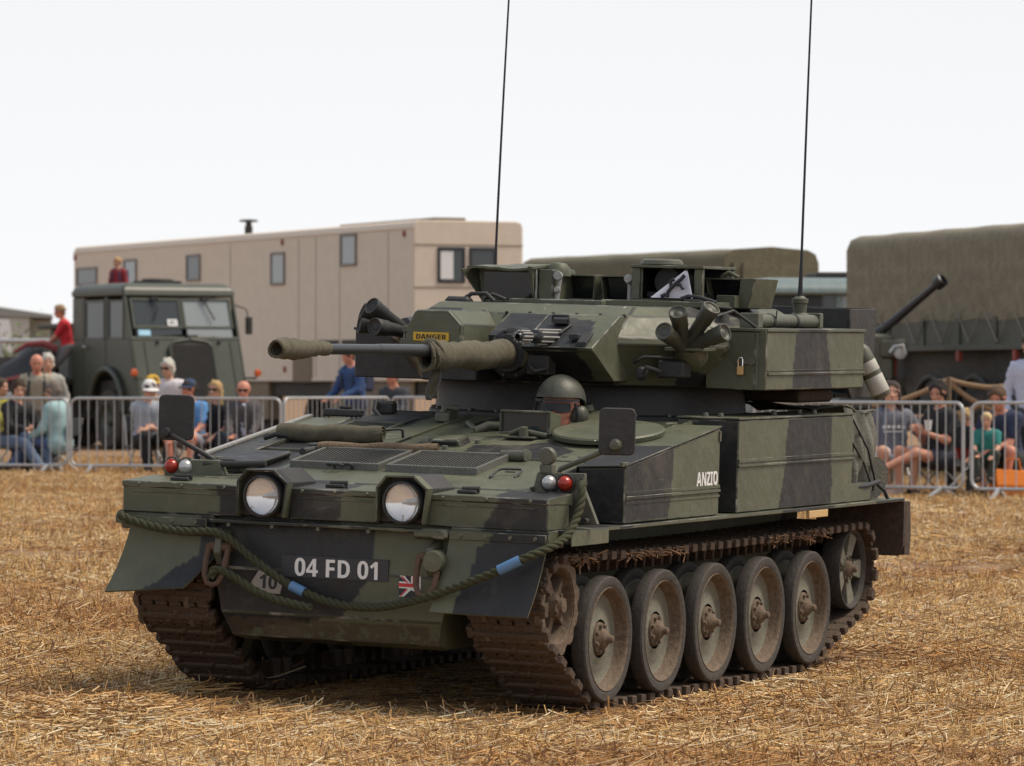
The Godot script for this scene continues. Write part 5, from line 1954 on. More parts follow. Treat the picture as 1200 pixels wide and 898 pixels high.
func build_straw() -> void:
	var m := StandardMaterial3D.new()
	m.resource_name = "straw"
	m.vertex_color_use_as_albedo = true
	m.roughness = 0.7
	var near := []
	var mid := []
	for i in 5:
		near.append(straw_clump(150, 0.42, 0.0023, 0.06, 0.03, 0.30))
		mid.append(straw_clump(120, 0.55, 0.0034, 0.18, 0.04, 0.22))
	var chaff := []
	for i in 5:
		chaff.append(straw_clump(190, 0.42, 0.0031, 0.02, 0.03, 0.13))
	var patch := FastNoiseLite.new()
	patch.seed = 12
	patch.frequency = 0.16
	patch.fractal_octaves = 3
	for layer in 3:
		var set: Array = [near, mid, chaff][layer]
		var lists := [[], [], [], [], []]
		var shades := [[], [], [], [], []]
		var count: int = [2500, 5600, 2600][layer]
		for i in count:
			var d := sqrt(rng.randf_range(16.0 * 16.0, 32.0 * 32.0)) if layer != 1 else sqrt(rng.randf_range(31.0 * 31.0, 74.0 * 74.0))
			var x := rng.randf_range(-1, 1) * (d * 0.135 + 0.6)
			var q := patch.get_noise_2d(x * 0.7, d * 1.5)
			if layer < 2 and rng.randf() > clampf(0.80 + q * 1.9, 0.30, 1.0):
				continue
			var loc := TK.affine_inverse() * Vector3(x, 0.0, -d)
			var under := loc.z < 1.0 and loc.z > -4.3 and absf(loc.x) < 1.2
			if under and rng.randf() < 0.72:
				continue
			if layer < 2 and loc.z < 0.35 and loc.z > -4.6 and loc.x > 0.2 and loc.x < 1.50:
				continue
			var y := ground_y(x, -d)
			var s := rng.randf_range(0.8, 1.25)
			var b := Basis(Vector3.UP, rng.randf() * TAU).scaled(Vector3(s, s * (0.35 if under else 1.0), s))
			lists[i % 5].append(Transform3D(b, Vector3(x, y, -d)))
			var dull := clampf(0.26 - patch.get_noise_2d(x * 1.3 + 40.0, d * 2.2) * 2.2, 0.0, 1.0)
			var tint := Color(1, 1, 1).lerp(Color(0.76, 0.63, 0.51), dull) * rng.randf_range(0.90, 1.10)
			shades[i % 5].append(Color(tint.r, tint.g, tint.b, 1.0))
		for k in 5:
			var mm := MultiMesh.new()
			mm.transform_format = MultiMesh.TRANSFORM_3D
			mm.use_colors = true
			mm.mesh = set[k]
			mm.instance_count = lists[k].size()
			for i in lists[k].size():
				mm.set_instance_transform(i, lists[k][i])
				mm.set_instance_color(i, shades[k][i])
			var o := MultiMeshInstance3D.new()
			o.multimesh = mm
			o.material_override = m
			o.name = unique("loose_straw")
			add_child(o)
			stuff(o)
			tag(o, "loose cut straw and stubble lying over the field", "straw")
	# a few long stalks and clods, so that the near ground has relief
	var clod := MB.new()
	clod.coloured = false
	for i in 420:
		var d := rng.randf_range(17.0, 30.0)
		var x := rng.randf_range(-1, 1) * (d * 0.13)
		var c := Vector3(x, ground_y(x, -d) - 0.006, -d)
		clod.lathe([[0.0, rng.randf_range(0.012, 0.04)], [rng.randf_range(0.014, 0.03), 0.014], [rng.randf_range(0.02, 0.05), -0.01]], 6, c, Vector3(rng.randf_range(-0.3, 0.3), 1, rng.randf_range(-0.3, 0.3)))
	for i in 420:   # earth turned up along the tracks and behind them
		var at := TK * V((1.0 if i % 3 else -1.0) * rng.randf_range(0.62, 1.55), 0.0, rng.randf_range(-7.0, 0.35))
		var c := Vector3(at.x, ground_y(at.x, at.z) - 0.006, at.z)
		clod.lathe([[0.0, rng.randf_range(0.010, 0.035)], [rng.randf_range(0.014, 0.03), 0.012], [rng.randf_range(0.02, 0.06), -0.01]], 6, c, Vector3(rng.randf_range(-0.3, 0.3), 1, rng.randf_range(-0.3, 0.3)))
	var co := part("soil_clods", clod, M.mud)
	stuff(co)
	tag(co, "brown clods of dry soil between the straw", "soil")


# ------------------------------------------------------------------ places in the distance
func spot(px: float, d: float) -> Vector3:
	var x := (px - 600.0) * d / F
	return Vector3(x, ground_y(x, -d), -d)


func place(px: float, d: float, yaw: float) -> Transform3D:
	return Transform3D(Basis(Vector3.UP, yaw), spot(px, d))


func build_fences() -> void:
	var list := [[-168, 63.6, 79, 62.6, "steel crowd barrier at the left edge in front of the seated people"], [83, 62.4, 329, 61.6, "steel crowd barrier in front of the bald man and the white cap"], [333, 62.0, 456, 64.6, "short looking steel crowd barrier before the man in the blue fleece"], [459, 63.4, 690, 60.2, "steel crowd barrier mostly hidden behind the tank's turret"], [695, 58.0, 880, 53.2, "steel crowd barrier wholly behind the tank's hull"], [884, 51.2, 1129, 48.9, "steel crowd barrier before the crossed bare legs"], [1139, 48.6, 1390, 47.6, "steel crowd barrier at the right edge before the orange bag"]]
	for e in list:
		var a := spot(e[0], e[1])
		var b := spot(e[2], e[3])
		if e[0] > 690 and e[0] < 700:
			continue
		var mid := (a + b) * 0.5
		var dir := b - a
		var w := dir.length() / 2
		var o := thing("crowd_barrier", e[4], "barrier", Transform3D(Basis(Vector3.UP, atan2(-dir.z, dir.x)), mid), "steel crowd barriers round the arena")
		var r := 0.10
		var lo := 0.13
		var hi := 1.035
		var pts := []
		for c in [[w - r, hi - r, 0.0], [-w + r, hi - r, PI / 2], [-w + r, lo + r, PI], [w - r, lo + r, PI * 1.5]]:
			for k in 5:
				var an: float = c[2] + k * PI / 8
				pts.append(V(c[0] + r * cos(an), c[1] + r * sin(an), 0))
		pts.append(pts[0])
		pts.append(pts[1])
		var mb := MB.new()
		mb.tube(pts, 0.019, 10, false)
		part("frame", mb, M.galvanised, o)
		var n := int(w * 2 / 0.122)
		mb = MB.new()
		mb.tube([V(0, lo, 0), V(0, hi, 0)], 0.0065, 6, false)
		var bar := mb.mesh()
		for k in range(1, n):
			part("upright_bar", bar, M.galvanised, o).position = V(lerpf(-w, w, float(k) / n), 0, 0)
		for sx in [-1.0, 1.0]:
			mb = MB.new()
			var fx: float = (w - 0.30) * sx
			for sz in [-1.0, 1.0]:
				mb.hexa([V(fx - 0.02, 0.0, 0.26 * sz), V(fx + 0.02, 0.0, 0.26 * sz), V(fx - 0.02, 0.02, 0.28 * sz), V(fx + 0.02, 0.02, 0.28 * sz), V(fx - 0.02, lo - 0.02, 0.0), V(fx + 0.02, lo - 0.02, 0.0), V(fx - 0.02, lo + 0.015, 0.02 * sz), V(fx + 0.02, lo + 0.015, 0.02 * sz)], 0.003)
			part("foot", mb, M.galvanised, o)


func pane(parent: Node3D, called: String, c: Vector3, w: float, h: float, xf: Basis, frame: Material, glass: Material, t := 0.04) -> void:
	var mb := MB.new()
	mb.t = Transform3D(xf, c)
	var b := t
	mb.box(V(-w / 2 - b, -h / 2 - b, -0.02), V(-w / 2, h / 2 + b, 0.025), 0.005)
	mb.box(V(w / 2, -h / 2 - b, -0.02), V(w / 2 + b, h / 2 + b, 0.025), 0.005)
	mb.box(V(-w / 2, h / 2, -0.02), V(w / 2, h / 2 + b, 0.025), 0.005)
	mb.box(V(-w / 2, -h / 2 - b, -0.02), V(w / 2, -h / 2, 0.025), 0.005)
	var f := part(called, mb, frame, parent)
	mb = MB.new()
	mb.t = Transform3D(xf, c)
	mb.box(V(-w / 2, -h / 2, -0.015), V(w / 2, h / 2, 0.004), 0.0)
	part("pane", mb, glass, f)


func wheel(parent: Node3D, c: Vector3, r: float, w: float, m: Material) -> void:
	var mb := MB.new()
	mb.lathe([[r * 0.55, w / 2 - 0.03], [r * 0.62, w / 2], [r * 0.92, w / 2], [r, w / 2 - 0.05], [r, -w / 2 + 0.05], [r * 0.92, -w / 2], [r * 0.55, -w / 2]], 32, c, V(1, 0, 0))
	var t := part("wheel", mb, M.tyre, parent)
	mb = MB.new()
	mb.lathe([[0.0, w / 2 - 0.02], [r * 0.18, w / 2 - 0.03], [r * 0.25, w / 2 - 0.09], [r * 0.5, w / 2 - 0.06], [r * 0.57, w / 2 - 0.02]], 24, c, V(1, 0, 0))
	mb.lathe([[0.0, -w / 2 + 0.02], [r * 0.18, -w / 2 + 0.03], [r * 0.25, -w / 2 + 0.09], [r * 0.5, -w / 2 + 0.06], [r * 0.57, -w / 2 + 0.02]], 24, c, V(1, 0, 0))
	part("wheel_disc", mb, m, t)


func build_background() -> void:
	rough_mat("beige", lin(0.61, 0.52, 0.425), lin(0.67, 0.575, 0.475), 0.5, 0.6, 0.02, 0.08)
	rough_mat("beige_dark", lin(0.17, 0.135, 0.095), lin(0.24, 0.19, 0.135), 0.8, 0.8, 0.02, 0.3)
	rough_mat("lorry_green", lin(0.042, 0.050, 0.037), lin(0.058, 0.067, 0.050), 0.8, 0.4, 0.02, 0.05)
	rough_mat("dark_steel", lin(0.020, 0.020, 0.018), lin(0.045, 0.042, 0.036), 1.0, 0.7, 0.02, 0.2)
	rough_mat("tilt_green", lin(0.115, 0.105, 0.068), lin(0.165, 0.15, 0.10), 0.9, 0.95, 0.02, 0.5)
	rough_mat("tilt_brown", lin(0.155, 0.138, 0.098), lin(0.245, 0.22, 0.16), 0.7, 0.95, 0.02, 0.6)
	rough_mat("board_green", lin(0.060, 0.066, 0.054), lin(0.092, 0.096, 0.078), 1.0, 0.7, 0.02, 0.2)
	rough_mat("blue_grey", lin(0.13, 0.175, 0.175), lin(0.19, 0.24, 0.24), 0.8, 0.4, 0.02, 0.05)
	rough_mat("red_frame", lin(0.22, 0.045, 0.032), lin(0.30, 0.065, 0.045), 2.0, 0.6, 0.03, 0.1)
	var glass: StandardMaterial3D = flat_mat("vehicle_glass", lin(0.05, 0.058, 0.062), 0.04)
	glass.metallic_specular = 0.5
	var pale: StandardMaterial3D = flat_mat("curtain_glass", lin(0.26, 0.29, 0.30), 0.1)
	var frame: StandardMaterial3D = flat_mat("window_frame", lin(0.16, 0.14, 0.12), 0.5)
	mobile_office(glass, pale, frame)
	green_lorry(glass)
	middle_lorry()
	blue_cab(glass)
	right_lorry()
	field_gun()
	left_things()


func mobile_office(glass: Material, pale: Material, frame: Material) -> void:
	# local axes: x along the long side towards the left of the picture, z out of the long side; origin at the near corner
	var c: Vector3 = spot(485, 93.0)
	var along := Vector3(-0.424, 0, -0.906)
	var out := Vector3.UP.cross(along) * -1.0
	if out.z < 0.0:
		out = -out
	var o := thing("mobile_office", "long beige box trailer with small windows and a roof flue behind the green lorry", "trailer", Transform3D(Basis(along, Vector3.UP, along.cross(Vector3.UP)), c))
	var zs := signf((along.cross(Vector3.UP)).dot(out))
	var L := 20.2
	var top := 4.52
	var fl := 1.28
	var W := 2.42
	var mb := MB.new()
	var prof := []
	for q in [[0.0, fl], [0.0, top - 0.12], [0.04, top - 0.03], [0.14, top], [W - 0.14, top], [W - 0.04, top - 0.03], [W, top - 0.12], [W, fl]]:
		prof.append([-q[0] * zs, q[1]])
	mb.extrude(prof, "x", 0.0, L, 0.02)
	var body := part("box_body", mb, M.beige, o)
	mb = MB.new()
	mb.box(V(0.0, top - 0.17, 0.0), V(L, top - 0.13, 0.02 * zs), 0.004)
	mb.box(V(0.0, fl, 0.0), V(L, fl + 0.06, 0.02 * zs), 0.004)
	part("roof_gutter", mb, M.beige, body)
	var side := Basis(V(1, 0, 0), V(0, 1, 0), V(0, 0, 1)) if zs > 0 else Basis(V(-1, 0, 0), V(0, 1, 0), V(0, 0, -1))
	var at := func(px: float) -> float:   # how far along the side a column of the picture lies
		var k := (px - 600.0) / F
		return (k * -c.z - c.x) / (along.x + k * along.z)
	for e in [[102, 324, 33, 16, 0], [153, 319, 19, 25, 1], [227, 314, 20, 26, 0], [326, 315, 19, 33, 1], [409, 293, 21, 32, 1]]:
		var x: float = at.call(float(e[0]))
		var d := -c.z + 0.906 * x
		var s := F / d
		var y: float = EYE + (449.0 - e[1]) / s - c.y
		pane(o, "side_window", V(x, y, 0.012 * zs), e[2] / s / 0.47 * 0.92, e[3] / s, side, frame, pale if e[4] else glass, 0.05)
	mb = MB.new()
	for px in [370.0, 398.0, 455.0, 350.0, 270.0]:
		var x: float = at.call(px)
		mb.box(V(x - 0.008, fl + 0.1, 0), V(x + 0.008, top - 0.2, 0.006 * zs), 0.001)
	pieces("panel_seam", mb, M.beige_dark, body)
	for e in [[331, 284, 0.07], [474, 274, 0.07], [334, 433, 0.07], [88, 302, 0.08]]:
		var x: float = at.call(float(e[0]))
		var s := F / (-c.z + 0.906 * x)
		mb = MB.new()
		mb.lathe([[0.0, 0.03], [e[2], 0.025], [e[2], 0.0]], 12, V(x, EYE + (449.0 - e[1]) / s - c.y, 0.0), V(0, 0, zs))
		part("marker_light", mb, M.red_frame, o)
	# end face with two rounded windows
	var endb := Basis(V(0, 0, -zs), V(0, 1, 0), V(-1, 0, 0)) if zs > 0 else Basis(V(0, 0, 1), V(0, 1, 0), V(-1, 0, 0))
	var ef := Basis(V(0, 0, zs), V(0, 1, 0), V(-1, 0, 0))
	for e in [[0.82, glass], [1.52, glass]]:
		pane(o, "end_window", V(-0.012, 3.62, -e[0] * zs), 0.50, 0.62, ef, M.number_black, e[1], 0.05)
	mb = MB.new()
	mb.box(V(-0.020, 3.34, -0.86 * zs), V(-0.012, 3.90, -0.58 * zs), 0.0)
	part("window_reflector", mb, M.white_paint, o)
	mb = MB.new()
	mb.box(V(-0.014, 3.16, 0.0), V(0.0, 3.18, -W * zs), 0.002)
	mb.box(V(-0.014, 4.02, 0.0), V(0.0, 4.04, -W * zs), 0.002)
	pieces("end_seam", mb, M.beige_dark, body)
	# flue, roof hatch, underside
	mb = MB.new()
	var fx: float = at.call(252.0)
	mb.lathe([[0.09, -0.05], [0.09, 0.22], [0.07, 0.22], [0.07, 0.3]], 14, V(fx, top, -0.8 * zs), Vector3.UP)
	mb.lathe([[0.0, 0.38], [0.20, 0.36], [0.21, 0.32], [0.0, 0.30]], 16, V(fx, top, -0.8 * zs), Vector3.UP)
	part("flue", mb, M.dark_steel, o)
	mb = MB.new()
	mb.box(V(at.call(462.0), top, -1.6 * zs), V(at.call(352.0), top + 0.10, -0.9 * zs), 0.02)
	part("roof_hatch", mb, M.beige_dark, o)
	mb = MB.new()
	mb.box(V(0.1, 0.95, -0.15 * zs), V(L - 0.3, fl, -(W - 0.15) * zs), 0.01)
	part("chassis", mb, M.dark_steel, o)
	mb = MB.new()
	mb.box(V(at.call(366.0), fl - 0.02, 0.03 * zs), V(at.call(344.0), fl + 0.55, -0.1 * zs), 0.01)
	mb.box(V(at.call(312.0), 0.45, -0.05 * zs), V(at.call(290.0), fl, -0.4 * zs), 0.01)
	pieces("locker", mb, M.beige_dark, o)
	mb = MB.new()
	for px in [385.0, 412.0]:
		var x: float = at.call(px)
		mb.box(V(x - 0.55, 2.02, -0.02), V(x + 0.5, 2.14, 0.02), 0.01)
	pieces("vent_slot", mb, M.dark_steel, o)
	mb = MB.new()
	mb.box(V(0.2, 0.5, -0.05 * zs), V(4.4, fl + 0.02, -0.12 * zs), 0.01)
	part("canvas_skirt", mb, M.beige_dark, o)
	for x in [8.6, 9.9, 16.8]:
		for z in [-0.35, -W + 0.35]:
			var t := thing_wheel(o, V(x, 0.5, z * zs))
			t.rotation.y = PI / 2


func thing_wheel(parent: Node3D, at: Vector3) -> Node3D:
	var g := group_node("axle_wheel", parent, Transform3D(Basis(), at))
	wheel(g, Vector3.ZERO, 0.5, 0.3, M.dark_steel)
	return g


func green_lorry(glass: Material) -> void:
	# forward-control cab turned 30 degrees; local z forward, x to its left; origin on the ground under the front right corner
	var o := thing("army_lorry", "old dark green forward control army lorry with a tall black radiator grille", "lorry", place(163, 85.0, 0.52))
	var w := 2.26
	var P: Material = M.lorry_green
	var mb := MB.new()
	var fz := func(y: float) -> float: return -0.34 * (y - 0.9)
	# shell of the cab: side walls, back wall, front below the windscreen
	for x in [0.0, w]:
		mb.extrude([[0.0, 0.9], [fz.call(2.05), 2.05], [-0.45, 2.05], [-2.88, 2.05], [-2.95, 1.9], [-2.95, 0.9], [-2.05, 0.9], [-1.95, 1.25], [-1.5, 1.5], [-1.05, 1.45], [-0.65, 1.1], [-0.6, 0.9]], "x", x, x + (0.06 if x == 0.0 else -0.06), 0.012)
		for e in [[-2.95, -2.42], [-1.52, -1.40], [-0.66, -0.44]]:
			var dx := 0.05 if x == 0.0 else -0.05
			mb.hexa([V(x, 2.05, e[0]), V(x + dx, 2.05, e[0]), V(x, 2.84, e[0] - 0.0), V(x + dx, 2.84, e[0]), V(x, 2.05, e[1]), V(x + dx, 2.05, e[1]), V(x, 2.84, minf(e[1], -0.66)), V(x + dx, 2.84, minf(e[1], -0.66))], 0.008)
	mb.hexa([V(0.05, 0.9, -2.95), V(w - 0.05, 0.9, -2.95), V(0.05, 2.9, -2.95), V(w - 0.05, 2.9, -2.95), V(0.05, 0.9, -2.88), V(w - 0.05, 0.9, -2.88), V(0.05, 2.9, -2.88), V(w - 0.05, 2.9, -2.88)], 0.01)
	mb.hexa([V(0.0, 0.9, -0.08), V(w, 0.9, -0.08), V(0.0, 2.08, fz.call(2.05) - 0.08), V(w, 2.08, fz.call(2.05) - 0.08), V(0.0, 0.9, 0.0), V(w, 0.9, 0.0), V(0.0, 2.05, fz.call(2.05)), V(w, 2.05, fz.call(2.05))], 0.02)
	var body := part("cab", mb, P, o)
	mb = MB.new()
	mb.loft([[V(-0.03, 2.84, -2.98), V(w + 0.03, 2.84, -2.98), V(w + 0.03, 2.84, -0.62), V(-0.03, 2.84, -0.62)], [V(-0.03, 3.0, -2.98), V(w + 0.03, 3.0, -2.98), V(w + 0.03, 3.0, -0.68), V(-0.03, 3.0, -0.68)], [V(0.10, 3.10, -2.85), V(w - 0.10, 3.10, -2.88), V(w - 0.10, 3.10, -0.82), V(0.10, 3.10, -0.82)]], 0.05)
	part("roof", mb, P, o)
	mb = MB.new()
	mb.lathe([[0.0, 0.10], [0.28, 0.10], [0.30, 0.07], [0.30, 0.0]], 24, V(w * 0.52, 3.10, -1.7), Vector3.UP)
	mb.lathe([[0.45, 0.02], [0.46, 0.05], [0.44, 0.06]], 28, V(w * 0.52, 3.10, -1.7), Vector3.UP)
	part("roof_hatch", mb, M.dark_steel, o)
	# windscreen: two tall panes over two slanted low ones
	var lean := Basis(V(1, 0, 0), V(0, 0.947, -0.322), V(0, 0.322, 0.947))
	var zy := func(y: float) -> float: return -0.34 * (y - 0.9)
	for k in 2:
		var cx := w * (0.27 if k == 0 else 0.73)
		pane(o, "windscreen", V(cx, 2.53, zy.call(2.53) - 0.02), w * 0.41, 0.50, lean, P, glass if k == 0 else M.curtain_glass, 0.05)
		mb = MB.new()
		var x0 := cx - w * 0.205
		var x1 := cx + w * 0.205
		var ya := 2.08 if k == 0 else 2.14
		var yb := 2.14 if k == 0 else 2.08
		mb.hexa([V(x0, ya, zy.call(ya) - 0.02), V(x1, yb, zy.call(yb) - 0.02), V(x0, 2.24, zy.call(2.24) - 0.02), V(x1, 2.24, zy.call(2.24) - 0.02), V(x0, ya, zy.call(ya) + 0.004), V(x1, yb, zy.call(yb) + 0.004), V(x0, 2.24, zy.call(2.24) + 0.004), V(x1, 2.24, zy.call(2.24) + 0.004)], 0.0)
		part("lower_pane", mb, glass if k == 0 else M.curtain_glass, o)
		mb = MB.new()
		mb.tube([V(cx - 0.05, 2.80, zy.call(2.8) + 0.05), V(cx + 0.03, 2.6, zy.call(2.6) + 0.05), V(cx - 0.08 + 0.2 * k, 2.42, zy.call(2.42) + 0.05)], 0.015, 5)
		mb.box(V(cx - 0.10, 2.78, zy.call(2.8)), V(cx + 0.06, 2.83, zy.call(2.8) + 0.06), 0.01)
		part("wiper", mb, M.number_black, o)
	mb = MB.new()
	mb.hexa([V(0.02, 2.04, zy.call(2.04) - 0.05), V(w - 0.02, 2.04, zy.call(2.04) - 0.05), V(0.02, 2.10, zy.call(2.1) - 0.05), V(w - 0.02, 2.10, zy.call(2.1) - 0.05), V(0.02, 2.04, zy.call(2.04) + 0.01), V(w - 0.02, 2.04, zy.call(2.04) + 0.01), V(0.02, 2.10, zy.call(2.1) + 0.01), V(w - 0.02, 2.10, zy.call(2.1) + 0.01)], 0.01)
	for x in [0.0, w - 0.05]:
		mb.hexa([V(x, 2.05, zy.call(2.05) - 0.06), V(x + 0.05, 2.05, zy.call(2.05) - 0.06), V(x, 2.86, zy.call(2.86) - 0.06), V(x + 0.05, 2.86, zy.call(2.86) - 0.06), V(x, 2.05, zy.call(2.05) + 0.012), V(x + 0.05, 2.05, zy.call(2.05) + 0.012), V(x, 2.86, zy.call(2.86) + 0.012), V(x + 0.05, 2.86, zy.call(2.86) + 0.012)], 0.008)
	pieces("windscreen_sill", mb, P, o)
	# stickers behind the glass
	for e in [[w * 0.40, 2.36, 0.20, 0.13, "white_paint", "window_card"], [w * 0.135, 2.17, 0.24, 0.11, "sticker_blue", "window_sticker"]]:
		if not M.has("sticker_blue"):
			flat_mat("sticker_blue", lin(0.35, 0.62, 0.80), 0.5)
		mb = MB.new()
		mb.t = Transform3D(lean, V(e[0], e[1], zy.call(e[1]) + 0.012))
		mb.box(V(-e[2] / 2, -e[3] / 2, 0), V(e[2] / 2, e[3] / 2, 0.004), 0.0)
		var card := part(e[5], mb, M[e[4]], o)
		if e[4] == "white_paint":
			var t := part("card_number", text_mesh("81", 0.075, 0.002), M.number_black, card)
			t.transform = Transform3D(lean, V(e[0], e[1], zy.call(e[1]) + 0.018))
	mb = MB.new()
	for e in [[w * 0.24, 2.0], [w * 0.80, 2.0], [w * 0.52, 2.02]]:
		mb.lathe([[0.0, 0.05], [0.03, 0.04], [0.04, 0.0]], 8, V(e[0], e[1], zy.call(e[1])), V(0, 0.3, 1))
	for x in [w * 0.12, w * 0.90]:
		mb.hexa([V(x - 0.012, 0.95, zy.call(0.95) - 0.01), V(x + 0.012, 0.95, zy.call(0.95) - 0.01), V(x - 0.012, 2.0, zy.call(2.0) - 0.01), V(x + 0.012, 2.0, zy.call(2.0) - 0.01), V(x - 0.012, 0.95, zy.call(0.95) + 0.012), V(x + 0.012, 0.95, zy.call(0.95) + 0.012), V(x - 0.012, 2.0, zy.call(2.0) + 0.012), V(x + 0.012, 2.0, zy.call(2.0) + 0.012)], 0.003)
	pieces("bonnet_fitting", mb, M.dark_steel, o)
	# radiator grille
	mb = MB.new()
	mb.t = Transform3D(Basis(V(1, 0, 0), V(0, 0.947, -0.322), V(0, 0.322, 0.947)), V(w * 0.53, 0.95, zy.call(0.95) + 0.02))
	mb.extrude([[-0.42, 0.0], [-0.42, 1.0], [-0.34, 1.08], [0.0, 1.13], [0.34, 1.08], [0.42, 1.0], [0.42, 0.0]], "z", -0.02, 0.03, 0.01)
	var gr := part("radiator_grille", mb, M.dark_steel, o)
	mb = MB.new()
	mb.t = Transform3D(Basis(V(1, 0, 0), V(0, 0.947, -0.322), V(0, 0.322, 0.947)), V(w * 0.53, 0.95, zy.call(0.95) + 0.02))
	for k in 18:
		var x := -0.40 + k * 0.047
		mb.box(V(x - 0.006, 0.0, 0.03), V(x + 0.006, 1.05, 0.05), 0.0)
	stuff(part("grille_bars", mb, M.dark_steel, gr))
	mb = MB.new()
	mb.t = Transform3D(Basis(V(1, 0, 0), V(0, 0.947, -0.322), V(0, 0.322, 0.947)), V(w * 0.53, 0.95, zy.call(0.95) + 0.02))
	mb.tube([V(-0.44, 0.0, 0.03), V(-0.44, 1.0, 0.03), V(-0.34, 1.10, 0.03), V(0.0, 1.15, 0.03), V(0.34, 1.10, 0.03), V(0.44, 1.0, 0.03), V(0.44, 0.0, 0.03)], 0.03, 8)
	mb.lathe([[0.0, 0.06], [0.06, 0.05], [0.07, 0.0]], 12, V(0, 1.19, 0.0), V(0, 1, 0.2))
	part("grille_surround", mb, P, gr)
	# side windows, door, handle, lamps, mirror, mudguard, wheels, bumper, chassis and load bed
	var rs := Basis(V(0, 0, 1), V(0, 1, 0), V(-1, 0, 0))
	pane(o, "door_window", V(0.02, 2.42, -1.97), 0.78, 0.66, rs, P, glass, 0.05)
	pane(o, "quarter_window", V(0.02, 2.42, -1.03), 0.60, 0.66, rs, P, glass, 0.04)
	mb = MB.new()
	mb.box(V(-0.006, 1.0, -2.46), V(0.0, 2.80, -2.445), 0.001)
	mb.box(V(-0.006, 1.5, -1.47), V(0.0, 2.80, -1.455), 0.001)
	pieces("door_seam", mb, M.dark_steel, body)
	mb = MB.new()
	mb.tube([V(-0.03, 1.93, -2.40), V(-0.05, 1.92, -2.26)], 0.025, 6)
	part("door_handle", mb, M.galvanised, o)
	mb = MB.new()
	var arch := []
	for k in 13:
		var a := PI * k / 12
		arch.append(V(-0.06, 0.72 + 0.78 * sin(a), -1.32 + 0.74 * cos(a)))
	mb.tube(arch, 0.06, 8)
	part("mudguard", mb, P, o)
	for x in [-0.08, w + 0.14]:
		mb = MB.new()
		mb.lathe([[0.0, 0.05], [0.06, 0.04], [0.075, 0.0], [0.0, -0.02]], 14, V(x, 1.43, -0.05 if x < 0 else 0.06), V(0, 0, 1))
		part("indicator_lamp", mb, M.orange_lens, o)
		mb = MB.new()
		mb.tube([V(x, 1.38, 0.0), V(x, 1.33, -0.02), V(x - (0.2 if x > 0 else -0.15), 1.33, -0.05)], 0.02, 6)
		part("lamp_stalk", mb, M.dark_steel, o)
	mb = MB.new()
	mb.tube([V(w, 2.7, -0.62), V(w + 0.16, 2.62, -0.45), V(w + 0.2, 2.3, -0.4)], 0.014, 6)
	mb.box(V(w + 0.13, 2.15, -0.46), V(w + 0.28, 2.48, -0.42), 0.02)
	part("mirror", mb, M.dark_steel, o)
	mb = MB.new()
	mb.box(V(-0.05, 0.62, -0.12), V(w + 0.05, 0.84, 0.06), 0.03)
	part("bumper", mb, P, o)
	mb = MB.new()
	mb.box(V(0.55, 0.55, -7.2), V(w - 0.55, 0.95, -0.1), 0.02)
	mb.box(V(0.1, 0.5, -2.0), V(w - 0.1, 1.3, -0.2), 0.02)
	part("chassis", mb, M.dark_steel, o)
	for x in [0.12, w - 0.12]:
		for z in [-1.32, -5.4]:
			wheel(o, V(x, 0.56, z), 0.56, 0.34, P)
	mb = MB.new()
	mb.box(V(-0.05, 1.20, -7.2), V(w + 0.05, 1.34, -3.1), 0.02)
	for x in [-0.05, w]:
		mb.box(V(x, 1.34, -7.2), V(x + 0.05, 1.75, -4.0), 0.01)
	part("load_bed", mb, M.dark_steel, o)


# a canvas tilt on hoops: a long rounded body with slack between the hoops
func tilt(L: float, W: float, y0: float, y1: float, r: float, bays: int, sag: float, scallop := 0.0) -> MB:
	var rows := []
	var n := bays * 6
	for i in n + 1:
		var w := float(i) / n
		var k: float = pow(absf(cos(PI * i / 6.0)), 3.0)
		var s := sag * (1.0 - k)
		var row := []
		var lo := y0 + scallop * (1.0 - absf(sin(PI * i / 6.0)))
		var pts := [[0.0, lo], [0.0, lerpf(lo, y1 - r, 0.5)], [0.0, y1 - r], [r * 0.3, y1 - r * 0.3], [r, y1], [W * 0.5, y1 + 0.05], [W - r, y1], [W - r * 0.3, y1 - r * 0.3], [W, y1 - r], [W, lerpf(lo, y1 - r, 0.5)], [W, lo]]
		for q in pts:
			row.append(V(lerpf(q[0], W / 2, s * 0.35), q[1] - s * (0.5 if q[1] > y1 - r * 0.5 else 0.12), -L * w))
		rows.append(row)
	var mb := MB.new()
	mb.sheet(rows, 0.02)
	for e in [0, n]:
		var f: Array = rows[e]
		var c := V(W / 2, (y0 + y1) / 2, -L * e / float(n))
		for i in f.size() - 1:
			mb.tri(f[i], f[i + 1], c, V(0, 0, 1 if e == 0 else -1), V(0, 0, 1 if e == 0 else -1), V(0, 0, 1 if e == 0 else -1))
		mb.tri(f[0], f[-1], c, V(0, 0, 1), V(0, 0, 1), V(0, 0, 1))
	return mb


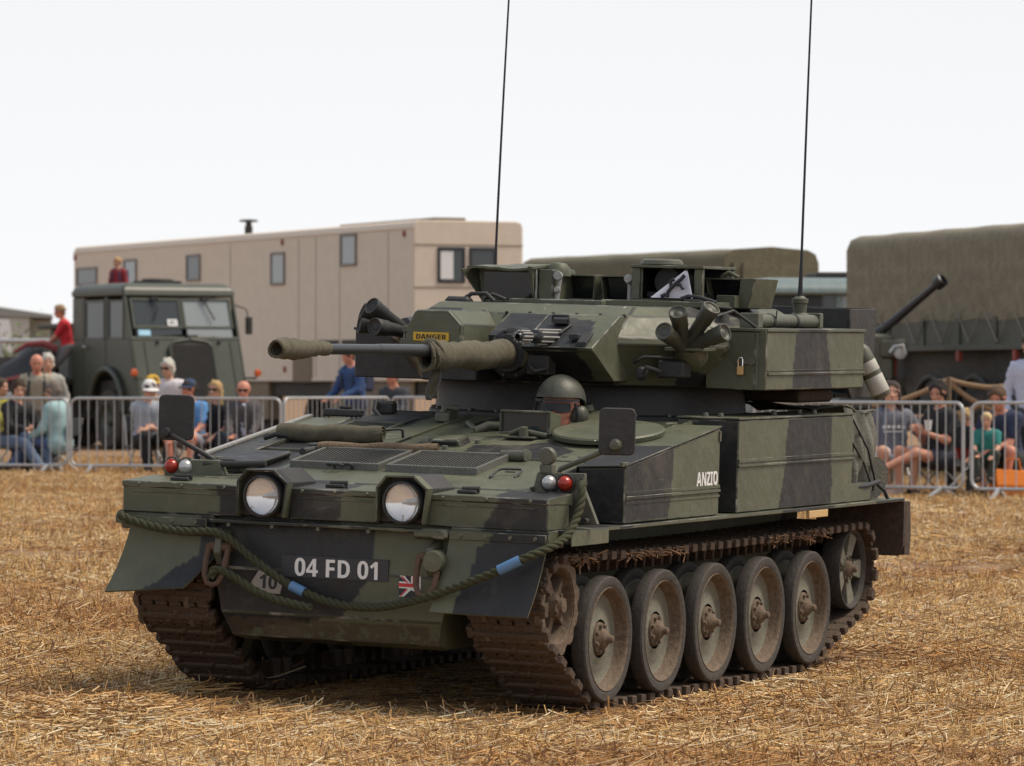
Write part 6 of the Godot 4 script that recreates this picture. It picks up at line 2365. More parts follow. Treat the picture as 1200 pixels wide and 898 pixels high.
func middle_lorry() -> void:
	var c := spot(849, 80.0)
	var o := thing("covered_lorry", "olive lorry with a rounded canvas tilt seen over the tank's turret", "lorry", Transform3D(Basis(Vector3(0.866, 0, -0.5), Vector3.UP, Vector3(0.5, 0, 0.866)), c))
	part("canvas_tilt", tilt(7.0, 1.95, 1.5, 3.53, 0.22, 4, 0.03), M.tilt_green, o)
	var mb := MB.new()
	mb.box(V(0.0, 1.0, -7.0), V(1.95, 1.5, 0.0), 0.02)
	part("load_bed", mb, M.board_green, o)
	mb = MB.new()
	mb.box(V(0.3, 0.55, -9.0), V(1.65, 1.0, 0.0), 0.02)
	part("chassis", mb, M.dark_steel, o)
	mb = MB.new()
	mb.tube([V(0.02, 1.6, 0.03), V(0.10, 2.6, 0.04), V(0.16, 3.3, 0.03)], 0.03, 6)
	mb.tube([V(0.30, 1.6, 0.03), V(0.34, 2.6, 0.04), V(0.36, 3.3, 0.03)], 0.02, 6)
	pieces("tilt_rope", mb, M.canvas, o)
	for x in [0.15, 1.8]:
		for z in [-1.4, -2.7, -8.0]:
			wheel(o, V(x, 0.5, z), 0.5, 0.3, M.board_green)
	mb = MB.new()
	mb.box(V(0.0, 0.9, -9.2), V(1.95, 2.5, -7.2), 0.1)
	part("cab", mb, M.board_green, o)


func blue_cab(glass: Material) -> void:
	var o := thing("blue_grey_lorry", "blue grey lorry cab with a rounded roof between the two canvas lorries", "lorry", place(884, 72.0, 0.12))
	var mb := MB.new()
	mb.box(V(0.0, 0.7, -2.2), V(2.2, 2.0, 0.0), 0.06)
	for e in [[0.0, 0.08], [0.72, 0.80], [1.30, 1.40], [2.12, 2.2]]:
		mb.box(V(e[0], 2.0, -0.10), V(e[1], 2.62, -0.04), 0.01)
		mb.box(V(e[0], 2.0, -2.18), V(e[1], 2.62, -2.12), 0.01)
	part("cab", mb, M.blue_grey, o)
	mb = MB.new()
	mb.loft([[V(-0.04, 2.6, -2.25), V(2.24, 2.6, -2.25), V(2.24, 2.6, 0.06), V(-0.04, 2.6, 0.06)], [V(-0.02, 2.74, -2.22), V(2.22, 2.74, -2.22), V(2.22, 2.74, 0.02), V(-0.02, 2.74, 0.02)], [V(0.2, 2.88, -2.0), V(2.0, 2.88, -2.0), V(2.0, 2.88, -0.22), V(0.2, 2.88, -0.22)]], 0.06)
	part("roof", mb, M.blue_grey, o)
	mb = MB.new()
	mb.box(V(1.1, 2.88, -1.6), V(2.1, 2.98, -0.6), 0.03)
	part("roof_rack", mb, M.dark_steel, o)
	for e in [[0.08, 0.72, "vehicle_glass"], [0.80, 1.30, "vehicle_glass"], [1.40, 2.12, "curtain_glass"]]:
		mb = MB.new()
		mb.box(V(e[0], 2.0, -0.085), V(e[1], 2.62, -0.07), 0.0)
		part("windscreen_pane", mb, M[e[2]], o)
	mb = MB.new()
	mb.box(V(0.3, 0.5, -6.0), V(1.9, 0.9, -0.2), 0.02)
	part("chassis", mb, M.dark_steel, o)
	for x in [0.15, 2.05]:
		for z in [-0.7, -4.6]:
			wheel(o, V(x, 0.48, z), 0.48, 0.28, M.blue_grey)


func right_lorry() -> void:
	# its near side recedes to the left; local z along the lorry towards the right of the picture and the camera
	var c := spot(993, 65.0)
	var dir := Vector3(0.29, 0, 0.957)
	var o := thing("covered_lorry", "big lorry with a weathered brown canvas tilt and strapped sideboards at the right", "lorry", Transform3D(Basis(Vector3.UP.cross(dir), Vector3.UP, dir), c))
	var L := 9.5
	var W := 2.3
	var g := group_node("tilt_frame", o, Transform3D(Basis(), V(0, 0, L)))
	var t := tilt(L, W, 2.03, 3.27, 0.20, 6, 0.018, 0.03)
	# the canvas is in two lengths of cloth: sides and top
	var sides := MB.new()
	var topm := MB.new()
	for i in range(0, t.v.size(), 3):
		var m: MB = topm if minf(t.v[i].y, minf(t.v[i + 1].y, t.v[i + 2].y)) > 3.08 else sides
		for k in 3:
			m.v.append(t.v[i + k])
			m.n.append(t.n[i + k])
	part("tilt_sides", sides, M.tilt_brown, g)
	part("tilt_top", topm, M.tilt_brown, g)
	var mb := MB.new()
	mb.box(V(0.0, 1.70, 0.0), V(W, 2.08, L), 0.02)
	for k in 8:
		mb.box(V(-0.03, 1.66, 0.3 + k * 1.25), V(0.0, 2.08, 0.42 + k * 1.25), 0.006)
	mb.box(V(-0.04, 1.64, 0.0), V(0.03, 1.72, L), 0.01)
	part("sideboard", mb, M.board_green, o)
	mb = MB.new()
	for k in 10:
		var z := 0.35 + k * 0.95
		mb.tube([V(-0.05, 2.14, z), V(-0.05, 1.74, z + 0.42), V(-0.05, 2.14, z + 0.80)], 0.010, 5)
	pieces("lashing_rope", mb, rough_mat("pale_rope", lin(0.20, 0.19, 0.16), lin(0.30, 0.28, 0.24), 4.0, 0.9), o)
	mb = MB.new()
	mb.box(V(0.2, 0.75, -0.2), V(W - 0.2, 1.66, L), 0.02)
	part("chassis", mb, M.dark_steel, o)
	mb = MB.new()
	mb.box(V(-0.02, 1.24, 1.55), V(0.06, 1.62, 1.75), 0.01)
	mb.box(V(-0.02, 1.22, 0.2), V(0.04, 1.32, 1.6), 0.01)
	for z in [4.1, 6.0]:
		mb.box(V(-0.05, 1.50, z), V(0.02, 1.64, z + 0.10), 0.01)
	pieces("red_bracket", mb, M.red_frame, o)
	for x in [0.2, W - 0.2]:
		for z in [3.2, 4.7, 8.6]:
			wheel(o, V(x, 0.56, z), 0.56, 0.36, M.dark_steel)
	mb = MB.new()
	for z in [3.2, 4.7]:
		var arch := []
		for k in 11:
			var a := PI * k / 10
			arch.append(V(-0.02, 0.62 + 0.68 * sin(a), z + 0.68 * cos(a)))
		mb.tube(arch, 0.05, 6)
	pieces("wheel_arch", mb, M.dark_steel, o)


func field_gun() -> void:
	var a := spot(1024, 61.0)
	var o := thing("anti_aircraft_gun", "dark gun with a long raised barrel in front of the brown canvas lorry", "gun", Transform3D(Basis(), a))
	var y0 := EYE + (449 - 396) * 61.0 / F - a.y
	var p0 := V(0.0, y0, 0)
	var p1 := V((1092 - 1024) * 61.0 / F, EYE + (449 - 336) * 61.0 / F - a.y, 0.55)
	var d := (p1 - p0).normalized()
	var mb := MB.new()
	var l := (p1 - p0).length()
	mb.lathe([[0.0, -0.5], [0.085, -0.5], [0.085, 0.1], [0.062, 0.2], [0.048, l * 0.8], [0.048, l], [0.085, l + 0.02], [0.092, l + 0.14], [0.07, l + 0.15], [0.055, l + 0.05], [0.0, l + 0.05]], 18, p0, d)
	part("barrel", mb, M.gun_steel, o)
	mb = MB.new()
	mb.box(V(-0.35, 1.25, -0.5), V(0.25, y0 + 0.05, 0.3), 0.05)
	mb.box(V(0.05, y0 - 0.28, -0.35), V(0.42, y0 - 0.02, 0.35), 0.05)
	part("breech_mounting", mb, M.green, o)
	mb = MB.new()
	mb.tube([V(0.18, y0 - 0.20, 0.42), V(0.24, y0 - 0.12, 0.42), V(0.35, y0 - 0.10, 0.42), V(0.38, y0 - 0.22, 0.42)], 0.03, 6)
	mb.lathe([[0.0, 0.05], [0.08, 0.04], [0.09, 0.0]], 12, V(0.32, y0 - 0.2, 0.36), V(0, 0, 1))
	part("laying_gear", mb, M.galvanised, o)
	mb = MB.new()
	mb.box(V(-1.6, 0.7, -0.25), V(1.6, 0.95, 0.25), 0.03)
	mb.lathe([[0.5, 0.9], [0.4, 1.2], [0.25, 1.35]], 20, V(0, 0, 0), Vector3.UP)
	part("carriage", mb, M.dark_steel, o)
	for x in [-1.4, 1.4]:
		for z in [-0.7, 0.7]:
			var g := group_node("axle_wheel", o, Transform3D(Basis(Vector3.UP, PI / 2), V(x, 0.45, z)))
			wheel(g, Vector3.ZERO, 0.45, 0.25, M.dark_steel)
	# rope swags on posts before the lorry
	for k in 3:
		var q := spot(1046 + k * 66.0, 54.5 - k * 0.8)
		var post := thing("rope_post", ["thin post holding rope swags nearest the tank's rear", "thin post holding rope swags over the dark haired sitters", "thin post holding rope swags beside the standing white shirt"][k], "post", Transform3D(Basis(), q), "posts with rope swags")
		mb = MB.new()
		mb.tube([V(0, 0, 0), V(0, 1.28 if k == 1 else 1.1, 0)], 0.03, 8)
		part("stake", mb, M.brown_canvas, post)
	var brown: Material = rough_mat("brown_rope", lin(0.20, 0.13, 0.075), lin(0.30, 0.20, 0.12), 4.0, 0.95)
	for e in [[1022, 1112, 0.95, 1.27, 0.10], [1112, 1215, 1.27, 1.34, 0.24], [1022, 1112, 0.86, 0.84, 0.05], [1112, 1185, 1.25, 0.92, 0.22], [1120, 1215, 0.86, 1.34, 0.10]]:
		var pts := []
		for k in 13:
			var w := k / 12.0
			var q := spot(lerpf(e[0], e[1], w), 54.4)
			pts.append(q + V(0, lerpf(e[2], e[3], w) - 4.0 * e[4] * w * (1 - w) * 0.5, 0))
		mb = MB.new()
		mb.tube(pts, 0.030, 8)
		var r := part("rope_swag", mb, brown)
		tag(r, {0.10: "brown rope swag rising to the middle post before the canvas lorry" if e[0] == 1022 else "lower brown rope swag running off the right edge", 0.24: "longest brown rope swag running off the right edge", 0.05: "lowest nearly straight brown rope beside the long haired spectator", 0.22: "brown rope dropping steeply from the middle post"}.get(e[4], "brown rope swag"), "rope", "rope swags before the brown lorry")


func left_things() -> void:
	var o := thing("grey_marquee", "pale grey marquee with a flat roof line far off at the left edge", "marquee", place(-60, 150.0, 0.1))
	var mb := MB.new()
	mb.box(V(-2.0, 0.0, -4.0), V(2.6, 3.55, 0.0), 0.05)
	part("wall", mb, rough_mat("marquee_grey", lin(0.42, 0.41, 0.38), lin(0.50, 0.49, 0.46), 0.5, 0.8, 0.02, 0.2), o)
	mb = MB.new()
	mb.box(V(2.6, 0.0, -3.5), V(3.32, 3.30, -0.4), 0.03)
	part("side_wall", mb, rough_mat("marquee_olive", lin(0.26, 0.25, 0.20), lin(0.32, 0.31, 0.25), 0.5, 0.8, 0.02, 0.2), o)
	mb = MB.new()
	mb.extrude([[-2.2, 3.5], [-2.2, 3.62], [0.6, 3.85], [3.35, 3.45], [3.35, 3.32]], "z", -4.2, 0.1, 0.03)
	part("roof", mb, M.galv_edge, o)
	mb = MB.new()
	mb.hexa([V(1.9, 0.9, 0.0), V(2.25, 0.9, 0.0), V(1.55, 3.3, 0.0), V(1.95, 3.3, 0.0), V(1.9, 0.9, 0.08), V(2.25, 0.9, 0.08), V(1.55, 3.3, 0.08), V(1.95, 3.3, 0.08)], 0.02)
	part("door_flap", mb, M.white_paint, o)
	# the bush before it
	var b := thing("green_bush", "green bush growing in front of the grey marquee", "bush", place(24, 126.0, 0.0))
	mb = MB.new()
	for k in 5:
		mb.tube([V(0, 0, 0), V(rng.randf_range(-0.4, 0.4), 1.2, rng.randf_range(-0.3, 0.3)), V(rng.randf_range(-0.8, 0.8), 2.4, rng.randf_range(-0.5, 0.5))], [0.06, 0.04, 0.01], 5)
	part("stem", mb, M.mud, b)
	mb = MB.new()
	for i in 1500:
		var p := V(rng.randfn(0, 0.42), 1.55 + rng.randfn(0, 0.46), rng.randfn(0, 0.35))
		var u := V(rng.randf_range(-1, 1), rng.randf_range(-1, 1), rng.randf_range(-1, 1)).normalized() * rng.randf_range(0.04, 0.09)
		var w := u.cross(V(rng.randf_range(-1, 1), 1, rng.randf_range(-1, 1))).normalized() * u.length() * 0.5
		mb.quad(p - u, p + w, p + u, p - w, u.cross(w).normalized())
	stuff(part("foliage", mb, rough_mat("leaf", lin(0.10, 0.14, 0.05), lin(0.20, 0.25, 0.10), 2.0, 0.7, 0.03, 0.0), b))
	# hedge far behind
	var h := thing("far_hedge", "low dark hedge along the far edge of the field", "hedge", Transform3D(Basis(), V(0, 0.2, -420)))
	mb = MB.new()
	for i in 2600:
		var p := V(rng.randf_range(-150, 150), 0, rng.randf_range(-3, 3))
		p.y = rng.randf_range(0.0, 2.6 + sin(p.x * 0.2) * 0.8 + sin(p.x * 0.53) * 0.6)
		var u := V(rng.randf_range(-1, 1), rng.randf_range(-0.6, 0.6), rng.randf_range(-0.5, 0.5)).normalized() * rng.randf_range(0.5, 1.1)
		var w := u.cross(V(rng.randf_range(-0.3, 0.3), 0.3, 1)).normalized() * u.length() * 0.7
		mb.quad(p - u, p + w, p + u, p - w, V(0, 0.3, 1))
	stuff(part("foliage", mb, rough_mat("hedge_leaf", lin(0.05, 0.07, 0.03), lin(0.10, 0.12, 0.05), 0.3, 0.8, 0.03, 0.0), h))
	# rail fence and covered trailer by the lorry's tail
	var r := thing("rail_fence", "pale single rail fence behind the draped trailer at the left", "fence", place(-30, 98.0, 0.0))
	mb = MB.new()
	mb.tube([V(-1.5, 2.12, 0), V(1.75, 2.12, 0)], 0.05, 8)
	part("rail", mb, M.galvanised, r)
	for x in [-1.2, 0.55, 1.7]:
		mb = MB.new()
		mb.tube([V(x, 0, 0), V(x, 2.12, 0)], 0.045, 8)
		part("rail_post", mb, M.galvanised, r)
	var t := thing("draped_trailer", "black draped trailer with a maroon roll on top at the left edge", "trailer", place(22, 88.0, 0.0))
	mb = MB.new()
	var rows := []
	for i in 9:
		var row := []
		for j in 13:
			var w := j / 12.0
			var x := lerpf(-0.9, 0.68, w)
			var hh := lerpf(1.30, 1.95, smoothstep(0.1, 0.8, w)) + 0.05 * sin(w * 14 + i)
			var k := i / 8.0
			row.append(V(x + 0.04 * sin(i * 2.0 + j), hh - 1.15 * pow(absf(k * 2 - 1), 3.0), lerpf(0.7, -0.7, k)))
		rows.append(row)
	mb.sheet(rows, 0.02)
	mb.box(V(-0.85, 0.6, -0.6), V(0.62, 1.3, 0.6), 0.03)
	part("black_cover", mb, M.number_black, t)
	mb = MB.new()
	mb.tube([V(-0.05, 1.80, 0.46), V(0.2, 1.95, 0.44), V(0.5, 1.97, 0.44), V(0.78, 1.86, 0.46)], [0.03, 0.05, 0.07, 0.06], 12)
	mb.tube([V(-0.3, 1.25, 0.62), V(0.2, 1.35, 0.66), V(0.55, 1.42, 0.66)], [0.03, 0.05, 0.05], 10)
	pieces("maroon_roll", mb, rough_mat("maroon", lin(0.15, 0.03, 0.035), lin(0.26, 0.07, 0.075), 2.0, 0.9, 0.03, 0.4), t)
	mb = MB.new()
	mb.box(V(-1.1, 0.95, 0.75), V(0.8, 1.05, 0.85), 0.02)
	part("lamp_bar", mb, M.galvanised, t)
	for x in [-0.6, 0.4]:
		var g := group_node("axle_wheel", t, Transform3D(Basis(Vector3.UP, PI / 2), V(x, 0.4, 0.55)))
		wheel(g, Vector3.ZERO, 0.4, 0.2, M.dark_steel)
	var car := thing("white_car", "white car bonnet showing at the far left edge behind the rail", "car", place(-14, 104.0, 0.0))
	mb = MB.new()
	mb.loft([[V(-1.5, 0.5, -0.8), V(0.55, 0.5, -0.8), V(0.55, 0.5, 0.8), V(-1.5, 0.5, 0.8)], [V(-1.5, 1.5, -0.8), V(0.50, 1.35, -0.8), V(0.50, 1.35, 0.8), V(-1.5, 1.5, 0.8)], [V(-1.4, 1.95, -0.6), V(0.05, 1.72, -0.6), V(0.05, 1.72, 0.6), V(-1.4, 1.95, 0.6)]], 0.06)
	part("body", mb, M.white_paint, car)
	for x in [-1.0, 0.2]:
		var g := group_node("axle_wheel", car, Transform3D(Basis(Vector3.UP, PI / 2), V(x, 0.33, 0.75)))
		wheel(g, Vector3.ZERO, 0.33, 0.2, M.dark_steel)


# ------------------------------------------------------------------ people
# a surface round tapered bones, joined with a smooth minimum (surface nets)
func flesh(bones: Array, cell: float, k := 0.03, carve := [], wrinkle := 0.0) -> MB:
	var lo := Vector3.ONE * 1e6
	var hi := -lo
	for b in bones:
		var r: float = maxf(b[2], b[3]) + cell * 2.5
		lo = lo.min(b[0] - Vector3.ONE * r).min(b[1] - Vector3.ONE * r)
		hi = hi.max(b[0] + Vector3.ONE * r).max(b[1] + Vector3.ONE * r)
	var nx := int((hi.x - lo.x) / cell) + 2
	var ny := int((hi.y - lo.y) / cell) + 2
	var nz := int((hi.z - lo.z) / cell) + 2
	var f := PackedFloat32Array()
	f.resize(nx * ny * nz)
	f.fill(9.0)
	for pass_ in 2:
		for b in (bones if pass_ == 0 else carve):
			var a: Vector3 = b[0]
			var ba: Vector3 = b[1] - a
			var ra: float = b[2]
			var rb: float = b[3]
			var len2 := maxf(ba.length_squared(), 1e-9)
			var m: float = maxf(ra, rb) + cell * 2.0 + k
			var p0: Vector3 = (a.min(b[1]) - Vector3.ONE * m - lo) / cell
			var p1: Vector3 = (a.max(b[1]) + Vector3.ONE * m - lo) / cell
			for z in range(maxi(0, int(p0.z)), mini(nz, int(p1.z) + 1)):
				for y in range(maxi(0, int(p0.y)), mini(ny, int(p1.y) + 1)):
					var row := (z * ny + y) * nx
					for x in range(maxi(0, int(p0.x)), mini(nx, int(p1.x) + 1)):
						var pa := lo + Vector3(x, y, z) * cell - a
						var h := clampf(pa.dot(ba) / len2, 0.0, 1.0)
						var d := (pa - ba * h).length() - lerpf(ra, rb, h)
						var o := f[row + x]
						if pass_ == 1:
							f[row + x] = maxf(o, -d)
						elif o > 8.0:
							f[row + x] = d
						else:
							var q := maxf(k - absf(o - d), 0.0)
							f[row + x] = minf(o, d) - q * q * 0.25 / k
	var id := {}
	var pts := PackedVector3Array()
	var off := [0, 1, nx, nx + 1, nx * ny, nx * ny + 1, nx * ny + nx, nx * ny + nx + 1]
	var lim := cell * 1.8
	var cells := PackedInt32Array()
	for z in nz - 1:
		for y in ny - 1:
			var row := (z * ny + y) * nx
			for x in nx - 1:
				var i := row + x
				if absf(f[i]) > lim:
					continue
				var s := 0
				for c in 8:
					if f[i + off[c]] < 0.0:
						s += 1
				if s == 0 or s == 8:
					continue
				var sum := Vector3.ZERO
				var n := 0
				for e in [[0, 1], [2, 3], [4, 5], [6, 7], [0, 2], [1, 3], [4, 6], [5, 7], [0, 4], [1, 5], [2, 6], [3, 7]]:
					var d0 := f[i + off[e[0]]]
					var d1 := f[i + off[e[1]]]
					if (d0 < 0.0) != (d1 < 0.0):
						var w := d0 / (d0 - d1)
						sum += Vector3(e[0] & 1, (e[0] >> 1) & 1, e[0] >> 2).lerp(Vector3(e[1] & 1, (e[1] >> 1) & 1, e[1] >> 2), w)
						n += 1
				id[i] = pts.size()
				var p := lo + (Vector3(x, y, z) + sum / n) * cell
				pts.append(p)
				cells.append(i)
	var nrm := PackedVector3Array()
	nrm.resize(pts.size())
	var quads := []
	for i in cells:
		for ax in 3:
			var st: int = [1, nx, nx * ny][ax]
			if (f[i] < 0.0) == (f[i + st] < 0.0):
				continue
			var u: int = [nx, nx * ny, 1][ax]
			var v: int = [nx * ny, 1, nx][ax]
			if not (id.has(i - u) and id.has(i - v) and id.has(i - u - v)):
				continue
			var q := [id[i], id[i - u], id[i - u - v], id[i - v]]
			if f[i] < 0.0:
				q.reverse()
			var nn := (pts[q[1]] - pts[q[0]]).cross(pts[q[2]] - pts[q[0]]) + (pts[q[2]] - pts[q[0]]).cross(pts[q[3]] - pts[q[0]])
			for c in q:
				nrm[c] += nn
			quads.append(q)
	var out := MB.new()
	# make sure normals point outwards
	var flip := 0.0
	var mid := (lo + hi) * 0.5
	for i in range(0, pts.size(), 7):
		flip += nrm[i].dot(pts[i] - mid)
	var sg := 1.0 if flip > 0.0 else -1.0
	for i in pts.size():
		nrm[i] = (nrm[i] * sg).normalized()
		if wrinkle > 0.0:
			var p := pts[i]
			pts[i] = p + nrm[i] * wrinkle * (sin(p.y * 71.0 + p.x * 37.0) + sin(p.x * 63.0 - p.z * 45.0 + p.y * 29.0))
	for q in quads:
		out.quad(pts[q[0]], pts[q[1]], pts[q[2]], pts[q[3]], nrm[q[0]], nrm[q[1]], nrm[q[2]], nrm[q[3]])
	return out


var head_mb: MB
var hand_mb := []
var hair_mb := {}


func people_templates() -> void:
	var s := 1.0
	var b := [[V(0, 0.035, -0.018), V(0, 0.03, 0.0), 0.086, 0.084], [V(0, 0.015, -0.035), V(0, 0.0, -0.02), 0.084, 0.078], [V(0, -0.02, 0.022), V(0, -0.05, 0.03), 0.066, 0.058], [V(0, -0.085, 0.050), V(0, -0.092, 0.060), 0.036, 0.026], [V(-0.042, -0.07, 0.01), V(-0.012, -0.09, 0.045), 0.030, 0.03], [V(0.042, -0.07, 0.01), V(0.012, -0.09, 0.045), 0.030, 0.03],
		[V(0, 0.0, 0.083), V(0, -0.034, 0.103), 0.010, 0.014], [V(-0.012, -0.038, 0.09), V(0.012, -0.038, 0.09), 0.010, 0.010], [V(-0.038, 0.022, 0.072), V(0.038, 0.022, 0.072), 0.014, 0.014], [V(-0.045, -0.022, 0.055), V(-0.03, -0.03, 0.068), 0.02, 0.018], [V(0.045, -0.022, 0.055), V(0.03, -0.03, 0.068), 0.02, 0.018],
		[V(-0.017, -0.062, 0.082), V(0.017, -0.062, 0.082), 0.008, 0.008], [V(-0.015, -0.073, 0.081), V(0.015, -0.073, 0.081), 0.009, 0.009],
		[V(-0.080, 0.005, -0.012), V(-0.082, -0.03, -0.006), 0.016, 0.010], [V(0.080, 0.005, -0.012), V(0.082, -0.03, -0.006), 0.016, 0.010], [V(0, -0.07, -0.02), V(0, -0.17, -0.035), 0.052, 0.056]]
	head_mb = flesh(b, 0.0065, 0.016, [[V(-0.032, 0.0, 0.098), V(-0.032, 0.0, 0.098), 0.017, 0.017], [V(0.032, 0.0, 0.098), V(0.032, 0.0, 0.098), 0.017, 0.017]])
	# a hand: wrist at the origin, fingers along -y, palm towards +z, thumb towards +x; relaxed and closed
	for closed in 2:
		b = [[V(-0.026, -0.03, 0), V(-0.030, -0.085, 0.002), 0.014, 0.012], [V(-0.008, -0.02, 0), V(-0.010, -0.09, 0.0), 0.016, 0.012], [V(0.010, -0.02, 0), V(0.012, -0.09, 0.0), 0.016, 0.012], [V(0.026, -0.03, 0), V(0.032, -0.085, 0.002), 0.014, 0.012], [V(0, 0.03, 0), V(0, -0.02, 0), 0.024, 0.022]]
		for fi in 4:
			var x := -0.033 + fi * 0.022
			var l: float = [0.060, 0.074, 0.080, 0.072][fi]
			var p := V(x, -0.088, 0.0)
			var a := 0.25 if closed == 0 else 1.0
			for sg in 3:
				var share: float = [0.45, 0.32, 0.23][sg]
				var q: Vector3 = p + V(0, -cos(a), sin(a)) * l * share
				b.append([p, q, [0.0095, 0.0085, 0.008][sg], [0.0085, 0.008, 0.007][sg]])
				p = q
				a += 0.25 if closed == 0 else 0.95
		b.append([V(0.026, -0.025, 0.006), V(0.052, -0.055, 0.018), 0.016, 0.011])
		b.append([V(0.052, -0.055, 0.018), V(0.056, -0.085, 0.03) if closed == 0 else V(0.040, -0.085, 0.042), 0.011, 0.009])
		hand_mb.append(flesh(b, 0.0055, 0.006))
	var face := [[V(-0.025, -0.06, 0.115), V(-0.025, 0.02, 0.12), 0.062, 0.062], [V(0.025, -0.06, 0.115), V(0.025, 0.02, 0.12), 0.062, 0.062], [V(-0.03, -0.13, 0.06), V(0.03, -0.13, 0.06), 0.06, 0.06]]
	var top := [[V(0, 0.042, -0.022), V(0, 0.036, 0.004), 0.092, 0.090], [V(0, 0.012, -0.045), V(0, -0.03, -0.045), 0.088, 0.068]]
	hair_mb["short"] = flesh(top, 0.008, 0.02, face, 0.0045)
	var lng := top.duplicate()
	lng.append_array([[V(-0.07, 0.0, -0.02), V(-0.095, -0.20, 0.0), 0.034, 0.030], [V(0.07, 0.0, -0.02), V(0.095, -0.20, 0.0), 0.034, 0.030], [V(-0.03, -0.02, -0.07), V(-0.04, -0.22, -0.075), 0.055, 0.045], [V(0.03, -0.02, -0.07), V(0.04, -0.22, -0.075), 0.055, 0.045]])
	hair_mb["long"] = flesh(lng, 0.010, 0.02, [face[0], face[1]], 0.006)
	var bob := top.duplicate()
	bob.append_array([[V(0, 0.07, -0.02), V(0, 0.06, 0.0), 0.088, 0.075], [V(-0.065, 0.01, -0.03), V(-0.075, -0.055, -0.02), 0.036, 0.030], [V(0.065, 0.01, -0.03), V(0.075, -0.055, -0.02), 0.036, 0.030], [V(0, 0.0, -0.06), V(0, -0.07, -0.06), 0.072, 0.06]])
	hair_mb["bob"] = flesh(bob, 0.009, 0.02, face, 0.006)
	var fringe := [[V(0, 0.006, -0.04), V(0, -0.035, -0.04), 0.087, 0.07]]
	hair_mb["bald"] = flesh(fringe, 0.009, 0.02, [[V(0, 0.09, 0.03), V(0, 0.09, -0.02), 0.085, 0.085], face[0], face[1]], 0.001)


func ik(a: Vector3, c: Vector3, l1: float, l2: float, pole: Vector3) -> Array:
	var d := c - a
	var dist := clampf(d.length(), absf(l1 - l2) + 0.01, l1 + l2 - 0.004)
	var dir := d.normalized()
	var end := a + dir * dist
	var x := (l1 * l1 - l2 * l2 + dist * dist) / (2.0 * dist)
	var h := sqrt(maxf(0.0, l1 * l1 - x * x))
	var p := (pole - dir * pole.dot(dir)).normalized()
	return [a + dir * x + p * h, end]


func skin(tone: Color) -> StandardMaterial3D:
	var key := "skin_%d" % int(tone.r * 1000 + tone.b * 37)
	if not M.has(key):
		var m := flat_mat(key, tone, 0.55)
		m.subsurf_scatter_enabled = true
		m.subsurf_scatter_strength = 0.15
	return M[key]


func cloth_mat(c: Color, called := "cloth") -> StandardMaterial3D:
	var key := "%s_%d_%d_%d" % [called, int(c.r * 999), int(c.g * 999), int(c.b * 999)]
	if not M.has(key):
		var m := flat_mat(key, Color(c.r * 1.15, c.g * 1.15, c.b * 1.15), 0.9)
		if not M.has("weave"):
			M.weave = rough_mat("weave_noise", lin(0.70, 0.70, 0.70), lin(1, 1, 1), 5.0)
		m.albedo_texture = M.weave.albedo_texture
		m.uv1_triplanar = true
		m.uv1_scale = Vector3.ONE * 5.0
		m.normal_enabled = true
		m.normal_scale = 0.6
		m.normal_texture = shared_cloth
	return M[key]


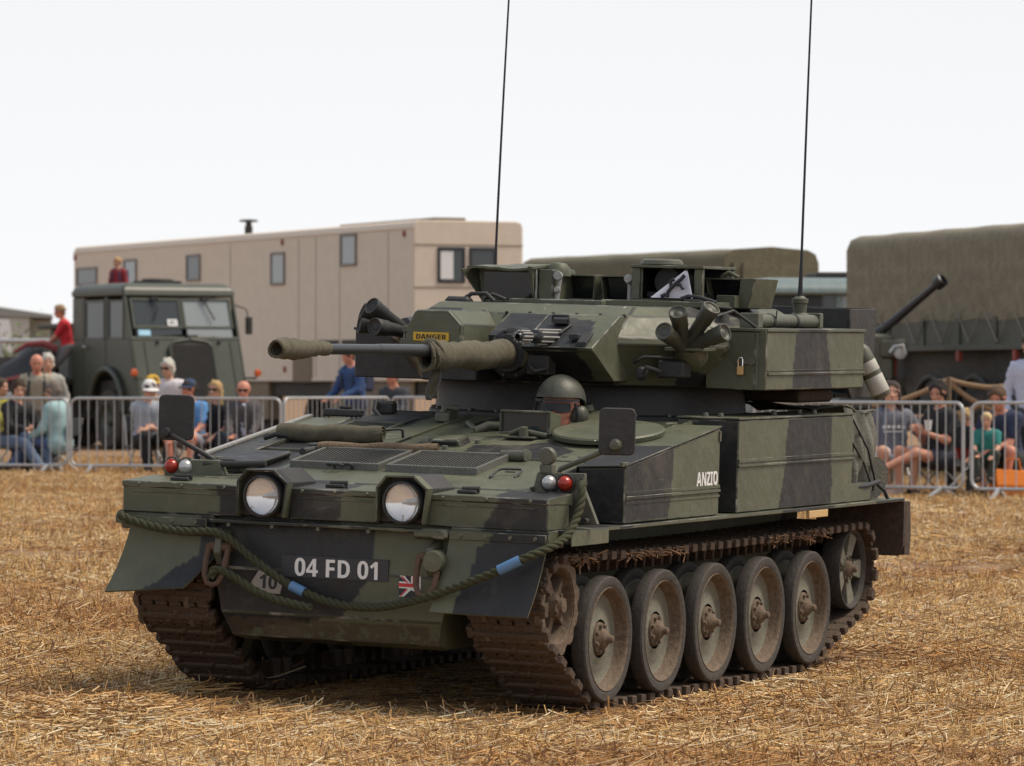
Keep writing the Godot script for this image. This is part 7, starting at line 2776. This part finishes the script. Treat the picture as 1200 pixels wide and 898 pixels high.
# p: x, d (place), yaw, hip, lean, turn, nod, feet, hands, look of clothes and hair; local x is the person's left, z forward
func person(p: Dictionary, label: String, group := "") -> Node3D:
	var h: float = p.get("size", 1.0)
	var base: Transform3D = p.xf if p.has("xf") else place(p.x, p.d, p.yaw)
	if p.has("y"):
		base.origin.y = p.y
	var o := thing("person", label, "person", base, group)
	var hip: float = p.get("hip", 0.93)
	var lean: float = p.get("lean", 0.05)
	var side: float = p.get("tilt", 0.0)
	var tb := Basis(Vector3.RIGHT, lean) * Basis(Vector3.BACK, side)
	var pelvis := V(0, hip, 0)
	var neck := pelvis + tb * V(0, 0.52, 0)
	var chest := pelvis + tb * V(0, 0.36, 0.0)
	var hb := Basis(Vector3.UP, p.get("turn", 0.0)) * Basis(Vector3.RIGHT, p.get("nod", 0.0))
	var head := neck + tb * V(0, 0.065, 0.01) + hb * V(0, 0.125, 0.03)
	var sit: bool = hip < 0.7
	var feet: Array = p.get("feet", [V(0.13, 0.07, hip * 0.9 + 0.05 if sit else 0.03), V(-0.13, 0.07, hip * 0.9 if sit else -0.03)])
	var hands: Array = p.get("hands", [V(0.14, hip + 0.10, 0.42), V(-0.14, hip + 0.10, 0.42)] if sit else [V(0.27, 0.84, 0.10), V(-0.27, 0.84, 0.10)])
	var bones := [[pelvis + V(-0.075, 0.0, -0.01), pelvis + V(0.075, 0, -0.01), 0.115, 0.115], [pelvis + V(-0.05, 0.04, 0), chest + tb * V(-0.07, 0, 0), 0.10, 0.105], [pelvis + V(0.05, 0.04, 0), chest + tb * V(0.07, 0, 0), 0.10, 0.105], [chest + tb * V(-0.09, 0.06, 0), chest + tb * V(0.09, 0.06, 0), 0.105, 0.105], [neck + tb * V(-0.14, -0.055, 0), neck + tb * V(0.14, -0.055, 0), 0.06, 0.06], [neck + tb * V(0, -0.03, 0), head + hb * V(0, -0.10, -0.03), 0.062, 0.055]]
	var torso := bones.slice(0, 5)
	var arms := []
	var legs := []
	var elbows := []
	for s in 2:
		var sg := 1.0 if s == 0 else -1.0
		var sh := neck + tb * V(0.185 * sg, -0.065, 0)
		var el := ik(sh, hands[s], 0.29, 0.255, tb * V(0.5 * sg, -0.5, -0.7))
		elbows.append([sh, el[0], el[1]])
		arms.append([sh, el[0], 0.052, 0.042])
		arms.append([el[0], el[1], 0.042, 0.027])
		var hp := pelvis + V(0.095 * sg, -0.03, 0)
		var kn := ik(hp, feet[s], 0.44, 0.43, V(0.25 * sg, 0.5, 1.0) if sit else V(0.05 * sg, 0, 1))
		var toe: Vector3 = p.get("toes", [V(0.03, -0.035, 0.17), V(-0.03, -0.035, 0.17)])[s]
		legs.append([hp, kn[0], 0.085, 0.060])
		legs.append([kn[0], kn[1], 0.058, 0.038])
		legs.append([kn[1], kn[1] + toe, 0.042, 0.034])
	bones.append_array(arms)
	bones.append_array(legs)
	var body := flesh(bones, 0.024, 0.04)
	body.add(head_mb, Transform3D(hb, head))
	for s in 2:
		var d: Vector3 = (elbows[s][2] - elbows[s][1]).normalized()
		var x := d.cross(V(0, 0, 1) if absf(d.z) < 0.8 else V(0, 1, 0)).normalized() * (1.0 if s == 0 else -1.0)
		body.add(hand_mb[1 if p.get("grip", false) else 0], Transform3D(Basis(x, -d, x.cross(-d)), elbows[s][2]))
	var tone: Color = p.get("skin", lin(0.52, 0.27, 0.18))
	part("body", body, skin(tone), o)
	var grow := func(list: Array, by: float) -> Array:
		var out := []
		for q in list:
			out.append([q[0], q[1], q[2] + by, q[3] + by])
		return out
	# shirt or jacket: torso and part of each arm
	var sleeve: float = p.get("sleeve", 2.0)
	var sb: Array = grow.call(torso, 0.016 + p.get("bulk", 0.0))
	for s in 2:
		var up: Array = arms[s * 2]
		var lo: Array = arms[s * 2 + 1]
		if sleeve <= 1.0:
			sb.append([up[0], up[0].lerp(up[1], sleeve), up[2] + 0.018, 0.060])
		else:
			sb.append([up[0], up[1], up[2] + 0.020, up[3] + 0.018])
			sb.append([lo[0], lo[0].lerp(lo[1], minf(0.98, sleeve - 1.0)), lo[2] + 0.016, lo[3] + 0.018])
	if p.get("skirt", false):
		sb.append([pelvis, pelvis + V(0, -0.12, 0), 0.17, 0.18])
	part(p.get("top_name", "shirt"), flesh(sb, 0.024, 0.03, [], 0.0065), cloth_mat(p.get("top", lin(0.2, 0.2, 0.2))), o)
	# trousers or shorts
	var reach: float = p.get("legs", 2.0)
	var lb: Array = grow.call([bones[0]], 0.018)
	for s in 2:
		var th: Array = legs[s * 3]
		var ca: Array = legs[s * 3 + 1]
		if reach <= 1.0:
			lb.append([th[0], th[0].lerp(th[1], reach), th[2] + 0.018, 0.088])
		else:
			lb.append([th[0], th[1], th[2] + 0.018, th[3] + 0.02])
			lb.append([ca[0], ca[0].lerp(ca[1], minf(0.96, reach - 1.0)), ca[2] + 0.02, ca[3] + 0.03])
	part("trousers" if reach > 1.0 else "shorts", flesh(lb, 0.024, 0.03, [], 0.0065), cloth_mat(p.get("bottom", lin(0.03, 0.035, 0.05))), o)
	for s in 2:
		var ft: Array = legs[s * 3 + 2]
		part("shoe", flesh([[ft[0] + V(0, -0.02, 0), ft[1], 0.048, 0.044], [ft[0], ft[0] + V(0, 0.03, 0), 0.05, 0.048]], 0.02, 0.02), cloth_mat(p.get("shoes", lin(0.04, 0.035, 0.03))), o)
	var hx := Transform3D(hb, head)
	if p.has("hair"):
		var hm := part("hair", hair_mb[p.hair], cloth_mat(p.get("hair_tone", lin(0.06, 0.04, 0.025))), o)
		hm.transform = hx
	# brows and mouth, eyes or sunglasses
	var mb := MB.new()
	if p.get("sun", false):
		for sg in [-1.0, 1.0]:
			mb.hexa([V(0.008 * sg, -0.022, 0.094), V(0.060 * sg, -0.020, 0.074), V(0.006 * sg, 0.022, 0.097), V(0.066 * sg, 0.020, 0.076), V(0.008 * sg, -0.022, 0.102), V(0.060 * sg, -0.020, 0.082), V(0.006 * sg, 0.022, 0.105), V(0.066 * sg, 0.020, 0.084)], 0.004)
			mb.tube([V(0.066 * sg, 0.012, 0.080), V(0.082 * sg, 0.008, 0.0)], 0.004, 5)
		mb.tube([V(-0.01, 0.008, 0.100), V(0.01, 0.008, 0.100)], 0.004, 5)
		part("sunglasses", mb, M.dark_glass, o).transform = hx
	else:
		for sg in [-1.0, 1.0]:
			mb.lathe([[0.0, 0.010], [0.007, 0.007], [0.010, 0.0], [0.0, -0.006]], 10, V(0.032 * sg, 0.0, 0.080), V(0, 0, 1))
			mb.tube([V(0.016 * sg, 0.024, 0.088), V(0.036 * sg, 0.029, 0.085), V(0.052 * sg, 0.022, 0.074)], 0.0042, 5)
		part("eyes", mb, M.number_black, o).transform = hx
		stuff(o.get_node("eyes"))
	mb = MB.new()
	mb.tube([V(-0.023, -0.066, 0.086), V(0, -0.068, 0.0925), V(0.023, -0.066, 0.086)], 0.0038, 5)
	part("mouth", mb, cloth_mat(lin(0.30, 0.10, 0.08), "lip"), o).transform = hx
	if p.has("cap"):
		mb = MB.new()
		mb.lathe([[0.0, 0.142], [0.04, 0.138], [0.075, 0.115], [0.095, 0.075], [0.102, 0.035], [0.100, 0.030]], 24, V(0, 0.0, -0.014), Vector3.UP)
		var rows := []
		for i in 5:
			var row := []
			for j in 9:
				var a := -1.15 + j * 0.2875
				var r := 0.098 + i * 0.020 * cos(a)
				row.append(V(sin(a) * r, 0.040 - i * 0.005 - 0.012 * sin(a) * sin(a), cos(a) * r - 0.014))
			rows.append(row)
		mb.sheet(rows, 0.004)
		if p.get("brim", false):
			mb.lathe([[0.10, 0.035], [0.145, 0.012], [0.147, 0.016], [0.10, 0.042]], 24, V(0, 0, -0.014), Vector3.UP)
		part("cap", mb, cloth_mat(p.cap), o).transform = hx
	if p.has("opening"):   # the shirt seen in an open jacket
		var q := chest + tb * V(0, -0.02, 0.10)
		mb = flesh([[chest + tb * V(0, 0.12, 0.065), pelvis + V(0, 0.10, 0.085), 0.055, 0.062]], 0.018, 0.02)
		part("inner_shirt", mb, cloth_mat(p.opening), o)
	if p.has("straps"):
		mb = MB.new()
		for sg in [-1.0, 1.0]:
			mb.tube([neck + tb * V(0.10 * sg, 0.0, -0.10), neck + tb * V(0.11 * sg, 0.03, 0.02), chest + tb * V(0.11 * sg, 0.06, 0.125), chest + tb * V(0.13 * sg, -0.14, 0.125)], 0.022, 8, true, 1.0)
		mb.box(chest + tb * V(-0.15, -0.25, -0.30), chest + tb * V(0.15, 0.16, -0.13), 0.05)
		part("rucksack", mb, cloth_mat(p.straps), o)
	if h != 1.0:
		o.scale = Vector3.ONE * h
	return o


func chair(x: float, d: float, yaw: float, seat: float, label: String) -> void:
	var o := thing("folding_chair", label, "chair", place(x, d, yaw), "folding chairs behind the barriers")
	var mb := MB.new()
	mb.box(V(-0.23, seat - 0.03, -0.20), V(0.23, seat, 0.22), 0.01)
	part("seat", mb, M.number_black, o)
	mb = MB.new()
	mb.box(V(-0.22, seat + 0.18, -0.25), V(0.22, seat + 0.42, -0.23), 0.008)
	part("backrest", mb, M.number_black, o)
	for sx in [-0.22, 0.22]:
		for q in [[0.2, -0.22], [-0.2, 0.22]]:
			mb = MB.new()
			mb.tube([V(sx, 0, q[0]), V(sx, seat - 0.01, q[1] * 0.9)], 0.012, 6)
			part("leg", mb, M.galvanised, o)
		mb = MB.new()
		mb.tube([V(sx, seat - 0.02, -0.19), V(sx, seat + 0.42, -0.25)], 0.012, 6)
		part("back_post", mb, M.galvanised, o)


func build_people() -> void:
	people_templates()
	var fair := lin(0.56, 0.30, 0.21)
	var red := lin(0.55, 0.23, 0.155)
	var grey := lin(0.42, 0.40, 0.37)
	var G := "spectators behind the barriers"
	# left of the tank
	person({"x": -4.0, "d": 64.0, "yaw": 1.1, "hip": 0.46, "top": lin(0.32, 0.30, 0.03), "bottom": lin(0.05, 0.05, 0.05), "hair": "short", "top_name": "jacket", "bulk": 0.02}, "seated person in a yellow green jacket cut by the left edge", G)
	person({"x": 17.0, "d": 63.6, "yaw": 0.7, "hip": 0.44, "lean": 0.12, "top": lin(0.022, 0.022, 0.025), "bottom": lin(0.10, 0.14, 0.22), "hair": "bob", "hair_tone": lin(0.05, 0.032, 0.022), "turn": -0.4, "nod": 0.2, "hands": [V(0.2, 0.66, 0.34), V(-0.1, 0.6, 0.40)], "grip": true, "top_name": "jacket", "skin": fair, "feet": [V(0.15, 0.07, 0.62), V(-0.05, 0.07, 0.7)]}, "dark haired person in a black jacket and blue jeans seated at the left", G)
	person({"x": 69.0, "d": 63.4, "yaw": -1.9, "hip": 0.40, "lean": 0.10, "top": lin(0.30, 0.45, 0.47), "bottom": lin(0.08, 0.12, 0.24), "hair": "bob", "hair_tone": lin(0.17, 0.14, 0.12), "hands": [V(0.2, 0.46, 0.36), V(-0.16, 0.46, 0.36)], "top_name": "jacket", "bulk": 0.03, "feet": [V(0.15, 0.07, 0.60), V(-0.1, 0.07, 0.8)], "turn": 0.2}, "grey haired person in a pale blue jacket seated with the back turned", G)
	person({"x": 42.0, "d": 65.6, "yaw": 0.15, "size": 0.97, "hip": 0.86, "lean": 0.22, "top": lin(0.36, 0.33, 0.26), "bottom": lin(0.12, 0.11, 0.09), "hair": "bald", "hair_tone": grey, "straps": lin(0.04, 0.045, 0.05), "nod": 0.25, "sleeve": 0.8, "skin": red, "hands": [V(0.22, 0.86, 0.34), V(-0.22, 0.86, 0.34)]}, "elderly bald person in a khaki shirt with dark rucksack straps standing", G)
	person({"x": 55.0, "d": 67.4, "yaw": 0.2, "hip": 0.85, "size": 0.96, "top": lin(0.36, 0.36, 0.34), "hair": "bob", "hair_tone": grey * 1.2}, "white haired person half hidden behind the elderly rucksack wearer", G)
	person({"x": 171.0, "d": 63.6, "yaw": 0.45, "hip": 0.44, "lean": 0.10, "top": lin(0.34, 0.38, 0.44), "bottom": lin(0.018, 0.018, 0.02), "cap": lin(0.70, 0.70, 0.70), "hair": "short", "nod": 0.25, "sleeve": 0.6, "skin": fair, "hands": [V(-0.12, 0.58, 0.24), V(0.12, 0.58, 0.24)], "legs": 1.95}, "person in a white cap and pale striped shirt with folded arms", G)
	person({"x": 177.0, "d": 65.4, "yaw": 0.3, "hip": 0.52, "lean": 0.1, "top": lin(0.30, 0.26, 0.2), "cap": lin(0.66, 0.40, 0.03), "hair": "short"}, "person in a yellow cap half hidden behind the white cap", G)
	person({"x": 199.0, "d": 66.0, "yaw": -0.25, "hip": 0.80, "size": 0.97, "top": lin(0.66, 0.62, 0.65), "bottom": lin(0.3, 0.28, 0.26), "hair": "bob", "hair_tone": lin(0.60, 0.58, 0.52), "sun": true, "turn": -0.25, "nod": 0.1, "sleeve": 1.9, "skin": fair, "hands": [V(0.2, 0.82, 0.16), V(-0.2, 0.82, 0.16)]}, "white haired person in a white top and sunglasses standing behind the others", G)
	person({"x": 226.0, "d": 63.2, "yaw": -0.35, "hip": 0.46, "lean": 0.14, "top": lin(0.10, 0.25, 0.52), "bottom": lin(0.30, 0.30, 0.36), "cap": lin(0.035, 0.055, 0.11), "hair": "short", "turn": -0.45, "sleeve": 0.75, "legs": 0.85, "skin": red, "hands": [V(0.14, 0.52, 0.40), V(-0.14, 0.50, 0.42)]}, "person in a navy cap and blue t-shirt seated with bare knees", G)
	person({"x": 255.0, "d": 63.5, "yaw": -0.25, "hip": 0.44, "lean": 0.12, "top": lin(0.02, 0.02, 0.022), "bottom": lin(0.03, 0.04, 0.06), "hair": "long", "hair_tone": lin(0.42, 0.28, 0.13), "sun": true, "skin": fair, "turn": -0.15, "sleeve": 0.5, "hands": [V(0.08, 0.52, 0.36), V(-0.08, 0.54, 0.36)]}, "long haired blonde person in a black top and sunglasses seated", G)
	person({"x": 286.0, "d": 63.2, "yaw": -0.05, "hip": 0.44, "lean": 0.06, "top": lin(0.075, 0.068, 0.072), "bottom": lin(0.03, 0.035, 0.05), "sun": true, "skin": red, "opening": lin(0.62, 0.62, 0.74), "top_name": "jacket", "bulk": 0.02, "nod": 0.08}, "bald person in sunglasses, dark grey jacket and white shirt seated", G)
	for e in [[17.0, 63.8, 0.7, 0.36, "folding chair under the black jacket at the left"], [171.0, 63.9, 0.45, 0.36, "folding chair under the white cap"], [226.0, 63.5, -0.35, 0.38, "folding chair under the blue t-shirt"], [255.0, 63.8, -0.25, 0.36, "folding chair under the blonde sunglasses wearer"], [286.0, 63.5, -0.05, 0.36, "folding chair under the bald sunglasses wearer"], [69.0, 63.5, -1.9, 0.32, "low folding chair under the pale blue jacket"]]:
		chair(e[0], e[1], e[2], e[3], e[4])
	person({"x": 417.0, "d": 68.0, "yaw": -0.75, "hip": 0.94, "lean": 0.16, "top": lin(0.035, 0.075, 0.20), "bottom": lin(0.05, 0.06, 0.10), "hair": "short", "skin": red, "nod": 0.15, "turn": -0.2, "hands": [V(0.1, 1.02, 0.38), V(-0.24, 1.0, 0.34)], "straps": lin(0.03, 0.04, 0.08), "top_name": "fleece"}, "person in a blue fleece leaning over the barrier beneath the cannon", G)
	person({"x": 464.0, "d": 67.0, "yaw": -0.5, "hip": 0.62, "lean": 0.1, "top": lin(0.04, 0.045, 0.055), "cap": lin(0.42, 0.45, 0.40), "hair": "short", "skin": red, "sun": true, "turn": -0.2}, "smiling person in a pale cap and dark top beneath the hanging strap", G)
	# right of the tank
	person({"x": 1044.0, "d": 50.3, "yaw": 0.15, "hip": 0.42, "lean": 0.02, "top": lin(0.16, 0.165, 0.20), "bottom": lin(0.62, 0.64, 0.72), "hair": "long", "hair_tone": lin(0.05, 0.035, 0.03), "sleeve": 0.8, "legs": 0.7, "skin": fair, "turn": -0.15, "hands": [V(0.24, 0.72, 0.26), V(-0.22, 0.50, 0.28)], "straps": lin(0.10, 0.13, 0.18)}, "long haired person in a grey printed t-shirt and white shorts seated", G)
	var logo := MB.new()
	for k in 5:
		logo.box(V(-0.13 + k * 0.055, 0.735 + 0.006 * (k % 2), 0.145), V(-0.09 + k * 0.055, 0.775, 0.152), 0.006)
	logo.box(V(-0.13, 0.700, 0.146), V(0.10, 0.712, 0.151), 0.003)
	var lp: Node3D = get_node(NodePath("person_%03d" % used["person"]))
	part("shirt_print", logo, M.white_paint, lp)
	person({"x": 1101.0, "d": 50.0, "yaw": -0.95, "hip": 0.42, "lean": -0.04, "top": lin(0.018, 0.018, 0.022), "bottom": lin(0.05, 0.055, 0.075), "hair": "bob", "hair_tone": lin(0.025, 0.02, 0.018), "sleeve": 0.7, "legs": 0.45, "skin": lin(0.50, 0.24, 0.16), "turn": 0.4, "nod": 0.2, "hands": [V(0.10, 0.70, 0.30), V(-0.02, 0.72, 0.30)], "grip": true, "feet": [V(-0.02, 0.30, 0.80), V(-0.10, 0.07, 0.48)], "shoes": lin(0.5, 0.42, 0.42)}, "dark haired person in a black t-shirt seated with bare crossed legs", G)
	person({"x": 1134.0, "d": 50.6, "yaw": -0.3, "size": 0.72, "hip": 0.50, "lean": 0.12, "top": lin(0.50, 0.08, 0.07), "bottom": lin(0.06, 0.07, 0.08), "hair": "bob", "hair_tone": lin(0.45, 0.32, 0.16), "sleeve": 0.6, "skin": fair, "nod": 0.3}, "blond child in a red top between the two barriers", G)
	person({"x": 1157.0, "d": 49.5, "yaw": -0.2, "size": 0.62, "hip": 0.66, "lean": 0.1, "top": lin(0.03, 0.20, 0.18), "bottom": lin(0.05, 0.06, 0.05), "hair": "short", "hair_tone": lin(0.55, 0.42, 0.22), "sleeve": 0.7, "skin": fair, "nod": 0.15, "feet": [V(0.1, 0.35, 0.4), V(-0.1, 0.35, 0.4)]}, "small fair child in a green top held on a lap", G)
	person({"x": 1180.0, "d": 49.9, "yaw": -0.45, "hip": 0.42, "lean": 0.36, "top": lin(0.03, 0.04, 0.085), "bottom": lin(0.03, 0.035, 0.04), "hair": "short", "hair_tone": lin(0.10, 0.06, 0.035), "sleeve": 0.7, "legs": 0.8, "skin": red, "nod": 0.4, "hands": [V(0.0, 0.52, 0.48), V(-0.22, 0.50, 0.46)]}, "brown haired person in a dark blue t-shirt bending over a child", G)
	person({"x": 1209.0, "d": 52.0, "yaw": -0.3, "hip": 0.94, "top": lin(0.52, 0.56, 0.70), "bottom": lin(0.06, 0.07, 0.10), "hair": "short", "skin": fair, "hands": [V(0.24, 0.98, 0.2), V(-0.26, 0.9, 0.12)]}, "person in a pale blue shirt standing at the right edge", G)
	for e in [[1044.0, 50.5, 0.15, 0.34, "folding chair under the grey printed t-shirt"], [1104.0, 50.2, -0.95, 0.34, "folding chair under the black t-shirt and crossed legs"], [1181.0, 50.1, -0.45, 0.34, "folding chair under the bending dark blue t-shirt"]]:
		chair(e[0], e[1], e[2], e[3], e[4])
	var bag := thing("carrier_bag", "orange carrier bag on the straw between bare legs at the right", "bag", place(1186, 49.3, 0.2))
	var mb := MB.new()
	mb.loft([[V(-0.2, 0, -0.1), V(0.2, 0, -0.1), V(0.2, 0, 0.1), V(-0.2, 0, 0.1)], [V(-0.23, 0.15, -0.13), V(0.22, 0.17, -0.13), V(0.23, 0.14, 0.13), V(-0.21, 0.16, 0.13)], [V(-0.19, 0.33, -0.05), V(0.18, 0.30, -0.04), V(0.19, 0.31, 0.05), V(-0.2, 0.32, 0.04)]], 0.02)
	part("sack", mb, cloth_mat(lin(0.62, 0.17, 0.02), "plastic"), bag)
	mb = MB.new()
	mb.tube([V(-0.09, 0.31, 0.03), V(-0.07, 0.43, 0.03), V(0.07, 0.43, 0.02), V(0.09, 0.31, 0.03)], 0.010, 6)
	part("handle", mb, cloth_mat(lin(0.62, 0.17, 0.02), "plastic"), bag)
	var cup := thing("paper_cup", "white paper cup held up between two seated spectators at the right", "cup", Transform3D(Basis(), spot(1085, 50.0) + V(0, 0.72, 0.30)))
	mb = MB.new()
	mb.lathe([[0.0, 0.0], [0.03, 0.0], [0.042, 0.11], [0.038, 0.11], [0.028, 0.01]], 16, Vector3.ZERO, Vector3.UP)
	part("beaker", mb, M.white_paint, cup)
	# on the lorries behind
	person({"x": 139.0, "d": 91.0, "yaw": -0.5, "y": 2.62, "size": 0.75, "hip": 0.93, "top": lin(0.26, 0.03, 0.04), "bottom": lin(0.05, 0.05, 0.06), "hair": "short", "hair_tone": lin(0.45, 0.27, 0.12), "turn": -0.4, "skin": fair, "straps": lin(0.035, 0.055, 0.11)}, "fair haired child in a red top on a vehicle before the trailer")
	person({"x": 79.0, "d": 88.0, "yaw": -1.45, "y": 1.34, "hip": 0.80, "lean": 0.16, "top": lin(0.58, 0.03, 0.045), "bottom": lin(0.22, 0.22, 0.22), "hair": "short", "hair_tone": lin(0.32, 0.22, 0.13), "sleeve": 0.8, "legs": 0.8, "nod": 0.2, "skin": red, "feet": [V(0.1, 0.06, 0.50), V(-0.1, 0.06, 0.46)], "hands": [V(0.1, 0.84, 0.42), V(-0.12, 0.84, 0.40)]}, "person in a bright red shirt and grey shorts perched behind the lorry cab")
	build_driver(red)
	var plinth := thing("flat_trailer", "dark flat trailer behind the green lorry that a child stands on", "trailer", place(139, 91.6, 0.3))
	mb = MB.new()
	mb.box(V(-1.4, 2.3, -1.2), V(1.6, 2.40, 1.2), 0.03)
	part("load_bed", mb, M.dark_steel, plinth)
	mb = MB.new()
	mb.box(V(-1.2, 0.7, -0.9), V(1.4, 2.3, 0.9), 0.03)
	part("body", mb, M.board_green, plinth)
	for x in [-0.9, 1.1]:
		var g := group_node("axle_wheel", plinth, Transform3D(Basis(Vector3.UP, PI / 2), V(x, 0.5, 0.9)))
		wheel(g, Vector3.ZERO, 0.5, 0.3, M.dark_steel)


func build_driver(tone: Color) -> void:
	# the driver, head and shoulders out of the front hatch
	var at := TK * Transform3D(Basis(Vector3.UP, 0.08), V(0.355, 1.345, -1.03))
	var o := thing("person", "tank driver in a green crew helmet and dark goggles looking over the hull", "person", at)
	var b := [[V(0, -0.16, -0.04), V(0, -0.09, -0.02), 0.06, 0.055], [V(-0.13, -0.24, -0.05), V(0.13, -0.24, -0.05), 0.075, 0.075], [V(0, -0.3, -0.05), V(0, -0.60, -0.08), 0.14, 0.15], [V(-0.19, -0.25, -0.05), V(-0.24, -0.5, 0.02), 0.06, 0.045], [V(0.19, -0.25, -0.05), V(0.24, -0.5, 0.02), 0.06, 0.045], [V(-0.24, -0.5, 0.02), V(-0.12, -0.55, 0.22), 0.042, 0.03], [V(0.24, -0.5, 0.02), V(0.12, -0.55, 0.22), 0.042, 0.03], [V(-0.08, -0.62, 0.0), V(-0.10, -0.72, 0.36), 0.09, 0.06], [V(0.08, -0.62, 0.0), V(0.10, -0.72, 0.36), 0.09, 0.06]]
	var body := flesh(b, 0.018, 0.03)
	body.add(head_mb)
	for s in [-1.0, 1.0]:
		body.add(hand_mb[1], Transform3D(Basis(V(-s, 0, 0), V(0, 0.3, -0.95), V(0, -s * 0.95, -s * 0.3)), V(0.12 * s, -0.55, 0.22)))
	part("body", body, skin(tone), o)
	part("overalls", flesh([[V(-0.14, -0.26, -0.05), V(0.14, -0.26, -0.05), 0.09, 0.09], [V(0, -0.3, -0.05), V(0, -0.6, -0.08), 0.16, 0.17], [V(-0.19, -0.25, -0.05), V(-0.24, -0.5, 0.02), 0.078, 0.06], [V(0.19, -0.25, -0.05), V(0.24, -0.5, 0.02), 0.078, 0.06]], 0.02, 0.03, [], 0.003), cloth_mat(lin(0.40, 0.10, 0.07), "overall"), o)
	var mb := MB.new()
	# helmet: a dome drawn down at the back and sides
	var rows := []
	for i in 12:
		var ph := i / 11.0
		var row := []
		for j in 33:
			var a := TAU * j / 32
			var low := lerpf(0.045, -0.055, smoothstep(0.35, 1.0, absf(a - PI) / PI if false else absf(wrapf(a, -PI, PI)) / PI))
			var el := lerpf(PI / 2, asin(clampf((low - 0.02) / 0.135, -0.9, 0.9)), ph)
			row.append(V(sin(a) * cos(el) * 0.117, 0.032 + sin(el) * 0.130, cos(a) * cos(el) * 0.136 - 0.012))
		rows.append(row)
	mb.sheet(rows, 0.007)
	var hel := part("helmet", mb, M.launcher_green, o)
	mb = MB.new()
	for sg in [-1.0, 1.0]:
		mb.lathe([[0.0, 0.050], [0.030, 0.046], [0.046, 0.030], [0.052, 0.0], [0.050, -0.02]], 20, V(0.088 * sg, -0.030, -0.012), V(sg, 0, 0))
	part("ear_cup", mb, M.launcher_green, hel)
	mb = MB.new()
	mb.tube([V(0.10, 0.03, 0.07), V(0.108, -0.04, 0.045), V(0.085, -0.11, 0.03)], 0.008, 6)
	mb.tube([V(-0.10, 0.03, 0.07), V(-0.108, -0.04, 0.045), V(-0.085, -0.11, 0.03)], 0.008, 6)
	rows = []
	for i in 2:
		var row := []
		for j in 13:
			var a := -1.2 + j * 0.2
			row.append(V(sin(a) * 0.118, 0.048 - i * 0.012, cos(a) * 0.128 - 0.008))
		rows.append(row)
	mb.sheet(rows, 0.006)
	part("helmet_strap", mb, M.number_black, hel)
	mb = MB.new()
	rows = []
	for i in 4:
		var row := []
		for j in 11:
			var a := -0.95 + j * 0.19
			var dip := 0.014 * maxf(0.0, 1.0 - absf(a) * 6.0) * (1.0 if i == 3 else 0.0)
			row.append(V(sin(a) * 0.094, 0.030 - i * 0.015 + dip, cos(a) * 0.100 + 0.012))
		rows.append(row)
	mb.sheet(rows, 0.006)
	part("goggles", mb, M.number_black, o)
